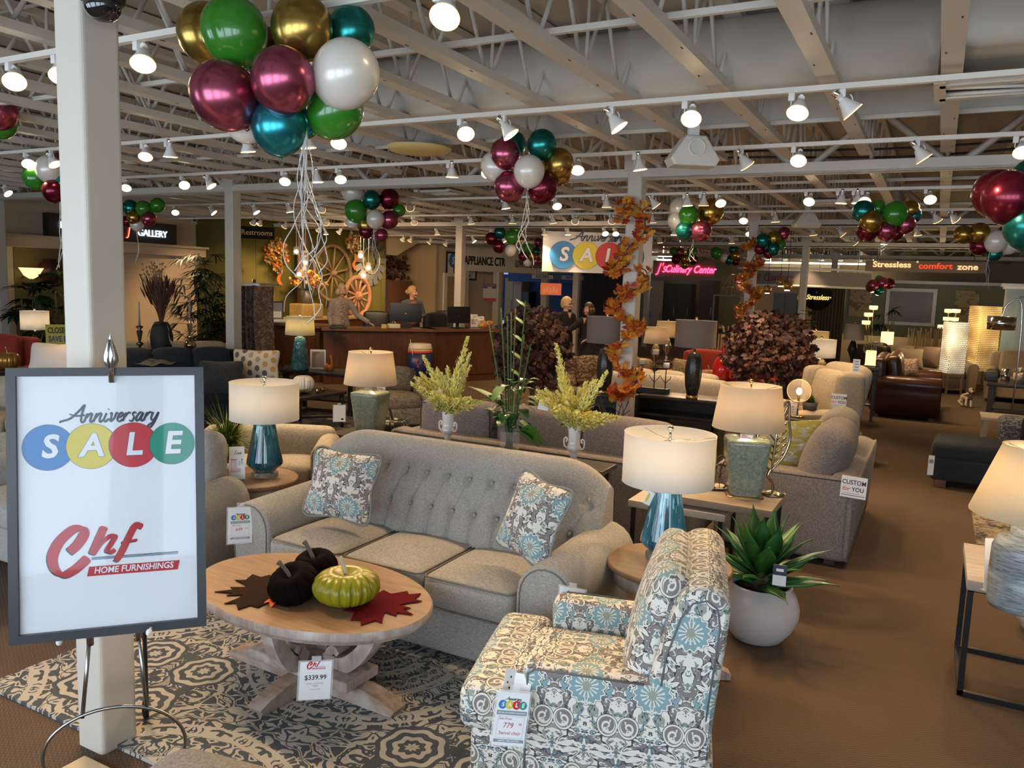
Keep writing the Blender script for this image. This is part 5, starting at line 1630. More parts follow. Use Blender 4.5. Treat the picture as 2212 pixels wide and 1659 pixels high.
vase('wider red glass vase partly behind the brown leaved tree', T(1588, 820, 10.9), [(r * 1.3, z * .9) for r, z in rv], rgl)
b = MB().box((0, 0, .30), (1.1, .3, .6)); q = G(1575, 822, 10.95); o = b.build('display_stand', espresso, loc=(q.x + .2, q.y + .1, 0)); o.scale.z = (T(1560, 822, 10.9).z - .004) / .6; tag(o, 'dark stand under the two red glass vases', 'stand')
p = G(1280, 800, 11.6)
sofa('brown medallion print armchair behind the yellow flowers', (p.x, p.y, 0), R(25), .95, .85, splotch('brown_medallion', (.10, .055, .03), (.36, .26, .17), (.2, .12, .07), 16), 1, .86, 'box', name='armchair', cat='armchair')
p = G(1395, 800, 12.5)
sofa('tan scroll print sofa behind the candle stand', (p.x - .35, p.y - .1, 0), R(12), 1.0, .85, splotch('tan_scroll_print', (.36, .27, .15), (.16, .10, .06), (.45, .38, .27), 26), 2, .80, 'roll')
# more lamps behind
def small_lamp(label, px, py, t, total, r0, r1, sh, shm, bodym, body=None, on=3, zmin=.5):
    """px, py: the middle of the shade; hangs its foot total below the shade's top on a small table"""
    c = T(px, py, t)
    z0 = c.z + sh / 2 - total
    body = body or [(.06, 0), (.06, .02), (.02, .03), (.03, (total - sh) * .3), (.09, (total - sh) * .6), (.05, (total - sh) * .9), (.015, total - sh)]
    lamp('table_lamp', label, (c.x, c.y, z0), body, bodym, total - sh, r0, r1, sh, shm, on, None, brass, seg=28)
    return V((c.x, c.y, z0))
def stand_under(p, label, w=.5, d=.45, m=None):
    t = rect_table(label, (p.x, p.y, 0), FACE(p) * .5, w, d, p.z - .002, m or espresso, 'end_table', 'side table', .035, .04, max(.12, p.z * .3))
    return t
p = small_lamp('beige tapered lamp on a gold openwork base behind the candle stand', 1418, 724, 14.2, .70, .225, .185, .29, sh_beige, pebble); stand_under(p, 'small dark table under the gold openwork lamp')
p = small_lamp('cream square shaded lamp with silver ball base behind the candle stand', 1443, 711, 15.2, .77, .215, .215, .30, sh_cream, chrome); stand_under(p, 'small dark table under the silver ball lamp')
p = small_lamp('white oval lamp on a gold pebble base by the beige recliner', 1773, 752, 10.2, .60, .185, .185, .23, sh_white, pebble, [(.06, 0), (.11, .06), (.13, .16), (.11, .26), (.05, .34), (.02, .37)], 4); stand_under(p, 'dark table under the gold pebble lamp')
p = small_lamp('cream patterned lamp behind the gold pebble lamp', 1762, 730, 11.6, .6, .18, .18, .2, sh_cream, pebble); stand_under(p, 'dark table under the cream patterned lamp')
p = small_lamp('grey drum lamp on a black base by the brown curtain', 1845, 717, 14.4, .75, .18, .16, .28, shade_mat('grey_shade', (.18, .17, .15), tw=.25), blackgl, on=0); stand_under(p, 'tall dark table under the grey drum lamp')
# globe lamp on an end table
p = A(1722, 900, .60)
t = rect_table('dark end table holding the glass globe lamp', (p.x + .1, p.y + .1, 0), R(0), .7, .6, .598, espresso, 'end_table', 'side table', .05, .06, .2)
t = thing('globe_lamp', 'glass globe lamp with a glowing bulb on a thin brass stem', 'lamp', (p.x, p.y, .60))
MB().lathe([(.0, 0), (.075, 0), (.075, .012), (0, .014)], 24).cyl((0, 0, .01), (0, 0, .16), .009, n=10).build('stem', brass, t)
o = MB().ball((0, 0, .28), .125, 28).build('glass_globe', mat('thin_glass', (1, .97, .92), .03, al=.12), t)
MB().tube([(.127 * math.cos(k * PI / 16), 0, .28 + .127 * math.sin(k * PI / 16)) for k in range(32)], .006, 6, closed=True).build('hoop', brass, t)
MB().ball((0, 0, .275), .03, 12, sc=(1, 1, 1.3)).cyl((0, 0, .17), (0, 0, .245), .014, n=10, mi=1).build('bulb', [mat('edison_bulb', (1, .7, .35), em=14, emc=(1, .55, .2)), brass], t)
L = D.lights.new('bulb_light', 'POINT'); L.energy = 3; L.color = (1, .6, .3); L.shadow_soft_size = .03
o = D.objects.new('bulb_light', L); COL.objects.link(o); o.parent = t; o.location = (0, 0, .30)
leaflet(A(1712, 898, .6), 'product leaflet standing beside the glass globe lamp', .1, .085, .17, red=False)
# recliner
t0 = G(1755, 850, 9.15)
t = thing('recliner', 'cream wing recliner with a fringed throw over its arm', 'armchair', (t0.x, t0.y, 0), R(-52))
crm = fabric('cream_cloth', (.36, .29, .20), (.50, .42, .31), 200)
MB().rbox((0, 0, .25), (.82, .85, .34), .05, n=6).build('base', crm, t)
MB().rbox((0, -.12, .44), (.56, .7, .18), .07, puff=(0, .02, .03)).build('seat_cushion', crm, t)
for sg in (-1, 1):
    MB().rbox((sg * .36, -.05, .40), (.17, .82, .46), .08, puff=(.02, .02, .02)).build('arm', crm, t)
    MB().rbox((sg * .35, .24, .80), (.12, .32, .52), .06, puff=(0, .02, .02)).build('wing', crm, t)
MB().rbox((0, 0, 0), (.72, .24, .78), .1, puff=(.02, .03, .02), M=TR(0, .36, .74, 0, -.22)).build('back', crm, t)
MB().rbox((0, 0, 0), (.56, .16, .5), .07, puff=(0, .05, .02), M=TR(0, .20, .80, 0, -.22)).build('back_cushion', crm, t)
thr = fabric('fringed_throw', (.22, .15, .09), (.50, .42, .33), 30, bst=.8)
b = MB()
def throw_fn(u, v):
    x = -.60 + .42 * u; y = -.42 + .5 * v
    e = abs(u - .55)
    return (x + .12 + .02 * math.sin(v * 9), y, .665 - max(0, e - .18) ** 1.4 * 1.35 + .01 * math.sin(v * 14 + u * 5))
b.grid(throw_fn, 22, 22)
for k in range(26): b.tube([(-.50 + .012 * math.sin(k), -.44 + .02 * k, .42), (-.51 + .015 * math.sin(k * 2.1), -.45 + .02 * k, .30)], .006, 5)
o = b.build('throw_blanket', thr); o.matrix_world = Matrix.Translation((t0.x, t0.y, 0)) @ Matrix.Rotation(R(-52), 4, 'Z')
tag(o, 'cream and brown fringed throw blanket over the recliner arm', 'blanket')
p = T(1812, 866, 8.5); tagcard('custom_card', 'white custom order card on the cream recliner arm', 'sign', frame_at(p, toward(p)), .15, .15, card_custom, False)
p = T(1850, 790, 8.5); tagcard('price_tag', 'white paper label high on the recliner wing', 'price tag', frame_at(p, toward(p)), .07, .14, lambda b, M: [rect(b, -.02, -.05 + .03 * k, .02, -.04 + .03 * k, M, 7, .0004) for k in range(4)], False)
# leather sofa
p = G(1960, 880, 12.5)
sofa('brown leather rolled arm sofa with wooden feet at the end of the aisle', (p.x - .05, p.y + 1.0, 0), R(90), 1.9, 1.0, leather, 2, .95, 'roll', .48, feet=wood('red_foot', (.10, .03, .012), (.2, .07, .03), 0), am=.28)
pillow(T(1962, 797, 13.6), .40, .38, .15, splotch('brown_scroll_print', (.20, .13, .09), (.42, .34, .26), (.1, .06, .04), 22), .6, -.35, 'brown scroll print pillow on the leather sofa', uv=False)
p = G(1990, 790, 16.7)
sofa('tan rolled arm sofa with striped pillows in front of the reed screen', (p.x, p.y + .1, 0), R(12), 2.0, .95, tanf, 2, .86, 'roll')
pillow(T(1965, 775, 16.2), .5, .45, .17, tanf, .2, -.4, 'tan striped pillow on the tan sofa', uv=False)
pillow(T(2000, 772, 16.2), .5, .45, .17, mat('brown_pillow', (.16, .10, .06), .9), -.2, -.4, 'darker brown pillow on the tan sofa', uv=False)
p = G(1908, 775, 15.2)
sofa('dark brown recliner chair behind the leather sofa', (p.x, p.y, 0), R(150), .85, .85, mat('dark_brown_leather', (.03, .014, .008), .45), 1, 1.02, 'box', name='armchair', cat='armchair')
# furniture at the picture edge
p = G(2165, 800, 15.4)
sofa('tan sofa with rolled arms cut by the picture edge', (p.x + .80, p.y, 0), R(-5), 2.2, .95, tanf, 2, .93, 'roll')
p = G(2172, 860, 13.4)
rect_table('dark coffee table with a flower pot at the picture edge', (p.x + .2, p.y, 0), R(-5), .95, 1.1, .58, espresso, 'coffee_table', 'coffee table', .06, .08, .15)
b = MB().rbox((0, 0, .08), (.2, .16, .16), .01, n=2); o = b.build('wooden_box', espresso); o.location = G(2140, 822, 13.3, .582); tag(o, 'small dark wooden box on the dark coffee table', 'box')
p = G(2170, 824, 13.5, .582); vase('silver lantern jar on the dark coffee table', p, [(.0, 0), (.07, 0), (.075, .12), (.05, .15), (.06, .2), (0, .2)], chrome, 'lantern_jar', 'jar')
p = G(2200, 838, 13.1, .582)
t = thing('flower_pot', 'white flowers in a speckled pot on the dark coffee table', 'flowers', p)
MB().lathe([(0, 0), (.07, 0), (.10, .1), (.09, .17), (0, .16)], 20).build('pot', glaze('speckled_pot', (.3, .2, .16), (.5, .42, .36), None, 50, .4, (1, 1, 1), 0), t)
b = MB()
for k in range(46):
    g, e = rnd(0, 6.28), rnd(.2, 1.5)
    b.leaf((0, 0, .18), (math.cos(g) * math.cos(e), math.sin(g) * math.cos(e), math.sin(e)), rnd(.08, .16), .03, droop=.4)
b.build('flowers', mat('white_petals', (.75, .70, .62), .7), t)
p = G(2192, 872, 9.9)
tag(MB().rbox((0, 0, .24), (.7, .6, .46), .08, puff=(.01, .01, .03)).build('print_ottoman', splotch('slate_floral', (.10, .12, .14), (.42, .42, .40), (.25, .27, .3), 24), loc=(p.x + .2, p.y, 0)), 'slate floral print ottoman at the picture edge', 'ottoman')
p = A(2150, 905, .42)
t = rect_table('cream topped low table beside the navy armchair', (p.x + .25, p.y + .35, 0), .0, .8, .6, .42, mat('cream_top', (.55, .46, .34), .5), 'low_table', 'table')
# small terrier figure on the aisle carpet
p = A(2086, 879, 0)
o = MB()
o.tube(catmull([(.0, .10, .12), (0, .05, .17), (0, -.03, .20), (0, -.07, .25)], 4), [.06, .065, .07, .075, .075, .07, .07, .065, .06, .055, .05, .05, .05], 12)
o.ball((0, -.10, .31), .055, 14).tube([(0, -.13, .30), (0, -.18, .285)], [.032, .02], 10)
for sg in (-1, 1):
    o.tube([(sg * .04, -.06, .2), (sg * .045, -.07, .02), (sg * .045, -.095, .012)], [.026, .017, .016], 8)
    o.tube([(sg * .055, .09, .10), (sg * .075, .02, .05), (sg * .07, -.01, .015)], [.05, .03, .02], 8)
    o.leaf((sg * .035, -.09, .35), (sg * .4, .1, .8), .05, .02, droop=.3, mi=1)
o.tube([(0, .15, .10), (0, .19, .16), (0, .18, .2)], [.016, .01, .006], 6)
o = o.build('terrier_figure', [splotch('terrier_coat', (.50, .43, .34), (.06, .04, .03), (.2, .13, .08), 7), mat('terrier_ear', (.06, .035, .02), .9)]); o.location = p; o.rotation_euler.z = .5
tag(o, 'small sitting black and white terrier figure on the aisle carpet', 'figurine')
# lantern floor lamps
def fretted(name, c, e, sc):
    if name in MATS: return MATS[name]
    m, nt, b = nmat(name)
    x, y, z = split(nt, coords(nt))
    row = (z * sc).op('FLOOR')
    f = ((x + y) * sc * 1.2 + row * .5).op('FRACT').gt(.32) * (z * sc).op('FRACT').gt(.28)
    b.inputs['Base Color'].default_value = (*c, 1)
    nt.links.new(mix(nt, f, (0, 0, 0), e), b.inputs['Emission Color'])
    big = (noise_(nt, coords(nt, 'Object', (1.5, 1.5, 1.5)), 2.2, 1) * 2.2).op('POWER', 2.5)
    nt.links.new((big * .35 + .16).k, b.inputs['Emission Strength'])
    b.inputs['Roughness'].default_value = .6
    MATS[name] = m
    return m
def lantern(label, p, w, z0, z1, m, legm, pw=12):
    t = thing('floor_lantern', label, 'lamp', p, .5)
    MB().rbox((0, 0, (z0 + z1) / 2), (w, w, z1 - z0), .006, n=2).build('fret_shade', m, t)
    for sx in (-1, 1):
        for sy in (-1, 1): MB().box((sx * (w / 2 - .02), sy * (w / 2 - .02), z0 / 2), (.035, .035, z0)).build('leg', legm, t)
    b = MB()
    for s in (-1, 1): b.box((0, s * (w / 2 - .02), .1), (w, .02, .03))
    b.build('rail', legm, t)
    L = D.lights.new('lantern_light', 'POINT'); L.energy = pw; L.color = (1, .75, .42); L.shadow_soft_size = .15
    o = D.objects.new('lantern_light', L); COL.objects.link(o); o.parent = t; o.location = (-w, -w, z1 * .8)
lw = wood('lantern_wood', (.20, .12, .06), (.34, .23, .13), 2)
p = A(2050, 850, 0); lantern('tall white pierced lantern floor lamp on wooden legs', p, .34, .42, 1.47, fretted('white_fret', (.6, .55, .45), (1, .86, .6), 26), lw)
p = A(2098, 848, 0); p = p + V((.12, .5, 0)); lantern('taller golden pierced lantern floor lamp behind the white one', p, .44, .44, 1.80, fretted('gold_fret', (.5, .3, .1), (1, .62, .2), 26), lw)
# reed screens
def reeds(label, a, c, z1, n, m):
    b = MB()
    random.seed(n)
    for k in range(n):
        q = a.lerp(c, k / (n - 1))
        b.tube([(q.x, q.y, .02), (q.x + rnd(-.06, .06), q.y + rnd(-.03, .03), z1 * rnd(.85, 1.02))], .012, 5)
    return tag(b.build('reed_screen', m), label, 'screen')
reedm = mat('pale_reed', (.36, .24, .12), .7)
reeds('row of pale standing reeds behind the tan sofa', G(1962, 720, 18), G(2042, 720, 18.4), 1.25, 34, reedm)
reeds('row of pale standing reeds by the second garlanded column', G(1545, 700, 17.5), G(1604, 700, 17.5), 1.15, 28, reedm)
reeds('short row of pale reeds under the grey drum lamp', G(1850, 735, 16), G(1884, 735, 16), 1.02, 14, reedm)
struct(MB().box((0, 0, .5), (3.4, .05, 1.0)).build('trim_11', mat('low_cream_panel', (.55, .45, .30), .7), loc=tuple(G(1985, 770, 18.6)[:2]) + (0,), rz=.12), 'low cream panel behind the lanterns')
# wall pictures on the partition
def wallpic(label, px0, px1, py0, py1, y, m, fr=None, name='canvas_picture', cat='picture', fw=.05):
    a, c = AY(px0, (py0 + py1) / 2, y), AY(px1, (py0 + py1) / 2, y)
    z1, z0 = AY((px0 + px1) / 2, py0, y).z, AY((px0 + px1) / 2, py1, y).z
    w, h = c.x - a.x, z1 - z0
    t = thing(name, label, cat, ((a.x + c.x) / 2, y, (z0 + z1) / 2))
    MB().box((0, 0, 0), (w, .03, h)).build('panel', m, t)
    if fr:
        b = MB()
        for s in (-1, 1): b.box((s * (w / 2 + fw / 2), -.01, 0), (fw, .05, h + 2 * fw)); b.box((0, -.01, s * (h / 2 + fw / 2)), (w, .05, fw))
        b.build('frame', fr, t)
    return t
leafart = splotch('leaf_canvas', (.50, .40, .25), (.28, .21, .12), (.60, .52, .38), 3)
wallpic('large leaf canvas beside the brown curtain', 1835, 1882, 620, 684, 24.96, leafart)
wallpic('leaf canvas nearest the pale blue pilaster', 2062, 2114, 628, 698, 24.96, leafart)
wallpic('wide brown mirror in a cream frame on the grey green partition', 1920, 2014, 630, 696, 24.96, mat('bronze_mirror', (.13, .075, .035), .3), white2, 'wall_mirror', 'mirror', .09)
def scroll_panel(p, w, h, label):
    t = thing('scroll_screen', label, 'wall art', p, .25)
    b = MB()
    for s in (-1, 1): b.box((s * w / 2, 0, h / 2), (.05, .04, h)); b.box((0, 0, h / 2 + s * h / 2), (w, .04, .05))
    b.build('frame', espresso, t)
    b = MB()
    for i in range(4):
        for j in range(5):
            cx, cz, r = -w / 2 + w * (i + .5) / 4, h * (j + .5) / 5, w / 8
            b.tube([(cx + r * math.cos(g) * (1 if (i + j) % 2 else .6), .0, cz + r * math.sin(g)) for g in [2 * PI * k / 14 for k in range(14)]], .009, 5, closed=True)
    b.build('scrollwork', mat('copper_scroll', (.40, .11, .03), .35, .7), t)
p = T(2206, 735, 17.4); scroll_panel((p.x + .25, p.y, .90), 1.1, 1.32, 'dark framed copper scrollwork panel standing at the picture edge')
b = MB().box((0, 0, .435), (1.3, .4, .87)); o = b.build('display_plinth', espresso, loc=(p.x + .25, p.y, 0), rz=.25); tag(o, 'dark plinth under the copper scrollwork panel', 'plinth')
p = T(2163, 698, 12.0)
t = thing('arc_lamp', 'chrome drum arc floor lamp over the tan sofa', 'lamp', (p.x + .25, p.y, 0))
MB().lathe([(.19, -.10), (.19, .10), (.185, .10), (.185, -.10)], 32, (-.25, 0, p.z)).build('drum_shade', chrome, t)
MB().tube(catmull([(0, 0, .03), (.02, 0, 1.0), (-.02, 0, p.z + .3), (-.2, 0, p.z + .28), (-.25, 0, p.z + .08)], 6), .012, 8).build('pole', chrome, t)
MB().lathe([(.16, 0), (.16, .03), (0, .03)], 28).build('base', chrome, t)
# tiered glass lamps
glow = mat('lit_glass_shade', (1, .85, .5), em=1.15, emc=(1, .78, .34))
def tiered(label, spots, t_, foot):
    c = G(*foot, t_)
    t = thing('tiered_floor_lamp', label, 'lamp', c)
    b = MB().lathe([(.14, 0), (.14, .03), (0, .03)], 24)
    for px, py in spots:
        q = T(px, py, t_) - c
        b.tube([(0, 0, .02), (q.x * .4, q.y * .4, q.z * .6), (q.x, q.y, q.z - .04)], .01, 6)
    b.build('stems', brass, t)
    L = D.lights.new('lantern_light', 'POINT'); L.energy = 16; L.color = (1, .75, .42); L.shadow_soft_size = .1
    o = D.objects.new('lantern_light', L); COL.objects.link(o); o.parent = t; o.location = (T(*spots[0], t_) - c) + V((0, 0, .12))
    for px, py in spots:
        q = T(px, py, t_) - c
        MB().lathe([(.02, -.045), (.085, -.035), (.09, .04), (.08, .045), (.0, .03)], 20, tuple(q)).build('glass_shade', glow, t)
tiered('three tier floor lamp with square glass shades by the leaf canvas', [(1887, 665), (1876, 680), (1871, 697)], 17.5, (1884, 730))
tiered('tiered floor lamp with glowing glass shades above the white lantern', [(2049, 672), (2066, 672), (2046, 689), (2062, 690), (2034, 706)], 18.8, (2048, 730))
def cube_lamp(label, px, py, t_, s, on, pm, w=.5):
    p = T(px, py, t_)
    t = thing('cube_lamp', label, 'lamp', (p.x, p.y, p.z - s))
    MB().rbox((0, 0, s), (s * .95, s * .95, s * 1.5), .01, n=2).build('shade', glow, t)
    MB().box((0, 0, .02), (s * 1.1, s * 1.1, .04)).cyl((0, 0, s * 1.7), (0, 0, s * 2.0), .02, n=8).build('base', brass, t)
    stand_under(V((p.x, p.y, p.z - s)), pm, w, w)
cube_lamp('small glowing cube lamp under the dark palm', 1916, 736, 18.2, .27, 4, 'dark stand below the glowing cube lamp under the palm')
cube_lamp('small glowing cube lamp with a wire ball behind the leather sofa', 1881, 773, 12.2, .15, 4, 'dark stand below the small cube lamp with a wire ball', .26)
p = T(1879, 753, 12.2)
b = MB()
for k in range(9): b.tube([(.095 * math.cos(g) * math.cos(k * .7), .095 * math.cos(g) * math.sin(k * .7), .095 * math.sin(g)) for g in [2 * PI * j / 18 for j in range(18)]], .003, 4, closed=True)
o = b.build('wire_ball', mat('grey_wire', (.3, .28, .25), .4, .8)); o.location = p; tag(o, 'grey wire ball ornament on the small cube lamp', 'ornament')

# ------------------------------------------------------------------ left side: navy sofa group
sofa('dark slate navy sofa with a grey throw behind the easel sign', (-8.35, 6.75, 0), R(62), 1.9, 1.0, denim, 3, .92, 'box', .46)
def dots(name):
    m, nt, b = nmat(name)
    x, y, z = split(nt, coords(nt))
    rx = (x * 11).op('FLOOR'); fx = (x * 11).op('FRACT') - .5; fz = (z * 9 + rx * .5).op('FRACT') - .5
    d = (fx * fx + fz * fz).op('SQRT').lt(.33)
    w = (rx * 12.9 + (z * 9 + rx * .5).op('FLOOR') * 7.3).sin()
    c = mix(nt, w.gt(.2), (.30, .27, .22), (.42, .27, .10)); c = mix(nt, w.lt(-.5), c, (.10, .10, .10))
    nt.links.new(mix(nt, d, (.55, .47, .36), c), b.inputs['Base Color']); b.inputs['Roughness'].default_value = .9
    return m
pillow(T(553, 788, 9.9), .58, .38, .15, dots('dotted_print'), .5, -.25, 'cream pillow with grey and gold dots on the navy sofa', uv=False)
pillow(T(478, 815, 9.5), .5, .42, .16, denim, .8, -.5, 'plain navy pillow slumped on the navy sofa', uv=False)
o = MB().grid(lambda u, v: (-.35 + .7 * u, -.25 + .5 * v, .05 + .06 * math.sin(u * PI) * math.sin(v * PI) + .015 * math.sin(u * 17) * math.sin(v * 13)), 24, 24).build('knit_throw', fabric('grey_knit', (.06, .062, .055), (.16, .16, .14), 40, bst=.8)); o.location = T(318, 780, 10.0) - V((0, 0, .06)); tag(o, 'bunched grey green knit throw over the navy sofa back', 'blanket')
# dark coffee table and its display
DT = (-6.98, 7.3)
t = thing('coffee_table', 'dark iron framed coffee table on the grey rug by the service counter', 'coffee table', (*DT, 0), R(0))
MB().rbox((0, 0, .455), (.78, 1.25, .04), .006, n=2).build('tabletop', espresso, t)
for sx in (-1, 1):
    for sy in (-1, 1): MB().lathe([(.02, 0), (.026, .05), (.016, .1), (.022, .3), (.03, .36), (.03, .44)], 12, (sx * .35, sy * .57, 0)).build('leg', iron, t)
b = MB()
for sx in (-1, 1): b.tube(catmull([(sx * .35, -.57, .14), (sx * .12, -.3, .15), (0, 0, .15), (sx * .12, .3, .15), (sx * .35, .57, .14)], 5), .012, 6)
b.build('stretcher', iron, t)
tag(MB().box((-6.9, 7.1, .006), (2.5, 3.0, .012)).build('area_rug', splotch('grey_blend_rug', (.13, .11, .09), (.28, .25, .21), (.07, .06, .05), 3)), 'faded grey brown rug under the dark iron coffee table', 'rug')
pumpkin(A(655, 848, .477), .14, .22, mat('white_ceramic', (.72, .68, .62), .25, coat=.3), 'white ceramic pumpkin on the dark coffee table', 10, cat='pumpkin', amp=.10)
vase('shallow chartreuse bowl beside the white pumpkin', A(640, 851, .477), [(.0, .0), (.05, .0), (.14, .07), (.13, .07), (.04, .012), (0, .012)], mat('lime_bowl', (.25, .24, .03), .3), 'bowl', 'bowl')
for k, (px, py) in enumerate(((686, 850), (697, 847))):
    o = MB().ball((0, 0, .035), .035, 14).build('gold_ball', brass); o.location = A(px, py, .477)
    tag(o, ('shiny gold ball nearer the white pumpkin on the dark table', 'shiny gold ball farther from the white pumpkin')[k], 'ornament')
p = A(733, 893, .30)
tagcard('price_tag', 'white ticket in a clear sleeve hanging off the dark coffee table', 'price tag', frame_at(p, toward(p)), .14, .20, lambda b, M: rect(b, .02, -.08, .05, -.06, M, 8, .0004))
p = G(790, 850, 9.9)
sofa('oatmeal tweed armchair behind the sage lamp', (p.x + .05, p.y + .5, 0), R(50), .85, .85, tweed, 1, .74, 'box', name='armchair', cat='armchair', am=.13)
p = T(820, 850, 9.0)
tagcard('sale_ticket', 'sale ticket on the oatmeal tweed armchair', 'price tag', frame_at(p, toward(p)), .12, .16, lambda b, M: sale_art(b, .10, M, False, .0004, .04))
p = A(650, 797, .60)
t = rect_table('dark side table holding the turquoise rock lamp', (p.x + .35, p.y + .15, 0), R(10), 1.15, .6, .598, espresso, 'side_table', 'side table', .04, .05, .2)
rock = glaze('turquoise_rock', (.02, .12, .14), (.10, .30, .31), (.25, .42, .42), 9, .15, (1, 1, 1))
lamp('table_lamp', 'turquoise chiselled rock lamp with a cream drum shade before the counter', A(648, 799, .60), [(.12, 0), (.13, .03), (.115, .12), (.12, .14), (.10, .24), (.105, .26), (.085, .36), (.09, .38), (.07, .46), (.03, .48)], rock, .50, .205, .19, .26, shade_mat('ivory_shade', (.70, .64, .44)), 6, None, nick, seg=11)
b = MB().box((0, 0, .14), (.03, .22, .28)).box((.012, 0, .14), (.012, .17, .23), 1)
o = b.build('white_frame', [white2, glaze('frame_art', (.3, .12, .05), (.5, .4, .3), None, 6, .5, (1, 1, 1), 0)]); o.location = A(687, 797, .60); o.rotation_euler.z = -.9; tag(o, 'small white picture frame standing on the dark side table', 'frame')
t = thing('gourd_display', 'orange gourds and leaves on the dark side table', 'decoration', A(706, 800, .60))
b = MB(); b.ball((0, 0, .05), .05, 14).tube(catmull([(.06, 0, .03), (.10, 0, .08), (.09, 0, .17), (.07, .0, .22)], 4), [.045, .045, .042, .035, .03, .026, .022, .02, .02, .02, .018, .018, .014], 10)
b.build('gourds', mat('orange_gourd', (.55, .16, .02), .45), t)
pumpkin(T(848, 930, 7.1) - V((0, 0, .12)), .16, .24, mat('black_pumpkin', (.012, .010, .010), .3), 'glossy black pumpkin with a twisting stem beside the sage lamp', 12, iron)
q = T(825, 934, 6.8)
rect_table('dark table behind the tufted sofa holding the sage lamp and black pumpkin', (-4.27, 5.44, 0), 0, .52, .50, T(799, 936, 6.75).z - .02, espresso, 'side_table', 'side table', .04, .05, .2)
p = G(735, 960, 6.2)
sofa('pale buff tufted sofa behind the oat linen sofa', (-4.72, 4.66, 0), R(35), 1.2, .62, beigef, 2, .66, 'roll', .42, am=.2, cush=False)
# far left seating
p = G(15, 760, 10.2)
sofa('red armchair at the far edge below the gallery wall', (p.x - .25, p.y, 0), R(40), .95, .9, redf, 1, .98, 'box', name='armchair', cat='armchair')
pumpkin(T(18, 793, 9.3) - V((0, 0, .02)), .13, .2, mat('gold_pumpkin', (.40, .20, .04), .3, .6), 'gold metallic pumpkin by the red armchair', 12, brass)
q = T(18, 793, 9.3); rect_table('dark table under the gold pumpkin', (q.x, q.y, 0), 0, .5, .5, q.z - .023, espresso, 'end_table', 'side table')
sofa('cream linen sofa with a big pillow behind the easel sign', (-8.1, 4.7, 0), R(35), 1.5, .9, crm, 2, .74, 'roll')
pillow(T(122, 785, 7.9), .55, .42, .18, mat('white_pillow', (.62, .54, .46), .9), .5, -.4, 'big white pillow standing on the cream linen sofa', uv=False)
p = G(360, 775, 12.2)
sofa('cream button tufted sofa below the gallery wall', (p.x, p.y + .1, 0), R(55), 2.1, .9, crm, 3, .80, 'roll')
lm = T(75, 690, 11.2)
lamp('table_lamp', 'white drum lamp on a crystal stem at the far edge', (lm.x, lm.y, lm.z - .64), [(.08, 0), (.08, .02), (.03, .03), (.05, .10), (.02, .16), (.045, .22), (.02, .28), (.04, .34), (.015, .45)], glass, .50, .18, .18, .26, sh_white, 5, None, nick)
stand_under(V((lm.x, lm.y, lm.z - .64)), 'small dark table under the crystal stem lamp')
def candlestick(label, px, py0, py1, t_, m, r=.06):
    a, c = T(px, py1, t_), T(px, py0, t_)
    h = c.z - a.z
    t = thing('candlestick', label, 'candle holder', a)
    b = MB().lathe([(.07, 0), (.07, .01), (.02, .03), (.015, .06)], 20)
    b.ball((0, 0, .06 + r), r, 16).lathe([(.012, .06 + 2 * r), (.05, .10 + 2 * r), (.015, .13 + 2 * r), (.04, h * .5), (.015, h * .53), (.05, h * .58), (.02, h * .6)], 18)
    b.build('stand', m, t)
    MB().lathe([(.014, h * .6), (.006, h), (0, h)], 12).build('candle', mat('grey_taper', (.35, .28, .24), .6), t)
    return a
mercury = mat('mercury_glass', (.42, .33, .22), .15, .9)
a1 = candlestick('smoky candlestick with a taper candle just past the first column', 303, 652, 778, 10.6, mat('smoky_metal', (.10, .07, .05), .25, .7))
a2 = candlestick('tall gold mercury glass candlestick by the palm', 411, 632, 768, 10.9, mercury, .08)
vp = T(350, 770, 10.6)
zt = min(a1.z, a2.z, vp.z) - .004
cc_ = (a1 + a2) / 2
t = rect_table('long dark sofa table carrying candlesticks and the textured black vase', (cc_.x, cc_.y, 0), math.atan2(a2.y - a1.y, a2.x - a1.x), (a2 - a1).length + .4, .4, zt, espresso, 'sofa_table', 'console', .05, .05, .2)
vase('tall textured black vase full of dried stalks', V((vp.x, vp.y, zt + .003)), [(.0, 0), (.09, 0), (.105, .06), (.14, .25), (.145, .33), (.115, .46), (.085, .52), (.075, .50), (0, .45)], mat('black_textured', (.02, .02, .02), .6, bp=(50, .8)))
# ------------------------------------------------------------------ plants and garlands
def yel_spike(b, base, d, L, rnd_, mi0=0):
    """one feathery spray: a stem with short curled florets"""
    d = V(d).normalized()
    a = d.cross(V((0, 0, 1)))
    if a.length < .05: a = V((1, 0, 0))
    a.normalize(); c = a.cross(d)
    n = int(L * 520)
    for k in range(n):
        q = (k / n) ** .9
        p = V(base) + d * (L * q) - V((0, 0, .05 * L * q * q))
        g = rnd_.uniform(0, 6.28)
        s = (1 - q * .80) * .082
        o = a * math.cos(g) + c * math.sin(g)
        dd = (o + d * rnd_.uniform(.4, 1.3)).normalized()
        w = .0055
        e = p + dd * s * rnd_.uniform(.5, 1)
        e2 = e + (d + o * rnd_.uniform(-.6, .6)).normalized() * s * .35
        sd = dd.cross(d); sd = sd.normalized() * w if sd.length > 1e-3 else a * w
        mi = mi0 + (0 if rnd_.random() < .68 else 1)
        b.add([p - sd * .6, p + sd * .6, e + sd, e - sd, e2], [(0, 1, 2, 3), (3, 2, 4)], mi, True)
    b.tube([V(base), V(base) + d * L * .98 - V((0, 0, .05 * L))], .0025, 4, mi0 + 2)
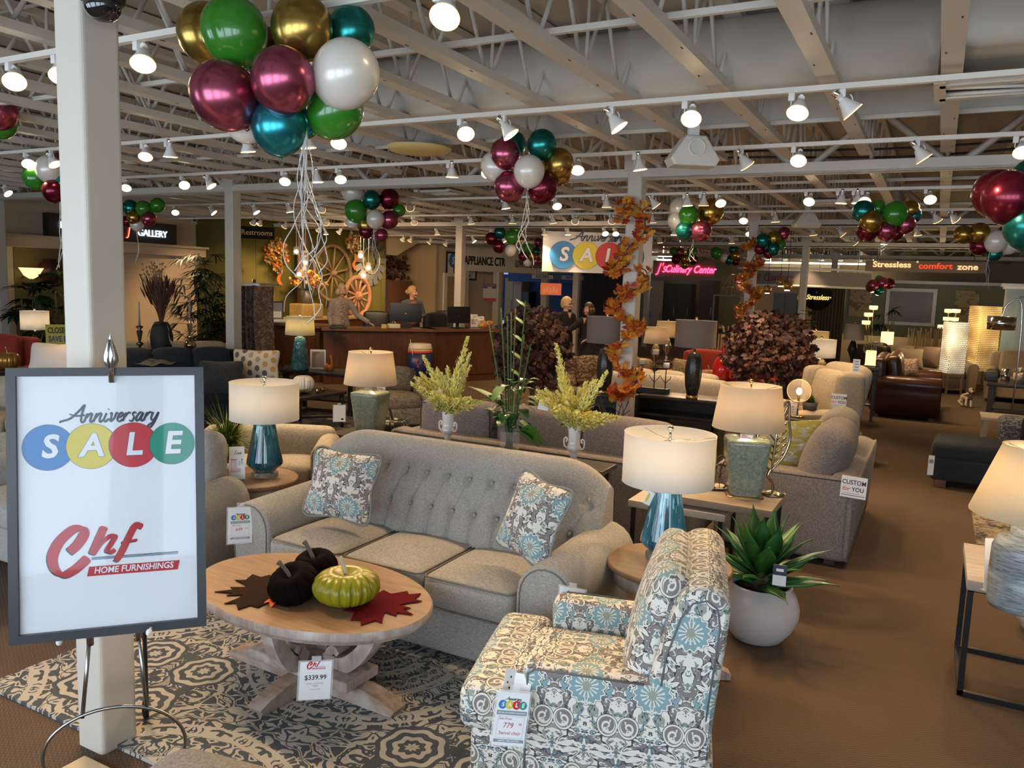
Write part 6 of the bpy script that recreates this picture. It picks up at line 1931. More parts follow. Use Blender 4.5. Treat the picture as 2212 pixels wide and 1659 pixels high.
ym = [mat('yellow_green_floret', (.74, .67, .17), .7), mat('pale_floret', (.85, .79, .38), .7), mat('green_stem', (.05, .11, .03), .6), mat('leaf_green', (.02, .08, .015), .45)]
china = mat('white_china', (.74, .72, .70), .12, coat=.5)
def urn(label, p, h=.34):
    s = h / .34
    t = thing('trumpet_vase', label, 'vase', p)
    prof = [(.0, 0), (.052, 0), (.056, .015), (.03, .03), (.026, .05), (.032, .055), (.026, .06), (.032, .066), (.024, .075), (.04, .095), (.058, .11), (.062, .13), (.05, .15), (.047, .2), (.054, .27), (.075, .325), (.088, .345), (.084, .346), (.07, .325), (.045, .27), (0, .2)]
    MB().lathe([(r * s, z * s) for r, z in prof], 36).build('body', china, t)
    for sg in (-1, 1): MB().tube([(q.x * s, q.y, q.z * s) for q in catmull([(sg * .056, 0, .115), (sg * .085, 0, .13), (sg * .09, 0, .18), (sg * .075, 0, .2), (sg * .062, 0, .19), (sg * .07, 0, .165)], 5)], .007 * s, 8).build('handle', china, t)
    return t
def sprays(label, p, z0, seed, spikes):
    rr = random.Random(seed)
    t = thing('flower_spray', label, 'flowers', (p[0], p[1], p[2] + z0))
    for g, e, L in spikes:
        b = MB(); yel_spike(b, (0, 0, 0), (math.cos(g) * math.cos(e), math.sin(g) * math.cos(e), math.sin(e)), L, rr)
        b.build('flower_spike', ym, t)
    b = MB()
    for k in range(16):
        g = rr.uniform(0, 6.28); b.leaf((0, 0, 0), (math.cos(g), math.sin(g), rr.uniform(.2, 1)), .13, .022, droop=.5, mi=3)
    b.build('leaves', ym, t)
    MB().tube([(0, 0, -.12), (0, 0, .02)], .02, 8).build('stems', ym[2], t)
    return t
# both urns and the leafy vase stand on a narrow sofa table between the two sofas
ub = [T(965, 962, 5.0), T(1102, 980, 4.95), T(1238, 1008, 4.75)]
uz = 2.0
base = [A(966, 992, .80), A(1100, 1003, .80), A(1238, 1028, .80)]
zt = .78
tb = [V((-2.93, 4.62, zt)), V((-2.36, 4.62, zt)), V((-1.80, 4.62, zt))]
tb = [AY(px, py, 4.62) for px, py in ((966, 975), (1100, 980), (1238, 1004))]
t = rect_table('narrow dark sofa table between the tufted sofa and the grey sofa', ((tb[0].x + tb[2].x) / 2, 4.62, 0), 0, tb[2].x - tb[0].x + .5, .28, zt, espresso, 'sofa_table', 'console', .03, .04, .2)
def spk(seed, lean):
    rr = random.Random(seed)
    out = [(lean + rr.uniform(-.3, .3), 1.28, .56), (lean + 1.2, 1.15, .44), (lean + 3.4, 1.1, .42)]
    for k in range(26): out.append((k * 2.39996, .3 + .95 * ((k * .618) % 1), .27 + .10 * rr.random()))
    return out
p = V((tb[0].x, 4.62, zt)); h = AY(966, 876, 4.62).z - zt
urn('white trumpet vase with looped handles behind the middle of the tufted sofa', p, h); sprays('yellow green feathery flower spray in the white vase nearer the blue striped cooler', p, h - .02, 1, spk(4, 0))
p = V((tb[2].x, 4.62, zt)); h = AY(1238, 910, 4.62).z - zt
urn('white trumpet vase with raised scroll handles nearest the white drum lamp', p, h); sprays('yellow green feathery flower spray leaning away from the garlanded column', p, h - .02, 2, spk(9, PI))
for px, py, sd in ((947, 855, .4), (1175, 873, .3)):
    q = AY(px, py, 4.5); b = lambda bb, M: rect(bb, .004, -.01, .016, .012, M, 7, .0004)
    tagcard('price_tag', 'pale folded swing tag hanging from the %s yellow flower spray' % ('first' if px < 1000 else 'second'), 'price tag', frame_at(q, toward(q, sd)) @ Matrix.Rotation(.5 if px < 1000 else -.2, 4, 'Z'), .07, .075, b, False)
# leafy arrangement in a clear cylinder
p = V((tb[1].x, 4.62, zt)); hv = AY(1100, 930, 4.62).z - zt
t = thing('glass_vase', 'clear glass cylinder vase with green stems between the white vases', 'vase', p)
MB().lathe([(0, 0), (.06, 0), (.065, .01), (.068, hv), (.063, hv), (.060, .015), (0, .012)], 32).build('cylinder', mat('thin_glass', (1, .97, .92), .03, al=.12), t)
t = thing('leafy_arrangement', 'tall green leaf and bamboo arrangement in the glass cylinder', 'plant', (p.x, p.y, zt + .02))
lg = [glaze('deep_leaf', (.012, .055, .012), (.03, .11, .02), None, 8, .35, (1, 1, 1), .2), mat('bright_leaf', (.07, .19, .025), .4), mat('horsetail', (.05, .10, .03), .5)]
rr = random.Random(8)
b = MB()
for k in range(16): b.tube([(rr.uniform(-.03, .03), rr.uniform(-.03, .03), 0), (rr.uniform(-.05, .05), rr.uniform(-.05, .05), hv + .1)], .004, 5, 2)
b.build('stems', lg, t)
b = MB()
for x, e, L in ((-.02, -.08, .95), (0, -.02, .92), (.01, .0, .95), (-.01, -.04, .90), (.02, .06, .78), (-.03, -.16, .85), (.03, .10, .72)):
    b.tube([(x, 0, hv), (x + e, 0, L)], .0045, 6, 2)
    for j in range(5): b.tube([(x + e * j / 5, 0, hv + (L - hv) * (j + .5) / 5), (x + e * j / 5, 0, hv + (L - hv) * (j + .5) / 5 + .006)], .0065, 6, 0)
b.build('horsetail_reed', lg, t)
for nm, spec in (('upright_branch', (.04, .05, 1.0, 13)),):
    x, e, L, n = spec
    b = MB().tube([(x, 0, hv), (x + e, -.02, L)], .004, 5, 2)
    for k in range(n):
        q = k / n; c = V((x + e * q, -.02 * q, hv + .12 + (L - hv - .1) * q)); sg = 1 if k % 2 else -1
        b.leaf(c, (sg, .2, .75), .10, .024, droop=.1, mi=1)
    b.build(nm, lg, t)
b = MB()
for k in range(46):
    g = k * 2.4; e = rr.uniform(-.2, 1.0); r0 = .03 + .10 * rr.random()
    c = V((math.cos(g) * r0, math.sin(g) * r0, hv + rr.uniform(-.04, .32)))
    b.leaf(c, (math.cos(g), math.sin(g), e), rr.uniform(.08, .14), rr.uniform(.028, .042), droop=.6, mi=0 if rr.random() < .8 else 1)
b.build('leaves', lg, t)
b = MB()
b.leaf((0, 0, hv + .1), (-.95, -.1, .75), .42, .055, droop=.25, mi=1, n=8); b.leaf((0, 0, hv + .15), (-.7, -.4, .5), .3, .05, droop=.5, mi=1, n=8)
P = [(x * .8, y * .8) for x, y in [(0, -.14), (.10, -.12), (.06, -.05), (.15, -.03), (.08, .03), (.15, .07), (.07, .10), (.05, .17), (0, .2), (-.06, .15), (-.08, .06), (-.15, .03), (-.09, -.03), (-.14, -.09)]]
b.add([(x, 0, y) for x, y in P], [tuple(range(len(P)))], 1, False, TR(.17, -.02, hv - .03, .2, .9, .5))
b.build('big_leaf', lg, t)

# brown leaved trees
brl = [mat('brown_leaf_dark', (.045, .018, .013), .6), mat('brown_leaf', (.085, .034, .024), .55), mat('brown_leaf_red', (.13, .042, .025), .5)]
MAP = maple(1)
def mleaf(b, c, d, s, mi, rr, up=None):
    d = V(d).normalized()
    up = up or V((rr.uniform(-1, 1), rr.uniform(-1, 1), rr.uniform(-.3, 1)))
    a = d.cross(up)
    if a.length < 1e-3: a = V((1, 0, 0))
    a.normalize(); n = a.cross(d)
    b.add([V(c) + a * (x * s) + d * ((y + .28) * s) + n * (abs(x) * s * .25) for x, y in MAP[::1]], [tuple(range(len(MAP)))], mi, False)
def leafy_tree(label, c, rx, rz_, zt0, n, ls, seed, mats, trunkh):
    rr = random.Random(seed)
    t = thing('leafy_tree', label, 'plant', c)
    b = MB()
    for k in range(4): b.tube(catmull([(.03 * math.cos(k * 1.6), .03 * math.sin(k * 1.6), 0.02), (.04 * math.sin(k), .03, trunkh * .6), (rx * .4 * math.cos(k * 1.6), rx * .4 * math.sin(k * 1.6), trunkh + .3)], 5), [.022 - .0015 * i for i in range(11)], 6)
    b.build('trunk', mat('brown_bark', (.10, .07, .05), .9), t)
    MB().lathe([(0, 0), (.14, 0), (.18, .3), (.165, .3), (0, .27)], 22).build('pot', mat('dark_pot', (.03, .025, .02), .6), t)
    b = MB()
    for k in range(n):
        g, e = rr.uniform(0, 6.28), math.asin(rr.uniform(-.75, 1))
        r = rr.uniform(.35, 1) ** .6
        p = V((rx * r * math.cos(g) * math.cos(e), rx * r * math.sin(g) * math.cos(e), zt0 + rz_ * r * math.sin(e)))
        dn = V((math.cos(g) * .5, math.sin(g) * .5, -.8 + rr.uniform(-.3, .3)))
        mleaf(b, p, dn, ls * rr.uniform(.6, 1.15), rr.choice((0, 1, 1, 2)), rr)
    b.build('foliage', mats, t)
    return t
tc = G(1660, 780, 10.1)
leafy_tree('full brown leaved tree behind the sage lamp, in front of the red vases', (tc.x, tc.y, 0), .56, .54, T(1662, 758, 10.1).z, 2100, .06, 3, brl, .7)
tc = G(1148, 760, 10.5)
leafy_tree('brown leaved tree in front of the service counter end', (tc.x, tc.y, 0), .50, .66, T(1148, 752, 10.5).z - .05, 1000, .075, 4, brl, .7)
tc = G(1140, 670, 10.6)
# maple leaf garlands round two columns
orl = [mat('orange_maple', (.55, .13, .01), .6), mat('gold_maple', (.62, .28, .03), .6), mat('red_maple', (.36, .035, .012), .6), mat('vine', (.05, .03, .015), .8)]
def garland(label, cx, cy, pts, ls, n, seed, yoff=-.12):
    """pts: (dx, dy, z) knots of the vine"""
    rr = random.Random(seed)
    t = thing('leaf_garland', label, 'garland', (cx, cy, 0))
    c = catmull(pts, 14)
    MB().tube(c, .006, 5).build('vine', orl[3], t)
    b = MB()
    for k in range(n):
        i = rr.randrange(len(c) - 1); p = c[i]
        w = .45 + .55 * abs(math.sin(i * .11 + seed))
        if rr.random() > w: continue
        o = V((rr.uniform(-1, 1), rr.uniform(-1, .3), rr.uniform(-1, .8)))
        q = p + o * .045
        if abs(q.x) < .1 and abs(q.y) < .1: q.y = -.11
        mleaf(b, q, (o.x, o.y - .25, o.z - .3), ls * rr.uniform(.6, 1.1), rr.choice((0, 0, 1, 1, 2)), rr, V((o.x * .3, -1, .4)))
    b.build('leaves', orl, t)
    return t
def gpt(pxs, cy):
    out = []
    for px, py, dy in pxs:
        p = AY(px, py, cy + dy); out.append(p)
    return out
def px_garland(label, cx, cy, pxs, ls, n, seed):
    P = gpt(pxs, cy)
    return garland(label, cx, cy, [(p.x - cx, p.y - cy, p.z) for p in P], ls, n, seed)
px_garland('orange maple leaf garland spiralling down the column beside the sale banner', -2.83, 7.92,
           [(1345, 470, -.14), (1352, 440, -.15), (1385, 452, -.16), (1392, 500, -.14), (1362, 530, -.16), (1338, 560, -.15), (1322, 580, -.14), (1345, 572, .12), (1395, 585, .0), (1385, 620, -.12), (1345, 632, -.16), (1325, 660, -.14), (1340, 665, .05), (1360, 690, .12), (1383, 700, -.05), (1360, 722, -.14), (1330, 755, -.15), (1335, 775, .1), (1360, 800, .12), (1374, 800, -.04), (1368, 835, -.14), (1335, 845, -.15), (1332, 858, -.14)], .060, 620, 1)
px_garland('orange maple leaf garland on the farther column near the pink neon sign', -2.83, 13.8,
           [(1612, 530, -.14), (1625, 522, -.15), (1640, 530, -.12), (1610, 590, -.14), (1640, 565, -.12), (1620, 590, -.16), (1602, 610, -.14), (1630, 625, .1), (1634, 640, -.1), (1610, 660, -.15), (1598, 672, -.14), (1620, 700, .1), (1605, 712, -.14)], .068, 420, 2)
# dried stalks in the black vase
rr = random.Random(12)
t = thing('dried_stalks', 'tall bunch of dried brown stalks in the black vase', 'dried flowers', (vp.x, vp.y, a1.z + .46))
b = MB()
top = T(345, 570, 10.6).z - (a1.z + .46)
for k in range(110):
    g = rr.uniform(0, 6.28); s = rr.uniform(.05, .26); h = top * rr.uniform(.45, .78)
    e = V((math.cos(g) * s, math.sin(g) * s * .6, h))
    b.tube(catmull([(0, 0, -.04), (e.x * .35, e.y * .35, h * .5), e], 3), .004, 4, 0)
    b.leaf(e - V((0, 0, .12)), (e.x, e.y, h), .22, .018, droop=.1, mi=rr.choice((0, 1)))
for k in range(60):
    g = rr.uniform(1.8, 4.2); s = rr.uniform(.1, .46); h = top * rr.uniform(.7, 1.02)
    e = V((-abs(s) * .9 + .12, math.sin(g) * .1, h))
    b.tube(catmull([(0, 0, -.04), (e.x * .3, e.y * .3, h * .5), e], 3), .0025, 3, 2)
    b.ball(e, .014, 6, 2)
b.build('stalks', [mat('dry_rust', (.13, .05, .02), .8), mat('dry_dark', (.07, .025, .015), .8), mat('dry_tan', (.30, .18, .08), .8)], t)
o = MB()
for sg in (-1, 1):
    o.grid(lambda u, v: (sg * (.08 + .22 * u), -.02 + .03 * math.sin(u * 8), -.02 - .32 * u * u + .05 * (v - .5) + .02 * math.sin(u * 16)), 16, 3)
o.lathe([(.085, -.03), (.09, .0), (.085, .03)], 18)
o.build('ribbon_bow', mat('rose_ribbon', (.40, .22, .15), .7), t)
# palms
def palm(label, c, h, n, seed, sp, m, L=.34, trunks=6, w=.016, potr=.16):
    rr = random.Random(seed)
    t = thing('potted_palm', label, 'plant', c)
    MB().lathe([(0, 0), (potr * .8, 0), (potr, .3), (potr * .9, .3), (0, .27)], 22).build('pot', mat('dark_pot', (.03, .025, .02), .6), t)
    b, f = MB(), MB()
    for k in range(trunks):
        g = k * 2.4
        b.tube(catmull([(.05 * math.cos(g), .05 * math.sin(g), .25), (.12 * math.cos(g), .12 * math.sin(g), h * .5), (sp * .35 * math.cos(g), sp * .35 * math.sin(g), h * (.75 + .04 * (k % 3)))], 5), .013, 6)
    b.build('trunk', mat('palm_cane', (.12, .10, .04), .7), t)
    for k in range(n):
        g = rr.uniform(0, 6.28); r = sp * rr.uniform(.1, .75); z = h * rr.uniform(.32, 1.0)
        c0 = V((r * math.cos(g), r * math.sin(g), z))
        d = V((math.cos(g), math.sin(g), rr.uniform(-.2, .8)))
        f.tube([c0 - d * .14, c0], .004, 4)
        for j in range(8):
            a = (j - 3.5) * .30
            dd = Matrix.Rotation(a, 3, 'Z') @ d
            f.leaf(c0, (dd.x, dd.y, dd.z - abs(a) * .3), L * rr.uniform(.8, 1.1), w, droop=.35, mi=rr.choice((0, 0, 1)), n=3)
    f.build('fronds', m, t)
    return t
pg = [mat('palm_dark', (.010, .028, .010), .5), mat('palm_mid', (.025, .065, .018), .5)]
c = G(443, 660, 13.6); palm('tall dark lady palm against the gallery wall beside the cream column', (c.x, c.y, 0), T(445, 548, 13.6).z, 130, 3, .62, pg)
c = G(140, 680, 11.9); palm('feathery palm half behind the first column', (c.x, c.y, 0), T(140, 590, 11.9).z, 34, 5, .40, [pg[1], mat('palm_light', (.08, .12, .05), .5)], .3)
c = G(66, 650, 12.9); palm('dark broad leaved plant at the far edge below the niche', (c.x, c.y, 0), T(66, 590, 12.9).z, 26, 6, .45, pg, .36, 4, .05)
c = G(1918, 700, 19.4); palm('sparse papyrus palm in front of the brown mirror', (c.x, c.y, 0), T(1918, 655, 19.4).z, 9, 9, .36, [mat('palm_black', (.015, .02, .012), .6), pg[0]], .34, 4, .02)
c = G(1742, 690, 12.5); palm('leafy green shrub behind the brown leaved tree', (c.x, c.y, 0), T(1745, 672, 12.5).z, 40, 13, .36, [pg[1], mat('shrub_light', (.10, .14, .03), .5)], .13, 5, .025)
def tuft(label, c, n, L, w, m, name='grass_tuft', pot=None, seed=1, spread=1.0):
    rr = random.Random(seed)
    t = thing(name, label, 'plant', c)
    h0 = 0
    if pot: MB().lathe([(0, 0), (pot * .75, 0), (pot, pot * 1.5), (pot * .9, pot * 1.5), (0, pot * 1.3)], 20).build('pot', mat('slate_pot', (.05, .05, .055), .6), t); h0 = pot * 1.4
    b = MB()
    for k in range(n):
        g = rr.uniform(0, 6.28); e = rr.uniform(.5, 1.5)
        b.leaf((rr.uniform(-.03, .03), rr.uniform(-.03, .03), h0), (math.cos(g) * math.cos(e) * spread, math.sin(g) * math.cos(e) * spread, math.sin(e)), L * rr.uniform(.6, 1), w, droop=.3, mi=rr.choice(range(len(m))), n=3, shape=1)
    b.build('grass', m, t)
    return t
p = A(1748, 893, .60); tuft('small green plant in a slate pot beside the glass globe lamp', (p.x, p.y, .6), 160, .16, .006, [gm[0], gm[1]], 'small_potted_plant', .085)
p = A(618, 812, .50); q = tuft('grey green ornamental grass tuft before the turquoise lamp table', (p.x, p.y, .48), 260, .30, .005, [mat('sage_grass', (.12, .13, .07), .7), mat('dry_grass', (.2, .17, .10), .7)], seed=4)
rect_table('dark round-cornered side table under the grey green grass tuft', (p.x - .08, p.y, 0), .3, .4, .36, .478, espresso, 'end_table', 'side table')
t = thing('bare_branches', 'bare dark twig branches beside the garlanded column base', 'dried branches', A(1318, 945, .75))
b = MB()
rr = random.Random(4)
for k in range(9):
    e = V((rr.uniform(-.12, .14), rr.uniform(-.05, .05), rr.uniform(.15, .3)))
    b.tube([(0, 0, 0), e * .6, e], .004, 4)
    for j in range(4): b.tube([e * (.4 + .15 * j), e * (.4 + .15 * j) + V((rr.uniform(-.08, .08), 0, rr.uniform(.02, .08)))], .0025, 4)
b.build('twigs', mat('dark_twig', (.03, .018, .012), .8), t)
MB().lathe([(0, -.18), (.05, -.18), (.06, -.05), (.03, .0), (0, 0)], 16).build('vase', espresso, t)
# ------------------------------------------------------------------ signs
def neon(name, c, e): return mat(name, c, .4, em=e, emc=c)
nw, nr, npk, ng = neon('neon_white', (.75, .9, 1), 7), neon('neon_red', (1, .06, .03), 7), neon('neon_pink', (1, .04, .12), 6), neon('neon_gold', (1, .62, .2), 1.8)
MX = Matrix(((0, 0, 1, 0), (1, 0, 0, 0), (0, 1, 0, 0), (0, 0, 0, 1)))     # faces +x, text running along +y
def wall_x(x, px0, px1, py):
    a, c = AX(px0, py, x), AX(px1, py, x)
    return a, c
# gallery neon box on the ledge
a, c = wall_x(-14.42, 106, 383, 505)
zb, zt2 = 2.50, AX(383, 486, -14.42).z
t = thing('neon_sign', 'long black neon gallery sign on the ledge of the gallery wall', 'sign', (-14.46, (a.y + c.y) / 2, (zb + zt2) / 2))
W_, H_ = c.y - a.y, zt2 - zb
MB().box((-.06, 0, 0), (.16, W_, H_)).build('box', black, t)
b = MB()
M = MX
yy = lambda px: AX(px, 505, -14.42).y - (a.y + c.y) / 2
b.text('GALLERY', H_ * .46, Matrix.Translation((.035, (yy(287) + yy(372)) / 2, -.02)) @ M, 0, xs=.95, bold=-.012, depth=.006, sp=.92)
b.text('M', H_ * .42, Matrix.Translation((.035, yy(138), .0)) @ M, 0, bold=-.01, depth=.006)
b.text('J', H_ * .58, Matrix.Translation((.035, yy(278), -.02)) @ M, 1, bold=-.01, depth=.006, shear=.2)
b.build('neon_tubes', [nw, nr], t)
# hanging restrooms sign
p = T(555, 503, 14.6)
t = thing('hanging_sign', 'black restrooms sign with gold lettering hanging from the ceiling', 'sign', p, FACE(p) * .0 + .85)
MB().box((0, 0, 0), (.62, .03, .22)).build('board', mat('sign_black', (.006, .005, .004), .7, sp=.15), t)
MF = Matrix(((1, 0, 0, 0), (0, 0, -1, -.016), (0, 1, 0, 0), (0, 0, 0, 1)))
MB().text('Restrooms', .135, MF, 0, depth=.001, xs=.92).build('lettering', mat('gold_letter', (.62, .42, .22), .5), t)
for s in (-1, 1): MB().cyl((s * .28, 0, .1), (s * .28, 0, 3.672 - p.z), .004, n=6).build('chain', steel, t)
# appliance fascia lettering
d = (pB - pA); d.z = 0; d.normalize(); nrm = V((d.y, -d.x, 0))
def fascia_text(s, px, py, size, m, xs=1, name='fascia_lettering', lab='', bold=.02):
    q = pA.lerp(pB, (px - 1004) / 176); z = T(px, py, 26.3).z
    M = Matrix(((d.x, 0, nrm.x, q.x + nrm.x * .11), (d.y, 0, nrm.y, q.y + nrm.y * .11), (0, 1, 0, z), (0, 0, 0, 1)))
    tag(MB().text(s, size, M, 0, bold=bold, xs=xs, depth=.01).build(name, m), lab, 'sign')
fascia_text('APPLIANCE CTR', 1041, 566, .38, mat('letter_black', (.02, .02, .02), .5), .60, lab='black appliance department lettering on the pale fascia')
fascia_text('LOW PRICE GUARANTEE', 1146, 571, .34, mat('letter_grey', (.12, .12, .12), .5), .42, lab='grey low price guarantee lettering half behind the balloons')
def board(label, px0, px1, py0, py1, t_, m, name='sign_board', cat='sign', rz=None, th=.04):
    a, c = T(px0, py0, t_), T(px1, py1, t_)
    p = (a + c) / 2
    r = math.hypot(c.x - a.x, c.y - a.y)
    t = thing(name, label, cat, p, FACE(p) if rz is None else rz)
    MB().box((0, 0, 0), (r, th, abs(a.z - c.z))).build('board', m, t)
    if py1 < 660 and rz is None:
        for s in (-1, 1): MB().cyl((s * r * .4, 0, 0), (s * r * .4, 0, 3.672 - p.z), .006, n=5).build('cable', steel, t)
    return t, r, abs(a.z - c.z)
def onboard(t, s, size, x, z, m, xs=1, shear=0, bold=0, th=.04, name='lettering', dp=.003):
    return MB().text(s, size, Matrix(((1, 0, 0, x), (0, 0, -1, -th / 2 - .003), (0, 1, 0, z), (0, 0, 0, 1))), 0, xs=xs, shear=shear, bold=bold, depth=dp).build(name, m, t)
silv = mat('letter_silver', (.55, .55, .55), .4)
t, w, h = board('dark sign board with silver cooking brand lettering under the sale banner', 1148, 1262, 592, 606, 25.5, mat('navy_board', (.03, .04, .06), .5))
for s, x in (('SUB-ZERO', -w * .29), ('WOLF', w * .27)):
    MB().box((x, -.022, 0), (w * .40, .01, h * .86)).build('plate', mat('plate_grey', (.25, .26, .27), .4), t)
    onboard(t, s, h * .78, x, 0, mat('letter_dark', (.02, .02, .025), .5), .78 if 'S' in s else 1.25, 0, .03, .06)
# sale banner
TLb, TRb = T(1172, 501, 16.0), T(1408, 503, 15.9)
BLb = T(1172, 588, 16.0)
pc_ = (T(1172, 501, 16) + T(1408, 592, 15.9)) / 2
ux = TRb - TLb; wB = math.hypot(ux.x, ux.y); hB = TLb.z - BLb.z
t = thing('sale_banner', 'white anniversary sale banner with coloured roundels hanging behind the garlanded column', 'banner', pc_, math.atan2(ux.y, ux.x))
MB().grid(lambda u, v: ((u - .5) * wB, .02 * math.sin(u * 11) + .005, (v - .5) * hB), 30, 6).build('cloth', mat('banner_vinyl', (.66, .62, .62), .5), t)
Mb = Matrix(((1, 0, 0, .0), (0, 0, -1, -.03), (0, 1, 0, -.06), (0, 0, 0, 1)))
b = MB(); sale_art(b, wB * .86, Mb, True, .004); b.build('print', ART, t)
for s in (-1, 1): MB().cyl((s * wB * .46, 0, hB / 2 - .02), (s * wB * .46, 0, 3.672 - pc_.z), .005, n=6).build('cord', white2, t)
# framed sale poster on the office wall
a, c = wall_x(-13.58, 965, 990, 572)
z1, z0 = AX(977, 546, -13.58).z, AX(977, 602, -13.58).z
wP = (c.y - a.y) + 1.1
t = thing('wall_poster', 'black framed anniversary sale poster on the pale office wall', 'poster', (-13.58, a.y + wP / 2, (z0 + z1) / 2))
b = MB()
for s in (-1, 1): b.box((0, s * wP / 2, 0), (.04, .06, z1 - z0 + .06)); b.box((0, 0, s * (z1 - z0) / 2), (.04, wP, .06))
b.build('frame', framem, t)
b = MB().box((-.004, 0, 0), (.006, wP, z1 - z0)); sale_art(b, wP * .86, Matrix.Translation((.002, 0, .16)) @ MX, False, .004); chf_art(b, wP * .6, Matrix.Translation((.002, 0, -.34)) @ MX, False, .004)
b.build('print', ART, t)
# pink neon, comfort signs
t, w, h = board('pale sign with pink neon culinary lettering over the kitchen display', 1412, 1542, 562, 602, 25.6, mat('sign_mauve', (.30, .22, .19), .6))
onboard(t, "J's", h * .82, -w * .36, .02, npk, .8, .35, -.01, .05, 'neon_tubes', .015); onboard(t, 'Culinary Center', h * .62, w * .10, 0, npk, .74, .35, .012, .05, 'neon_tubes', .015)
t, w, h = board('taupe comfort zone sign with gold and red raised letters over the far aisle', 1880, 2112, 560, 592, 18.5, mat('sign_taupe', (.20, .135, .085), .5), rz=R(-3), th=.12)
gl_, rl_ = mat('letter_gold_lit', (.80, .58, .28), .5, em=.7, emc=(1, .72, .36)), mat('letter_red_lit', (.75, .08, .02), .5, em=.55, emc=(1, .10, .03))
onboard(t, 'Stressless', h * .74, -w * .27, .03, gl_, 1.12, 0, .022, .13, 'lettering', .02); onboard(t, '®', h * .25, -w * .055, .1, gl_, 1, 0, 0, .13, 'lettering', .01)
onboard(t, 'comfort', h * .74, w * .095, .01, rl_, 1.12, 0, .022, .13, 'lettering', .02); onboard(t, 'zone', h * .74, w * .355, 0, gl_, 1.12, 0, .022, .13, 'lettering', .02)
for s in (-1, 1): MB().cyl((s * w * .4, 0, h / 2), (s * w * .4, 0, 3.672 - t.location.z), .008, n=6).build('chain', steel, t)
# curved comfort header
q0, q1 = G(1592, 600, 21.0), G(1882, 600, 19.8)
zc = T(1740, 602, 20.4).z
def arc(u):
    p = q0.lerp(q1, u); n_ = V((-(q1 - q0).y, (q1 - q0).x, 0)).normalized()
    return p - n_ * (.75 * math.sin(PI * u))
hh = .34
t = thing('curved_header_sign', 'curved grey header sign lettered for the comfort department', 'sign', (q0.x, q0.y, zc))
cg = mat('header_grey', (.24, .22, .21), .4)
MB().grid(lambda u, v: arc(u) - V((q0.x, q0.y, (v - .5) * hh)), 40, 1).build('panel', cg, t)
b = MB()
for z in (-hh / 2 - .03, hh / 2 + .06):
    b.tube([arc(k / 30) - V((q0.x, q0.y, z * -1)) for k in range(31)], .035, 6)
b.build('rail', white2, t)
b = MB()
for k, ch in enumerate('Self Comfort'):
    if ch == ' ': continue
    u = .07 + .385 * (k + .5) / 12
    p = arc(u); dd = (arc(u + .01) - arc(u - .01)).normalized(); nn = V((dd.y, -dd.x, 0))
    b.text(ch, .29, Matrix(((dd.x, 0, nn.x, p.x - q0.x + nn.x * .012), (dd.y, 0, nn.y, p.y - q0.y + nn.y * .012), (0, 1, 0, -.01), (0, 0, 0, 1))), 0, depth=.004, xs=1.0)
b.build('lettering', mat('letter_rust', (.32, .06, .025), .5), t)
for u in (.1, .5, .9):
    p = arc(u) - V((q0.x, q0.y, 0)); MB().cyl((p.x, p.y, hh / 2), (p.x, p.y, 3.672 - zc), .01, n=6).build('cable', steel, t)
q = G(1700, 650, 22.0); q2 = G(1742, 650, 21.7)
facade(G(1600, 650, 22.6), q2 + (q2 - q) * .3, 0, 2.35, .12, 'wall_comfort', tan, 'tan wall of the comfort department')
p = T(1766, 641, 21.0)
t = thing('round_sign', 'round black sign with gold neon script on the comfort wall', 'sign', p, FACE(p))
MB().lathe([(0, -.04), (.35, -.04), (.365, 0), (.35, .03), (0, .05)], 44, M=TR(0, 0, 0, 0, PI / 2)).build('disc', mat('gloss_black', (.006, .006, .007), .12, coat=.6), t)
MB().cyl((0, 0, .3), (0, 0, 3.672 - p.z), .008, n=6).build('cable', steel, t)
onboard(t, 'Stressless', .185, 0, -.02, ng, .78, .3, .002, .13, 'neon_tubes', .01)
# closeout sign far left
t, w, h = board('yellow closeout sign standing at the far edge below the niche', 104, 158, 700, 748, 10.6, mat('sign_yellow', (.55, .43, .06), .6))
onboard(t, 'CLOSEOUT', h * .38, .02, h * .22, mat('letter_black', (.02, .02, .02), .5), .62, 0, .02); onboard(t, 'SAVE BIG', h * .38, .0, -h * .18, mat('letter_blue', (.05, .08, .18), .5), .66, 0, .02)
MB().box((0, .03, -h / 2 - (t.location.z - h / 2) / 2), (.08, .04, t.location.z - h / 2)).build('post', iron, t)
# vents on the walls
def vent_x(label, x, px0, px1, py0, py1, nb):
    a, c = AX(px0, py0, x), AX(px1, py1, x)
    t = thing('wall_vent', label, 'air vent', (x, (a.y + c.y) / 2, (a.z + c.z) / 2))
    w, h = abs(c.y - a.y), abs(a.z - c.z)
    MB().box((0, 0, 0), (.02, w, h)).build('backing', mat('vent_dark', (.10, .075, .05), .8), t)
    b = MB()
    for k in range(nb + 1): b.box((.015, -w / 2 + w * k / nb, 0), (.02, .035, h))
    for s in (-1, 1): b.box((.015, 0, s * h / 2), (.03, w + .06, .06))
    b.build('grille', joistm, t)
vent_x('tall louvered vent high on the gallery wall', -14.88, 414, 474, 453, 487, 6)
vent_x('louvered vent on the pale office wall above the poster', -13.58, 958, 992, 512, 540, 8)
a, c = wall_x(-13.58, 955, 986, 650)
struct(MB().box((-13.57, (a.y + c.y) / 2 + .2, 1.45), (.05, abs(c.y - a.y) + .3, 1.5), 1).box((-13.55, (a.y + c.y) / 2 + .2, 1.45), (.05, abs(c.y - a.y), 1.3)).build('window_1', [mat('tan_blind', (.40, .27, .15), .6), white2]), 'office window with a tan blind')

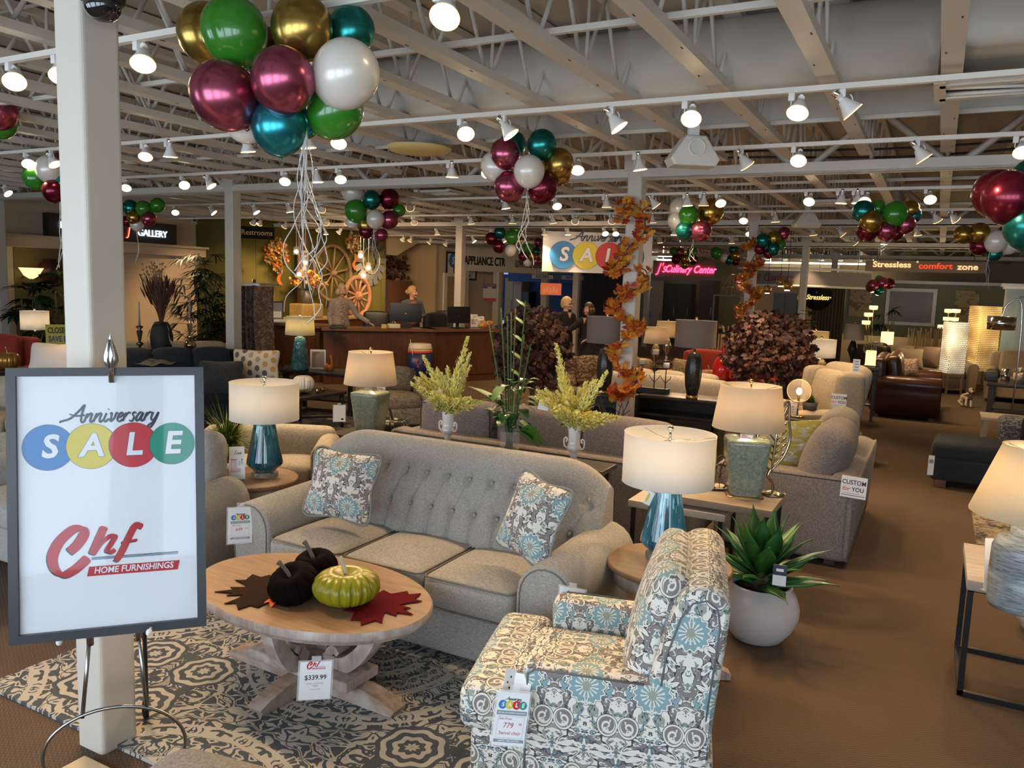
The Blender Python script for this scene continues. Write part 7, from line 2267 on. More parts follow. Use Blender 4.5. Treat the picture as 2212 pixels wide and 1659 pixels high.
# ------------------------------------------------------------------ olive wall decorations
XO = -13.56
woodg = wood('cart_wood', (.20, .12, .06), (.36, .24, .13), 1, .7)
woodr = wood('red_cart_wood', (.30, .12, .06), (.48, .26, .15), 1, .7)
def wheel(label, px, py, rpx, x, m, ns, rim, hub, lean=.0, y_in=None):
    c = AX(px, py, x); r = abs(AX(px, py - rpx, x).z - c.z)
    t = thing('wagon_wheel', label, 'wheel', c, lean)
    b = MB()
    n = 48
    b.tube([(0, r * .96 * math.cos(2 * PI * k / n), r * .96 * math.sin(2 * PI * k / n)) for k in range(n)], rim, 8, closed=True); b.build('rim', m, t)
    for k in range(ns):
        g = 2 * PI * k / ns + .2
        MB().tube([(0, .05 * math.cos(g), .05 * math.sin(g)), (0, r * .94 * math.cos(g), r * .94 * math.sin(g))], [rim * .6, rim * .5], 6).build('spoke', m, t)
    MB().lathe([(0, -.12), (hub, -.1), (hub * 1.2, 0), (hub, .1), (0, .12)], 18, M=TR(0, 0, 0, 0, 0, PI / 2)).build('hub', m, t)
wheel('large thin wagon wheel on the olive wall', 719, 590, 62, XO + .12, woodg, 10, .045, .07)
wheel('smaller reddish wagon wheel standing on the counter shelf', 772, 640, 43, XO + .35, woodr, 12, .06, .11)
fl = [mat('flower_gold', (.65, .33, .04), .7), mat('flower_orange', (.60, .16, .02), .7), mat('leaf_sage', (.25, .26, .15), .7), mat('flower_cream', (.65, .52, .32), .7), mat('flower_brown', (.07, .035, .02), .8)]
def wreath(label, c, R0, r1, n, seed, m, ribbon=True, ring=True):
    rr = random.Random(seed)
    t = thing('autumn_wreath', label, 'wreath', c, PI / 2)
    b = MB()
    for k in range(n):
        g = rr.uniform(0, 6.28); rad = R0 + rr.uniform(-.5, .5) * r1
        if not ring: rad = R0 * rr.random() ** .6
        o = V((rad * math.cos(g), -rr.uniform(.02, .12), rad * math.sin(g)))
        mi = rr.choice((0, 0, 1, 1, 2, 3))
        for j in range(7):
            a = j * .9 + k
            b.leaf(o, (math.cos(a), -.5, math.sin(a)), r1 * rr.uniform(.25, .42), r1 * .10, mi=mi, n=3, droop=.1)
        if k % 4 == 0: b.ball(o - V((0, .04, 0)), r1 * .12, 8, 4 if k % 8 else 3)
    b.build('flowers', m, t)
    if ribbon: MB().grid(lambda u, v: (R0 * .35 + .10 * (v - .5) + .05 * math.sin(u * 7), -.08, -R0 - .42 * u), 10, 2).build('ribbon', m[1], t)
    return t
c = AX(590, 552, XO); wreath('round wreath of gold and orange sunflowers on the olive wall', c + V((.05, 0, 0)), .24, .26, 70, 1, fl)
c = AX(745, 525, XO); wreath('pale dried leaf wreath above the large wagon wheel', c + V((.18, 0, 0)), .26, .28, 46, 2, [mat('dry_wheat', (.42, .28, .12), .8), fl[1], mat('rust_leaf', (.30, .12, .05), .8), fl[3], fl[4]], True, False)
c = AX(797, 562, XO)
t = thing('windmill_clock', 'round galvanized windmill wall clock beside the hanging jars', 'clock', c + V((.05, 0, 0)))
b = MB()
for k in range(16):
    g = k * PI / 8
    b.box((0, .48, 0), (.015, .40, .15), M=Matrix.Rotation(g, 4, 'X') @ Matrix.Rotation(.3, 4, 'Y'))
b.build('blade', mat('galvanized', (.22, .22, .20), .5, .5), t)
b = MB().tube([(.03, .36 * math.cos(2 * PI * k / 32), .36 * math.sin(2 * PI * k / 32)) for k in range(32)], .015, 6, closed=True)
for k, s in enumerate(('12', '3', '6', '9')): b.text(s, .16, Matrix.Translation((.04, .3 * math.sin(k * PI / 2), .3 * math.cos(k * PI / 2))) @ MX, 0)
b.build('dial', mat('pale_metal', (.5, .47, .4), .5, .3), t)
# vertical FALL board
c = AX(640, 590, XO)
t = thing('vertical_board_sign', 'tall rusty vertical board with white fall letters', 'sign', (XO + .2, c.y, 1.75))
MB().box((0, 0, 0), (.04, .34, 2.4)).build('board', wood('rust_board', (.14, .06, .03), (.24, .12, .06), 2, .8), t)
b = MB()
for k, s in enumerate('FALL'):
    z = AX(642, 555 + k * 32, XO + .2).z - 1.75; b.text(s, .40, Matrix.Translation((.03, .03, z)) @ MX, 0, bold=.02, depth=.01)
b.build('lettering', white2, t)
# hanging mason jar lights
for k, (px, py, s) in enumerate(((640, 539, 'highest, by the white ribbons'), (660, 563, 'beside the vertical board'), (646, 588, 'lowest one by the vertical board'), (779, 548, 'beside the balloon ribbons'), (796, 574, 'in front of the windmill clock'), (785, 591, 'lowest one near the windmill clock'))):
    p = T(px, py, 15.2)
    t = thing('jar_light', 'hanging glass jar light, ' + s, 'lamp', p, 0, 'hanging jar lights')
    MB().lathe([(0, -.1), (.055, -.1), (.06, -.02), (.045, .04), (.045, .06)], 16).build('jar', mat('thin_glass', (1, .97, .92), .03, al=.12), t)
    MB().ball((0, 0, -.04), .04, 8).build('bulb', mat('jar_bulb', (1, .8, .5), em=7, emc=(1, .72, .4)), t)
    MB().cyl((0, 0, .05), (0, 0, 3.672 - p.z), .005, n=5).build('cord', white2, t)
# cabinet clock, foliage in the recess
p = AX(850, 632, -14.2)
t = thing('hutch_cabinet', 'dark wooden cabinet standing in the stair recess', 'cabinet', (-14.2, p.y, 0))
MB().box((0, 0, .95), (.5, 1.2, 1.9)).build('body', walnut, t)
for s in (-1, 1):
    o = MB().box((.26, s * .3, .95), (.02, .56, 1.7)).build('door', walnut, t); MB().ball((.29, s * .06, 1.0), .025, 8).build('knob', brass, o)
rr = random.Random(2); b = MB()
for k in range(150): mleaf(b, (rr.uniform(-.2, .2), rr.uniform(-.45, .45), rr.uniform(0, .75) * (1 - .3 * rr.random())), (rr.uniform(-1, 1), rr.uniform(-1, 1), rr.uniform(-.5, 1)), .11, rr.choice((0, 1, 2)), rr)
o = b.build('dried_foliage', brl); o.location = (-14.2, p.y, 1.91); tag(o, 'dried brown foliage on top of the recess cabinet', 'plant')

# ------------------------------------------------------------------ service counter
cw = wood('counter_cherry', (.050, .018, .008), (.115, .045, .02), 2, .35)
cw2 = wood('counter_edge', (.10, .045, .02), (.2, .09, .045), 0, .3)
K = [G(555, 700, 15.2), G(688, 706, 14.4), G(700, 712, 14.2), G(940, 712, 14.9), G(1075, 708, 15.8)]
t = thing('service_counter', 'long dark cherry wood service counter with a glossy top', 'counter', (K[3].x, K[3].y, 0))
b, tp = MB(), MB()
for a, c in ((K[0], K[1]), (K[2], K[3]), (K[3], K[4])):
    d_ = (c - a); L = d_.length; g = math.atan2(d_.y, d_.x)
    m_ = (a + c) / 2 - V((K[3].x, K[3].y, 0))
    off = V((-math.sin(g), math.cos(g), 0)) * .30
    lo = 1.0 if a is not K[0] else 1.02
    b.box((m_.x + off.x, m_.y + off.y, lo / 2 - .02), (L, .55, lo - .04), rz=g)
    n = max(2, int(L / .8))
    for k in range(n):
        q = a.lerp(c, (k + .5) / n) - V((K[3].x, K[3].y, 0)) - V((-math.sin(g), math.cos(g), 0)) * -.018
        b.box((q.x, q.y, .5), (L / n * .8, .012, .72), rz=g)
    tp.box((m_.x + off.x, m_.y + off.y, lo), (L + .08, .66, .05), rz=g)
b.build('body', cw, t); tp.build('countertop', cw2, t)
ctop = 1.03
def on_counter(px, py): return A(px, py, ctop)
def monitor(label, p, rz, w=.55, h=.34):
    t = thing('computer_monitor', label, 'monitor', p, rz)
    MB().rbox((0, 0, .10 + h / 2), (w, .035, h), .008, n=2).build('screen_back', mat('monitor_black', (.010, .011, .014), .4), t)
    MB().box((0, .04, .07), (.06, .03, .14)).build('neck', black, t); MB().rbox((0, .03, .008), (.24, .17, .016), .006, n=2).build('base', black, t)
    MB().text('hp', .03, Matrix(((1, 0, 0, 0), (0, 0, -1, -.0185), (0, 1, 0, .10 + h * .45), (0, 0, 0, 1))), 0).build('badge', steel, t)
p = on_counter(868, 707); monitor('black computer monitor seen from behind in front of the woman in denim', (p.x, p.y + .12, ctop), FACE(p), .60, .36)
p = on_counter(985, 712); monitor('second black monitor on the counter toward the brown leaved tree', (p.x - .2, p.y + .4, ctop), FACE(p) + .5, .5, .32)
p = on_counter(847, 709); b = MB().rbox((0, 0, .04), (.24, .12, .08), .01, n=2); b.leaf((-.03, 0, .08), (.3, 0, 1), .08, .05, mi=1); b.leaf((.03, 0, .08), (-.4, .1, 1), .07, .05, mi=1)
o = b.build('tissue_box', [mat('tissue_card', (.50, .47, .38), .7), paper]); o.location = p + V((0, .05, 0)); o.rotation_euler.z = FACE(p); tag(o, 'tissue box on the counter beside the monitor', 'box')
p = on_counter(829, 709); o = MB().box((0, 0, .035), (.11, .08, .07)).build('note_block', mat('note_yellow', (.45, .38, .12), .7)); o.location = p + V((0, .04, 0)); tag(o, 'yellow note block on the counter beside the tissue box', 'note block')
p = on_counter(712, 709); o = MB().rbox((0, 0, .02), (.30, .2, .04), .01, n=2).rbox((-.07, 0, .055), (.08, .2, .04), .015, n=2).build('desk_phone', black); o.location = p + V((.12, .08, 0)); o.rotation_euler.z = FACE(p); tag(o, 'black phone on the counter before the blonde woman in grey', 'telephone')
p = on_counter(1004, 708)
t = thing('pen_cup', 'pen cup on the counter near the leaflets', 'pen cup', p + V((0, .1, 0)))
MB().lathe([(0, 0), (.04, 0), (.04, .1), (.036, .1), (0, .02)], 16).build('cup', mat('cup_rust', (.25, .08, .04), .5), t)
b = MB()
for k in range(8): b.cyl((0, 0, .02), (.03 * math.cos(k), .03 * math.sin(k), .17), .005, n=6, mi=k % 3)
b.build('pens', [mat('print_red', (.5, .02, .02), .5), ink, white2], t)
for k, (px, h, lab) in enumerate(((1020, .26, 'taller white leaflet stand on the counter by the pen cup'), (1034, .22, 'shorter white leaflet stand on the counter by the pen cup'))):
    leaflet(on_counter(px, 707) + V((0, .08, 0)), lab, .3, .15, h, red=(k == 0))
p = K[3].lerp(K[4], .82) + V((-.12, .20, 1.025)); t = thing('gourd_basket', 'autumn gourds in a basket on the counter end', 'decoration', p)
b = MB()
for k in range(7): b.ball((rnd(-.18, .18), rnd(-.08, .08), .06 + .05 * (k % 2)), .06, 10, k % 3, sc=(1, 1, .8))
b.build('gourds', [fl[1], fl[0], fl[3]], t)
tag(MB().tube(catmull([A(885, 712, .98) + V((.0, -.02, 0)), A(886, 730, .85), A(889, 752, .70), A(893, 775, .5)], 5), .008, 6).build('power_cord', white2), 'white power cord hanging down the counter front above the cooler', 'cord')
# back shelf, certificates, arrangement
ps = G(720, 690, 17.4)
t = thing('back_counter', 'low wooden back counter under the wagon wheels', 'counter', (XO + .55, ps.y + .6, 0))
MB().box((0, 0, .47), (.6, 5.2, .94)).build('body', cw, t); MB().box((0, 0, .96), (.66, 5.25, .05)).build('countertop', wood('pale_top', (.3, .18, .08), (.45, .3, .15), 1), t)
bcx = XO + .62
def onback(px, py): q = AX(px, py, bcx); return V((bcx, q.y, .988))
for px, lab, m_ in ((573, 'framed green certificate leaning behind the counter', mat('cert_green', (.04, .16, .09), .6)), (597, 'framed grey and white certificate leaning behind the counter', mat('cert_grey', (.20, .24, .27), .6))):
    q = T(px, 668, 15.3)
    t = thing('framed_certificate', lab, 'frame', (q.x, q.y, ctop + .02), FACE(q) + .2)
    MB().box((0, 0, .2), (.26, .03, .36)).build('frame', white2 if px < 590 else framem, t)
    MB().box((0, -.016, .2), (.22, .004, .31)).box((0, -.019, .13), (.18, .003, .12), 1).build('print', [m_, paper], t)
q = T(588, 690, 15.35); o = MB().rbox((0, 0, .02), (.5, .3, .04), .01, n=2).box((.05, -.02, .05), (.3, .2, .02), rz=.3).build('paper_stack', paper); o.location = (q.x + .05, q.y + .05, ctop); o.rotation_euler.z = FACE(q); tag(o, 'untidy stack of papers on the counter below the certificates', 'papers')
p = onback(662, 655)
t = thing('hay_bale', 'small straw bale on the back counter under the flower bucket', 'straw bale', p)
MB().rbox((0, 0, .16), (.4, .72, .32), .03, n=5).build('straw', splotch('straw', (.42, .28, .09), (.25, .15, .04), (.55, .42, .2), 40), t)
t = thing('flower_bucket', 'bucket of gold billy button flowers on the straw bale', 'flowers', p + V((0, 0, .325)))
MB().lathe([(0, 0), (.13, 0), (.15, .3), (.14, .3), (0, .26)], 20).build('bucket', mat('galvanized', (.22, .22, .20), .5, .5), t)
rr = random.Random(6); b = MB()
for k in range(110):
    g, e = rr.uniform(0, 6.28), rr.uniform(.3, 1.5); L = rr.uniform(.22, .48)
    q = V((math.cos(g) * math.cos(e) * L, math.sin(g) * math.cos(e) * L, .28 + math.sin(e) * L))
    b.tube([(0, 0, .26), q], .005, 4, 2)
    if k % 2: b.ball(q, .038, 8, 0)
    else:
        for j in range(5): b.leaf(q, (math.cos(j), math.sin(j), rr.uniform(-.5, 1)), .11, .025, mi=1, n=2)
b.build('flowers', fl, t)
# rug rack by the cream column
p = G(550, 700, 11.9)
t = thing('rug_rack', 'rack of hanging sample rugs beside the cream column', 'rack', (p.x, p.y, 0), .3)
for k in range(5):
    MB().grid(lambda u, v, k=k: (-.12 + .07 * k + .012 * math.sin(v * 6), -.3 + .6 * u, .25 + 1.5 * v), 8, 16).build('rug', splotch('sample_rug_%d' % (k % 3), ((.35, .29, .24), (.22, .14, .13), (.45, .38, .32))[k % 3], ((.16, .11, .09), (.4, .33, .28), (.2, .17, .15))[k % 3], (.5, .45, .4), 9), t)
MB().box((0, 0, .03), (.5, .6, .06)).cyl((0, 0, .05), (0, 0, 1.85), .025, n=10).box((.02, 0, 1.78), (.45, .6, .03)).build('stand', steel, t)
# can shaped cooler
p = A(906, 832, 0)
t = thing('can_cooler', 'can shaped navy and orange drinks cooler standing before the counter', 'cooler', (p.x, p.y, 0))
cn, co = mat('cooler_navy', (.008, .018, .10), .35), mat('cooler_orange', (.55, .07, .035), .35)
b = MB()
cr = .225
for r0, z0, r1, z1, mi in ((cr, .03, cr, .09, 1), (cr, .09, cr, .60, 0), (cr, .60, cr, .65, 1), (cr, .65, cr * .98, .67, 2)):
    b.lathe([(r0, z0), (r1, z1)], 44, mi=mi)
b.build('body', [cn, co, mat('cooler_cream', (.55, .48, .38), .4)], t)
MB().lathe([(cr * .98, .67), (cr * .98, .70), (cr * .93, .71), (cr * .93, .76), (cr * .85, .775), (0, .775)], 44).build('lid', mat('cooler_cream', (.55, .48, .38), .4), t)
for k in range(4): MB().cyl((.16 * math.cos(k * PI / 2 + .7), .16 * math.sin(k * PI / 2 + .7), 0), (.16 * math.cos(k * PI / 2 + .7), .16 * math.sin(k * PI / 2 + .7), .04), .025, n=10).build('foot', white2, t)
fg = math.atan2(-p.y, -p.x)
def wrap(b, g0):
    b.v = [(math.cos(fg + g0 + x / cr) * (cr + .002 + z), math.sin(fg + g0 + x / cr) * (cr + .002 + z), y) for x, y, z in b.v]
    return b
b = MB()
I = Matrix.Identity(4)
hd = [(-.09, .44), (-.05, .50), (.02, .53), (.07, .51), (.10, .46), (.09, .40), (.06, .37), (.075, .43), (.04, .46), (.02, .43), (-.02, .40), (-.035, .36), (-.06, .35), (-.05, .40), (-.08, .41)]
b.add([(x, y, 0) for x, y in hd], [tuple(range(len(hd)))], 1, False)
b.add([(x * .8 + .0, .44 + (y - .44) * .72, .001) for x, y in hd], [tuple(range(len(hd)))], 0, False)
rect(b, -.13, .27, .13, .345, I, 2, 0); rect(b, -.09, .20, .12, .27, I, 2, 0)
b.text('BOISE', .085, TR(0, .308, .001), 0, bold=.03, shear=.2, depth=0); b.text('STATE', .08, TR(.02, .236, .001), 0, bold=.03, shear=.2, depth=0)
wrap(b, .05).build('emblem', [cn, co, white2], t)
# office chairs behind the counter
def office_chair(label, p, rz):
    t = thing('office_chair', label, 'chair', p, rz)
    MB().rbox((0, 0, .48), (.5, .5, .1), .04, puff=(0, 0, .02)).build('seat', black, t)
    MB().rbox((0, .24, .84), (.52, .1, .58), .05, puff=(.02, .02, .02)).build('backrest', black, t)
    MB().cyl((0, 0, .1), (0, 0, .45), .03, n=10).build('post', steel, t)
    b = MB()
    for k in range(5): b.box((.16 * math.cos(k * 1.257), .16 * math.sin(k * 1.257), .05), (.32, .04, .1), rz=k * 1.257)
    b.build('base', black, t)
p = G(813, 690, 16.3); office_chair('black office chair behind the counter beside the reddish wagon wheel', (p.x, p.y, .12), FACE(p))
p = G(918, 695, 17.0); office_chair('black office chair behind the counter beside the woman in denim', (p.x + .3, p.y + .1, .12), FACE(p) + .4)
p = G(958, 695, 18.0); office_chair('black office chair by the office window', (p.x, p.y, .12), FACE(p) - .3)
p = G(940, 690, 19.6); rect_table('wooden desk with papers below the office window', (p.x, p.y, .12), .6, 1.0, .6, .8, cw2, 'desk', 'desk')
struct(MB().box((0, 0, .06), (7.2, 3.2, .12)).build('trim_12', mat('platform_wood', (.12, .07, .04), .6), loc=tuple((G(820, 700, 17.2) + V((-.3, .25, 0)))[:2]) + (0,), rz=R(52)), 'raised staff platform behind the counter')

# ------------------------------------------------------------------ kitchen and appliance displays far back
cabm = mat('maple_cabinet', (.38, .26, .13), .5)
def unit(label, px0, px1, py0, py1, y, dpt, m, name, cat, handle=True, doors=2):
    a, c = AY(px0, py0, y), AY(px1, py1, y)
    w, h = c.x - a.x, a.z
    t = thing(name, label, cat, ((a.x + c.x) / 2, y, 0))
    MB().box((0, dpt / 2, h / 2), (w, dpt, h)).build('body', m, t)
    for k in range(doors):
        o = MB().box((-w / 2 + w * (k + .5) / doors, -.012, h / 2), (w / doors - .02, .02, h - .04)).build('door', m, t)
        if handle: MB().cyl((-w / 2 + w * (k + .5) / doors + w / doors * .3, -.04, h * .4), (-w / 2 + w * (k + .5) / doors + w / doors * .3, -.04, h * .6), .012, n=6).build('handle', steel, o)
    return t
bm = mat('black_cabinet', (.018, .014, .012), .35)
fridge = mat('fridge_steel', (.28, .26, .23), .35, .8)
unit('tall maple cabinets under the navy arch in the appliance department', 1092, 1124, 600, 720, 28.0, .6, cabm, 'kitchen_cabinet', 'cabinet')
unit('black wall oven between the maple cabinets and the food poster', 1128, 1140, 630, 720, 28.0, .6, bm, 'wall_oven', 'oven', True, 1)
unit('dark cabinet wall with a range hood behind the two women', 1258, 1338, 590, 700, 27.4, .6, bm, 'kitchen_cabinet', 'cabinet', True, 3)
unit('steel refrigerator behind the garlanded column', 1392, 1428, 605, 720, 28.0, .7, fridge, 'refrigerator', 'refrigerator', True, 2)
unit('dark kitchen sink display below the pink neon sign', 1436, 1488, 612, 720, 28.0, .6, bm, 'kitchen_cabinet', 'cabinet', True, 2)
unit('dark pantry cabinet beside the wire lantern', 1512, 1540, 605, 720, 27.6, .6, mat('dark_brown_cab', (.035, .02, .012), .4), 'kitchen_cabinet', 'cabinet', True, 1)
unit('black cabinet under the gold pendants', 1672, 1716, 632, 720, 20.8, .5, bm, 'display_cabinet', 'cabinet', False, 2)
unit('white range in front of the navy wall', 1006, 1022, 620, 720, 27.6, .6, white2, 'kitchen_range', 'stove', False, 1)
unit('dark blue display panel behind the labor day poster', 1022, 1042, 592, 720, 27.4, .3, mat('slate_panel', (.04, .05, .07), .5), 'display_case', 'panel', False, 1)
t, w, h = board('labor day sale poster on the navy wall', 1044, 1071, 612, 652, 26.2, mat('poster_pale', (.5, .48, .46), .5), 'wall_poster', 'poster')
MB().box((0, -.024, h * .36), (w, .006, h * .27)).build('banner', mat('poster_navy', (.05, .05, .13), .5), t); MB().box((0, -.024, -h * .4), (w, .006, h * .18)).build('footer', logored, t)
onboard(t, 'LABOR DAY', h * .11, 0, h * .40, mat('letter_red2', (.6, .05, .05), .5), 1, 0, .02, .055); onboard(t, 'SALE', h * .12, 0, h * .28, white2, 1, 0, .02, .055)
t, w, h = board('backlit photo poster of grilled food under the cooking brand board', 1168, 1212, 611, 638, 26.0, mat('grill_photo', (.3, .05, .02), .5, em=.5, emc=(.8, .16, .06)), 'photo_panel', 'picture')
for k in range(5): MB().box((-w * .32 + k * w * .15, -.024, -.05 + .04 * (k % 2)), (w * .11, .006, h * .5)).build('sausage', mat('grill_photo2', (.4, .1, .03), .5, em=.4, emc=(1, .3, .1)), t)
for px0, px1, py, y in ((1420, 1482, 553, 26.5), (1420, 1480, 561, 25.9), (1652, 1900, 567, 30.0)):
    a, c = AY(px0, py, y), AY(px1, py, y)
    tag(MB().box(((a.x + c.x) / 2, y, a.z), (c.x - a.x, .12, .05)).cyl((a.x + .2, y, a.z), (a.x + .2, y, 3.672), .01, n=6).cyl((c.x - .2, y, a.z), (c.x - .2, y, 3.672), .01, n=6).build('fluorescent_light', mat('fluorescent', (1, .95, .8), em=7, emc=(1, .93, .78))), 'bright fluorescent strip ' + ('nearer the ceiling above the pink neon' if py == 553 else 'just above the pink neon sign' if py == 561 else 'in the lighting department behind the partition'), 'ceiling light')
# lantern, pendants, shelf
p = T(1583, 616, 16.5)
t = thing('wire_lantern', 'teardrop wire lantern standing on the dark shelf by the garlanded column', 'lantern', p)
b = MB()
for k in range(10): b.tube(catmull([(.05 * math.cos(k * .628), .05 * math.sin(k * .628), .22), (.10 * math.cos(k * .628), .10 * math.sin(k * .628), .12), (.20 * math.cos(k * .628), .20 * math.sin(k * .628), -.05), (.17 * math.cos(k * .628), .17 * math.sin(k * .628), -.2)], 4), .005, 4)
for z, r in ((.22, .05), (-.2, .17), (-.05, .2)): b.tube([(r * math.cos(k * PI / 10), r * math.sin(k * PI / 10), z) for k in range(20)], .006, 4, closed=True)
b.build('wire_cage', mat('bronze_wire', (.12, .08, .04), .4, .6), t)
q = G(1580, 660, 16.6)
t = thing('display_shelf', 'dark open display shelf with small ornaments under the wire lantern', 'shelf', (q.x, q.y, 0), FACE(q))
zs = p.z - .203
for z in (.08, .55, 1.05, zs - .015): MB().box((0, 0, z), (.75, .4, .03)).build('shelf', espresso, t)
for sx in (-1, 1):
    for sy in (-1, 1): MB().box((sx * .36, sy * .18, zs / 2 - .02), (.03, .03, zs - .04)).build('post', espresso, t)
for k in range(3): vase('small ornament %s on the dark open shelf' % ('bottle', 'bowl', 'jar')[k], V((q.x - .2 + .2 * k, q.y, 1.067)), ([(0, 0), (.05, 0), (.05, .12), (.02, .17), (0, .17)], [(0, 0), (.04, 0), (.1, .06), (0, .03)], [(0, 0), (.06, 0), (.07, .1), (0, .13)])[k], (mercury, brass, china)[k], 'ornament', 'ornament')
for px, py, r, lab in ((1658, 625, 9, 'gold glass pendant lamp nearer the garlanded column'), (1686, 610, 9, 'gold glass pendant lamp under the curved header'), (1701, 617, 11, 'gold mesh basket pendant beside the gold glass pendants')):
    p = T(px, py, 17.0); rm = r * 17.0 / F
    t = thing('pendant_lamp', lab, 'lamp', p)
    MB().ball((0, 0, 0), rm, 18).build('shade', mat('amber_glass', (.55, .33, .10), .15, .6), t); MB().ball((0, 0, -rm * .3), rm * .3, 8).cyl((0, 0, -rm * 1.02), (0, 0, -rm * .9), rm * .5, n=12).build('bulb', bulbm, t)
    MB().cyl((0, 0, rm), (0, 0, 3.672 - p.z), .006, n=5).build('cord', black, t)
# ceiling speakers
for k, (px, py, z) in enumerate(((1495, 332, 2.93), (1742, 478, 2.95))):
    p = A(px, py, z)
    t = thing('ceiling_speaker', ('white wedge loudspeaker hanging under the second light track', 'white wedge loudspeaker farther back near the second garlanded column')[k], 'loudspeaker', p, FACE(p) + .3)
    MB().prism([(-.16, -.10), (.16, -.10), (.19, -.05), (.075, .12), (-.075, .12), (-.19, -.05)], .2, M=Matrix(((1, 0, 0, 0), (0, 0, 1, -.1), (0, 1, 0, 0), (0, 0, 0, 1))), bevel=.015).build('cabinet', mat('speaker_white', (.62, .59, .53), .5), t)
    MB().tube([(.06 * math.cos(k_ * PI / 12), -.112, .03 + .06 * math.sin(k_ * PI / 12)) for k_ in range(24)], .006, 5, closed=True).build('grille_ring', white2, t)
    MB().box((0, 0, .15), (.08, .04, .12)).build('bracket', white2, t)
# dome camera at the top of the first column
p = T(222, 12, 2.75)
t = thing('dome_camera', 'black dome camera with a chequered glass at the top of the first column', 'camera', p)
MB().ball((0, 0, 0), .062, 28, sc=(1, 1, .9)).build('dome', mat('smoked_dome', (.01, .01, .011), .06, coat=1), t)
MB().lathe([(.07, .01), (.075, .03), (.07, .05), (0, .05)], 28).tube([(0, 0, .04), (0, 0, .12)], .03, 12).build('mount', black, t)
# niche contents
p = AX(100, 595, -14.7)
t = thing('urn', 'dark red urn standing in the golden niche', 'vase', (-14.66, AX(105, 580, -14.7).y, 1.62))
MB().lathe([(0, 0), (.1, 0), (.2, .25), (.17, .38), (.1, .42), (.12, .46), (0, .44)], 22).build('body', mat('oxblood', (.06, .015, .01), .4), t)
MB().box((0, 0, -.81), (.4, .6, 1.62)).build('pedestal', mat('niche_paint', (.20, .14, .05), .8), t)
p = AX(64, 588, -14.6)
t = thing('wall_uplight', 'glowing glass bowl uplight at the edge of the golden niche', 'lamp', (-14.55, p.y, p.z))
MB().lathe([(.03, -.12), (.12, -.06), (.2, .08), (.19, .08), (.0, -.04)], 24).build('glass_bowl', glow, t); MB().box((-.12, 0, -.1), (.3, .05, .05)).build('arm', brass, t)
# ------------------------------------------------------------------ people
def voxel(b, name, m, parent, vs, sm=2):
    """fuse the pieces of a builder into one continuous skin"""
    o = b.build(name, m, parent)
    md = o.modifiers.new('r', 'REMESH'); md.mode = 'VOXEL'; md.voxel_size = vs
    dg = bpy.context.evaluated_depsgraph_get(); dg.update()
    me = D.meshes.new_from_object(o.evaluated_get(dg))
    o.modifiers.clear()
    bm_ = bmesh.new(); bm_.from_mesh(me)
    for _ in range(sm): bmesh.ops.smooth_vert(bm_, verts=bm_.verts, factor=.5, use_axis_x=True, use_axis_y=True, use_axis_z=True)
    bm_.to_mesh(me); bm_.free()
    me.materials.clear(); me.materials.append(m)
    for p in me.polygons: p.use_smooth = True
    o.data = me
    return o
def seg(b, pts, rs, flat=1, n=12): b.tube(pts, rs, n, flat=flat)
def hand(b, w, d, up, curl=.5, sg=1, s=1):
    """palm and five fingers growing from the wrist w along d"""
    d = V(d).normalized(); u = (V(up) - d * V(up).dot(d)).normalized(); a = d.cross(u)
    b.tube([w, w + d * .045 * s, w + d * .085 * s], [.022 * s, .034 * s, .034 * s], 10, flat=.5)
    for k in range(4):
        L = (.062, .072, .068, .052)[k] * s
        p0 = V(w) + d * .08 * s + a * ((k - 1.5) * .019 * s)
        p1 = p0 + (d - u * curl * .6).normalized() * L * .5; p2 = p1 + (d * .6 - u * curl).normalized() * L * .5
        b.tube([p0, p1, p2], [.0095 * s, .009 * s, .007 * s], 8)
    p0 = V(w) + d * .03 * s - a * sg * .026 * s
    b.tube([p0, p0 + (d * .7 - a * sg * .7).normalized() * .035 * s, p0 + (d - a * sg * .35 - u * curl * .4).normalized() * .065 * s], [.013 * s, .0105 * s, .008 * s], 8)
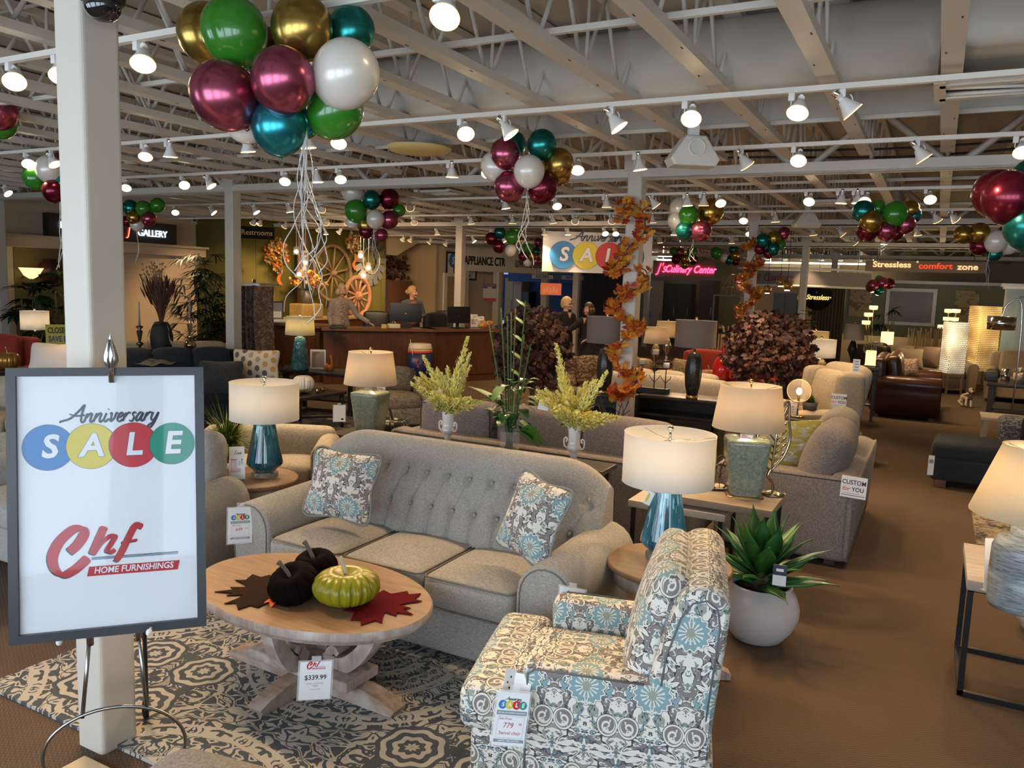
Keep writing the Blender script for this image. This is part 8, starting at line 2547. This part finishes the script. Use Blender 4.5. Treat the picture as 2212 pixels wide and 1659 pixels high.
def person(label, p, rz, H, arms, skin, topm, hairm, legm, hyaw=0, hair='bob', sleeve=1.0, hem=.86, vneck=None, skirt=False, specs=False, open_=None):
    t = thing('person', label, 'person', p, rz)
    k = H / 1.65
    S = lambda x, y, z: V((x * k, y * k, z * k))
    HM = Matrix.Translation(S(0, -.015, 1.435)) @ Matrix.Rotation(hyaw, 4, 'Z')
    b = MB()
    b.lathe([(.02 * k, .80 * k), (.155 * k, .86 * k), (.150 * k, .95 * k), (.118 * k, 1.06 * k), (.135 * k, 1.2 * k), (.150 * k, 1.28 * k), (.120 * k, 1.36 * k), (.055 * k, 1.40 * k)], 24, sy=.68)
    seg(b, [S(0, .01, 1.36), S(0, -.005, 1.48)], [.056 * k, .05 * k])
    for (sh, el, wr) in arms:
        seg(b, [S(sh[0] * .5, 0, 1.345), S(*sh), S(*el), S(*[(q + r_) / 2 for q, r_ in zip(el, wr)]), S(*wr)], [.055 * k, .052 * k, .040 * k, .036 * k, .024 * k])
        sg = 1 if sh[0] > 0 else -1
        hand(b, S(*wr), S(*wr) - S(*el), (0, 0, 1) if abs(wr[2] - el[2]) < .2 else (0, -1, .2), .55, sg, k)
    for sg in (-1, 1):
        seg(b, [S(sg * .075, 0, .90), S(sg * .085, 0, .72), S(sg * .085, -.01, .50), S(sg * .085, .012, .36), S(sg * .085, .02, .08)], [.088 * k, .082 * k, .054 * k, .052 * k, .034 * k])
        seg(b, [S(sg * .085, .04, .04), S(sg * .095, -.06, .035), S(sg * .10, -.14, .022)], [.036 * k, .038 * k, .022 * k], .75)
    def hf(u, v):
        g = 2 * PI * u; a = PI * v
        x, y, z = math.sin(a) * math.cos(g), math.sin(a) * math.sin(g), -math.cos(a)
        w = 1 - .22 * max(0, -z) ** 1.5
        yy = y * (.098 if y < 0 else .104) * (1 - .12 * max(0, -z)) - .012 * max(0, -z)
        return (x * .074 * w * k, yy * k, (z * .118 + .115) * k)
    b.grid(hf, 24, 16, M=HM)
    b.tube([(0, -.092 * k, .125 * k), (0, -.105 * k, .098 * k), (0, -.117 * k, .076 * k), (0, -.098 * k, .066 * k)], [.009 * k, .010 * k, .014 * k, .010 * k], 8, M=HM)
    b.ball((0, -.082 * k, .018 * k), .026 * k, 10, M=HM, sc=(1, .8, .8))
    for sg in (-1, 1): b.ball((sg * .074 * k, .005 * k, .10 * k), .022 * k, 10, M=HM, sc=(.4, .8, 1.2)); b.ball((sg * .034 * k, -.075 * k, .072 * k), .028 * k, 10, M=HM, sc=(1, .7, .9))
    voxel(b, 'body', skin, t, .0085)
    dk = mat('eye_dark', (.02, .015, .012), .2)
    for sg in (-1, 1):
        o = MB().ball((0, 0, 0), .0125 * k, 12).build('eye', mat('eye_white', (.6, .57, .54), .2), t); o.matrix_parent_inverse = Matrix(); o.location = HM @ V((sg * .031 * k, -.086 * k, .112 * k))
        q = MB().ball((0, -.0085 * k, 0), .0065 * k, 10).build('iris', dk, o)
        c0 = [(sg * .014, -.098, .132), (sg * .032, -.097, .139), (sg * .052, -.082, .133)]
        MB().tube([HM @ V((x * k, y * k, z * k)) for x, y, z in c0], .0035 * k, 6).build('eyebrow', hairm if hair != 'dark' else dk, t)
    MB().tube([HM @ V((x * k, y * k, z * k)) for x, y, z in [(-.024, -.090, .046), (-.01, -.0985, .049), (0, -.099, .047), (.01, -.0985, .049), (.024, -.090, .046)]], [.003 * k, .006 * k, .0065 * k, .006 * k, .003 * k], 8).build('lips', mat('lip_rose', (.35, .10, .08), .4), t)
    # hair
    b = MB()
    def hh(u, v):
        g = 2 * PI * u; back = .5 + .5 * math.sin(g)
        lo = {'bob': .62 + .14 * back, 'bun': .42 + .25 * back, 'dark': .70 + .20 * back, 'short': .55 + .2 * back}[hair]
        if math.sin(g) < -.62: lo = .34
        a = PI * (1 - v * lo)
        x, y, z = math.sin(a) * math.cos(g), math.sin(a) * math.sin(g), -math.cos(a)
        f = 1.12 + .03 * math.sin(g * 17) + (.10 * max(0, v - .5) if hair in ('bob', 'dark') else 0)
        return (x * .078 * f * k, (y * .108 * f + .004) * k, (z * .122 * f + .118 - (.05 * max(0, v - .7) if hair in ('bob', 'dark') else 0)) * k)
    b.grid(hh, 48, 14, M=HM)
    if hair == 'bun': b.ball((0, .125 * k, .12 * k), .045 * k, 14, M=HM)
    if hair in ('bob', 'dark'):
        L = .03 if hair == 'bob' else -.05
        for j in range(15):
            g = R(-22 + 224 * j / 14)
            c_, s_ = math.cos(g), math.sin(g)
            b.tube([(c_ * .078 * k, s_ * .10 * k, .14 * k), (c_ * .092 * k, s_ * .115 * k, .07 * k), (c_ * .085 * k, s_ * .105 * k, L * k)], [.026 * k, .027 * k, .016 * k], 8, M=HM)
    b.build('hair', hairm, t)
    if specs:
        b = MB()
        for sg in (-1, 1):
            b.tube([HM @ V(((sg * .032 + .024 * math.cos(j * PI / 8)) * k, -.106 * k, (.112 + .017 * math.sin(j * PI / 8)) * k)) for j in range(16)], .003 * k, 5, closed=True)
            b.tube([HM @ V((sg * .056 * k, -.104 * k, .115 * k)), HM @ V((sg * .078 * k, .0, .115 * k))], .0025 * k, 5)
        b.tube([HM @ V((-.009 * k, -.108 * k, .114 * k)), HM @ V((.009 * k, -.108 * k, .114 * k))], .0025 * k, 5)
        b.build('glasses', black, t)
    # clothes
    b = MB()
    b.lathe([(.02 * k, hem * k), (.175 * k, (hem + .01) * k), (.168 * k, .95 * k), (.140 * k, 1.06 * k), (.155 * k, 1.2 * k), (.168 * k, 1.28 * k), (.140 * k, 1.365 * k), (.075 * k, 1.405 * k)], 28, sy=.72)
    if skirt: b.lathe([(.02 * k, .42 * k), (.19 * k, .43 * k), (.18 * k, .7 * k), (.165 * k, .95 * k), (.1 * k, 1.0 * k)], 28, sy=.75)
    for (sh, el, wr) in arms:
        e2 = [q + (r_ - q) * (sleeve if sleeve < 1 else .93) for q, r_ in zip(el, wr)]
        if sleeve > .3: seg(b, [S(sh[0] * .4, 0, 1.345), S(*sh), S(*el), S(*e2)], [.070 * k, .066 * k, .054 * k, .044 * k])
        else: seg(b, [S(sh[0] * .4, 0, 1.345), S(*sh), S(*[(q + r_) / 2 for q, r_ in zip(sh, el)])], [.070 * k, .066 * k, .058 * k])
    voxel(b, 'top', topm, t, .010)
    if open_ is not None:                      # the blouse seen between open jacket fronts
        def fr(u, v):
            z = .90 + .46 * v; w = .052 + .035 * v - (.03 if v > .9 else 0)
            r = .150 if z < 1.1 else .168
            return ((u - .5) * 2 * w * k, -(r * .74 * math.sqrt(max(0, 1 - ((u - .5) * 2 * w / r) ** 2)) + .012) * k, z * k)
        MB().grid(fr, 8, 12).build('blouse', open_, t)
    if vneck:
        MB().add([S(-.05, -.112, 1.385), S(.05, -.112, 1.385), S(.0, -.128, 1.27)], [(0, 2, 1)]).build('neckline', skin, t)
    if not skirt:
        b = MB()
        b.lathe([(.05 * k, .80 * k), (.168 * k, .84 * k), (.160 * k, .93 * k), (.135 * k, 1.0 * k)], 24, sy=.72)
        for sg in (-1, 1): seg(b, [S(sg * .08, 0, .88), S(sg * .09, 0, .70), S(sg * .09, -.005, .48), S(sg * .09, .01, .3), S(sg * .09, .02, .07)], [.095 * k, .092 * k, .072 * k, .066 * k, .062 * k])
        voxel(b, 'trousers', legm, t, .010)
    for sg in (-1, 1):
        MB().tube([S(sg * .085, .055, .035), S(sg * .092, -.05, .038), S(sg * .10, -.15, .025)], [.043 * k, .045 * k, .028 * k], 12, flat=.8).build('shoe', black, t)
    return t
sk = mat('skin_light', (.50, .27, .17), .55); sk2 = mat('skin_warm', (.42, .22, .14), .55)
DN = lambda s: ((s * .165, 0, 1.33), (s * .215, .03, 1.07), (s * .20, -.08, .86))
q = G(706, 680, 15.0)
person('person with a grey blonde bob in a grey cardigan, hand on the counter', (q.x + .05, q.y + .35, .12), FACE(q) + .25, 1.66,
       [DN(-1), ((.165, 0, 1.33), (.30, -.06, 1.09), (.50, -.22, .95))], sk, fabric('grey_cardigan', (.20, .16, .14), (.33, .28, .25), 120), mat('ash_blonde', (.42, .32, .20), .7, nz=(60, .3)), black, 0, 'bob', 1, .80, open_=splotch('leaf_blouse', (.14, .10, .09), (.4, .33, .28), (.22, .08, .05), 30))
q = G(890, 660, 16.4)
person('person in a denim jacket and orange top holding papers behind the monitor', (q.x, q.y, .12), FACE(q) + .25, 1.66,
       [((-.165, 0, 1.33), (-.24, .0, 1.08), (-.05, -.20, 1.02)), ((.165, 0, 1.33), (.25, .0, 1.08), (.08, -.22, 1.03))], sk2, fabric('denim_jacket', (.03, .04, .045), (.09, .105, .11), 150), mat('honey_hair', (.30, .17, .07), .6, nz=(60, .3)), mat('dark_jeans', (.02, .025, .04), .9), .75, 'bun', 1, .90, open_=mat('coral_top', (.45, .07, .03), .8))
pp = tag(MB().box((0, 0, 0), (.16, .004, .2)).build('held_papers', paper), 'white papers held by the person in the denim jacket', 'papers')
pp.matrix_world = Matrix.Translation((q.x, q.y, .12)) @ Matrix.Rotation(FACE(q) + .25, 4, 'Z') @ Matrix.Translation((.03, -.31, 1.06)) @ Matrix.Rotation(.4, 4, 'X')
q = G(1222, 680, 15.4)
person('person with short blonde hair and glasses in black top and khaki trousers', (q.x, q.y, 0), FACE(q) + .7, 1.68,
       [((-.165, 0, 1.33), (-.24, -.02, 1.08), (-.04, -.24, 1.10)), ((.165, 0, 1.33), (.25, -.02, 1.08), (.08, -.27, 1.18))], sk, mat('black_knit', (.012, .011, .012), .9), mat('light_blonde', (.50, .34, .16), .6, nz=(60, .3)), mat('khaki_cloth', (.24, .17, .11), .9), .35, 'short', .6, .80, True, specs=True)
q = G(1272, 690, 14.8)
person('person with long dark hair in a black dress, reaching toward the person in khaki trousers', (q.x, q.y, 0), FACE(q) - .75, 1.60,
       [((-.165, 0, 1.33), (-.30, -.18, 1.15), (-.38, -.40, 1.12)), ((.165, 0, 1.33), (.24, .0, 1.08), (.12, -.16, .98))], sk2, mat('black_dress', (.010, .009, .010), .9), mat('dark_brown_hair', (.030, .012, .008), .5, nz=(60, .3)), black, 0, 'dark', .55, .80, True, True)
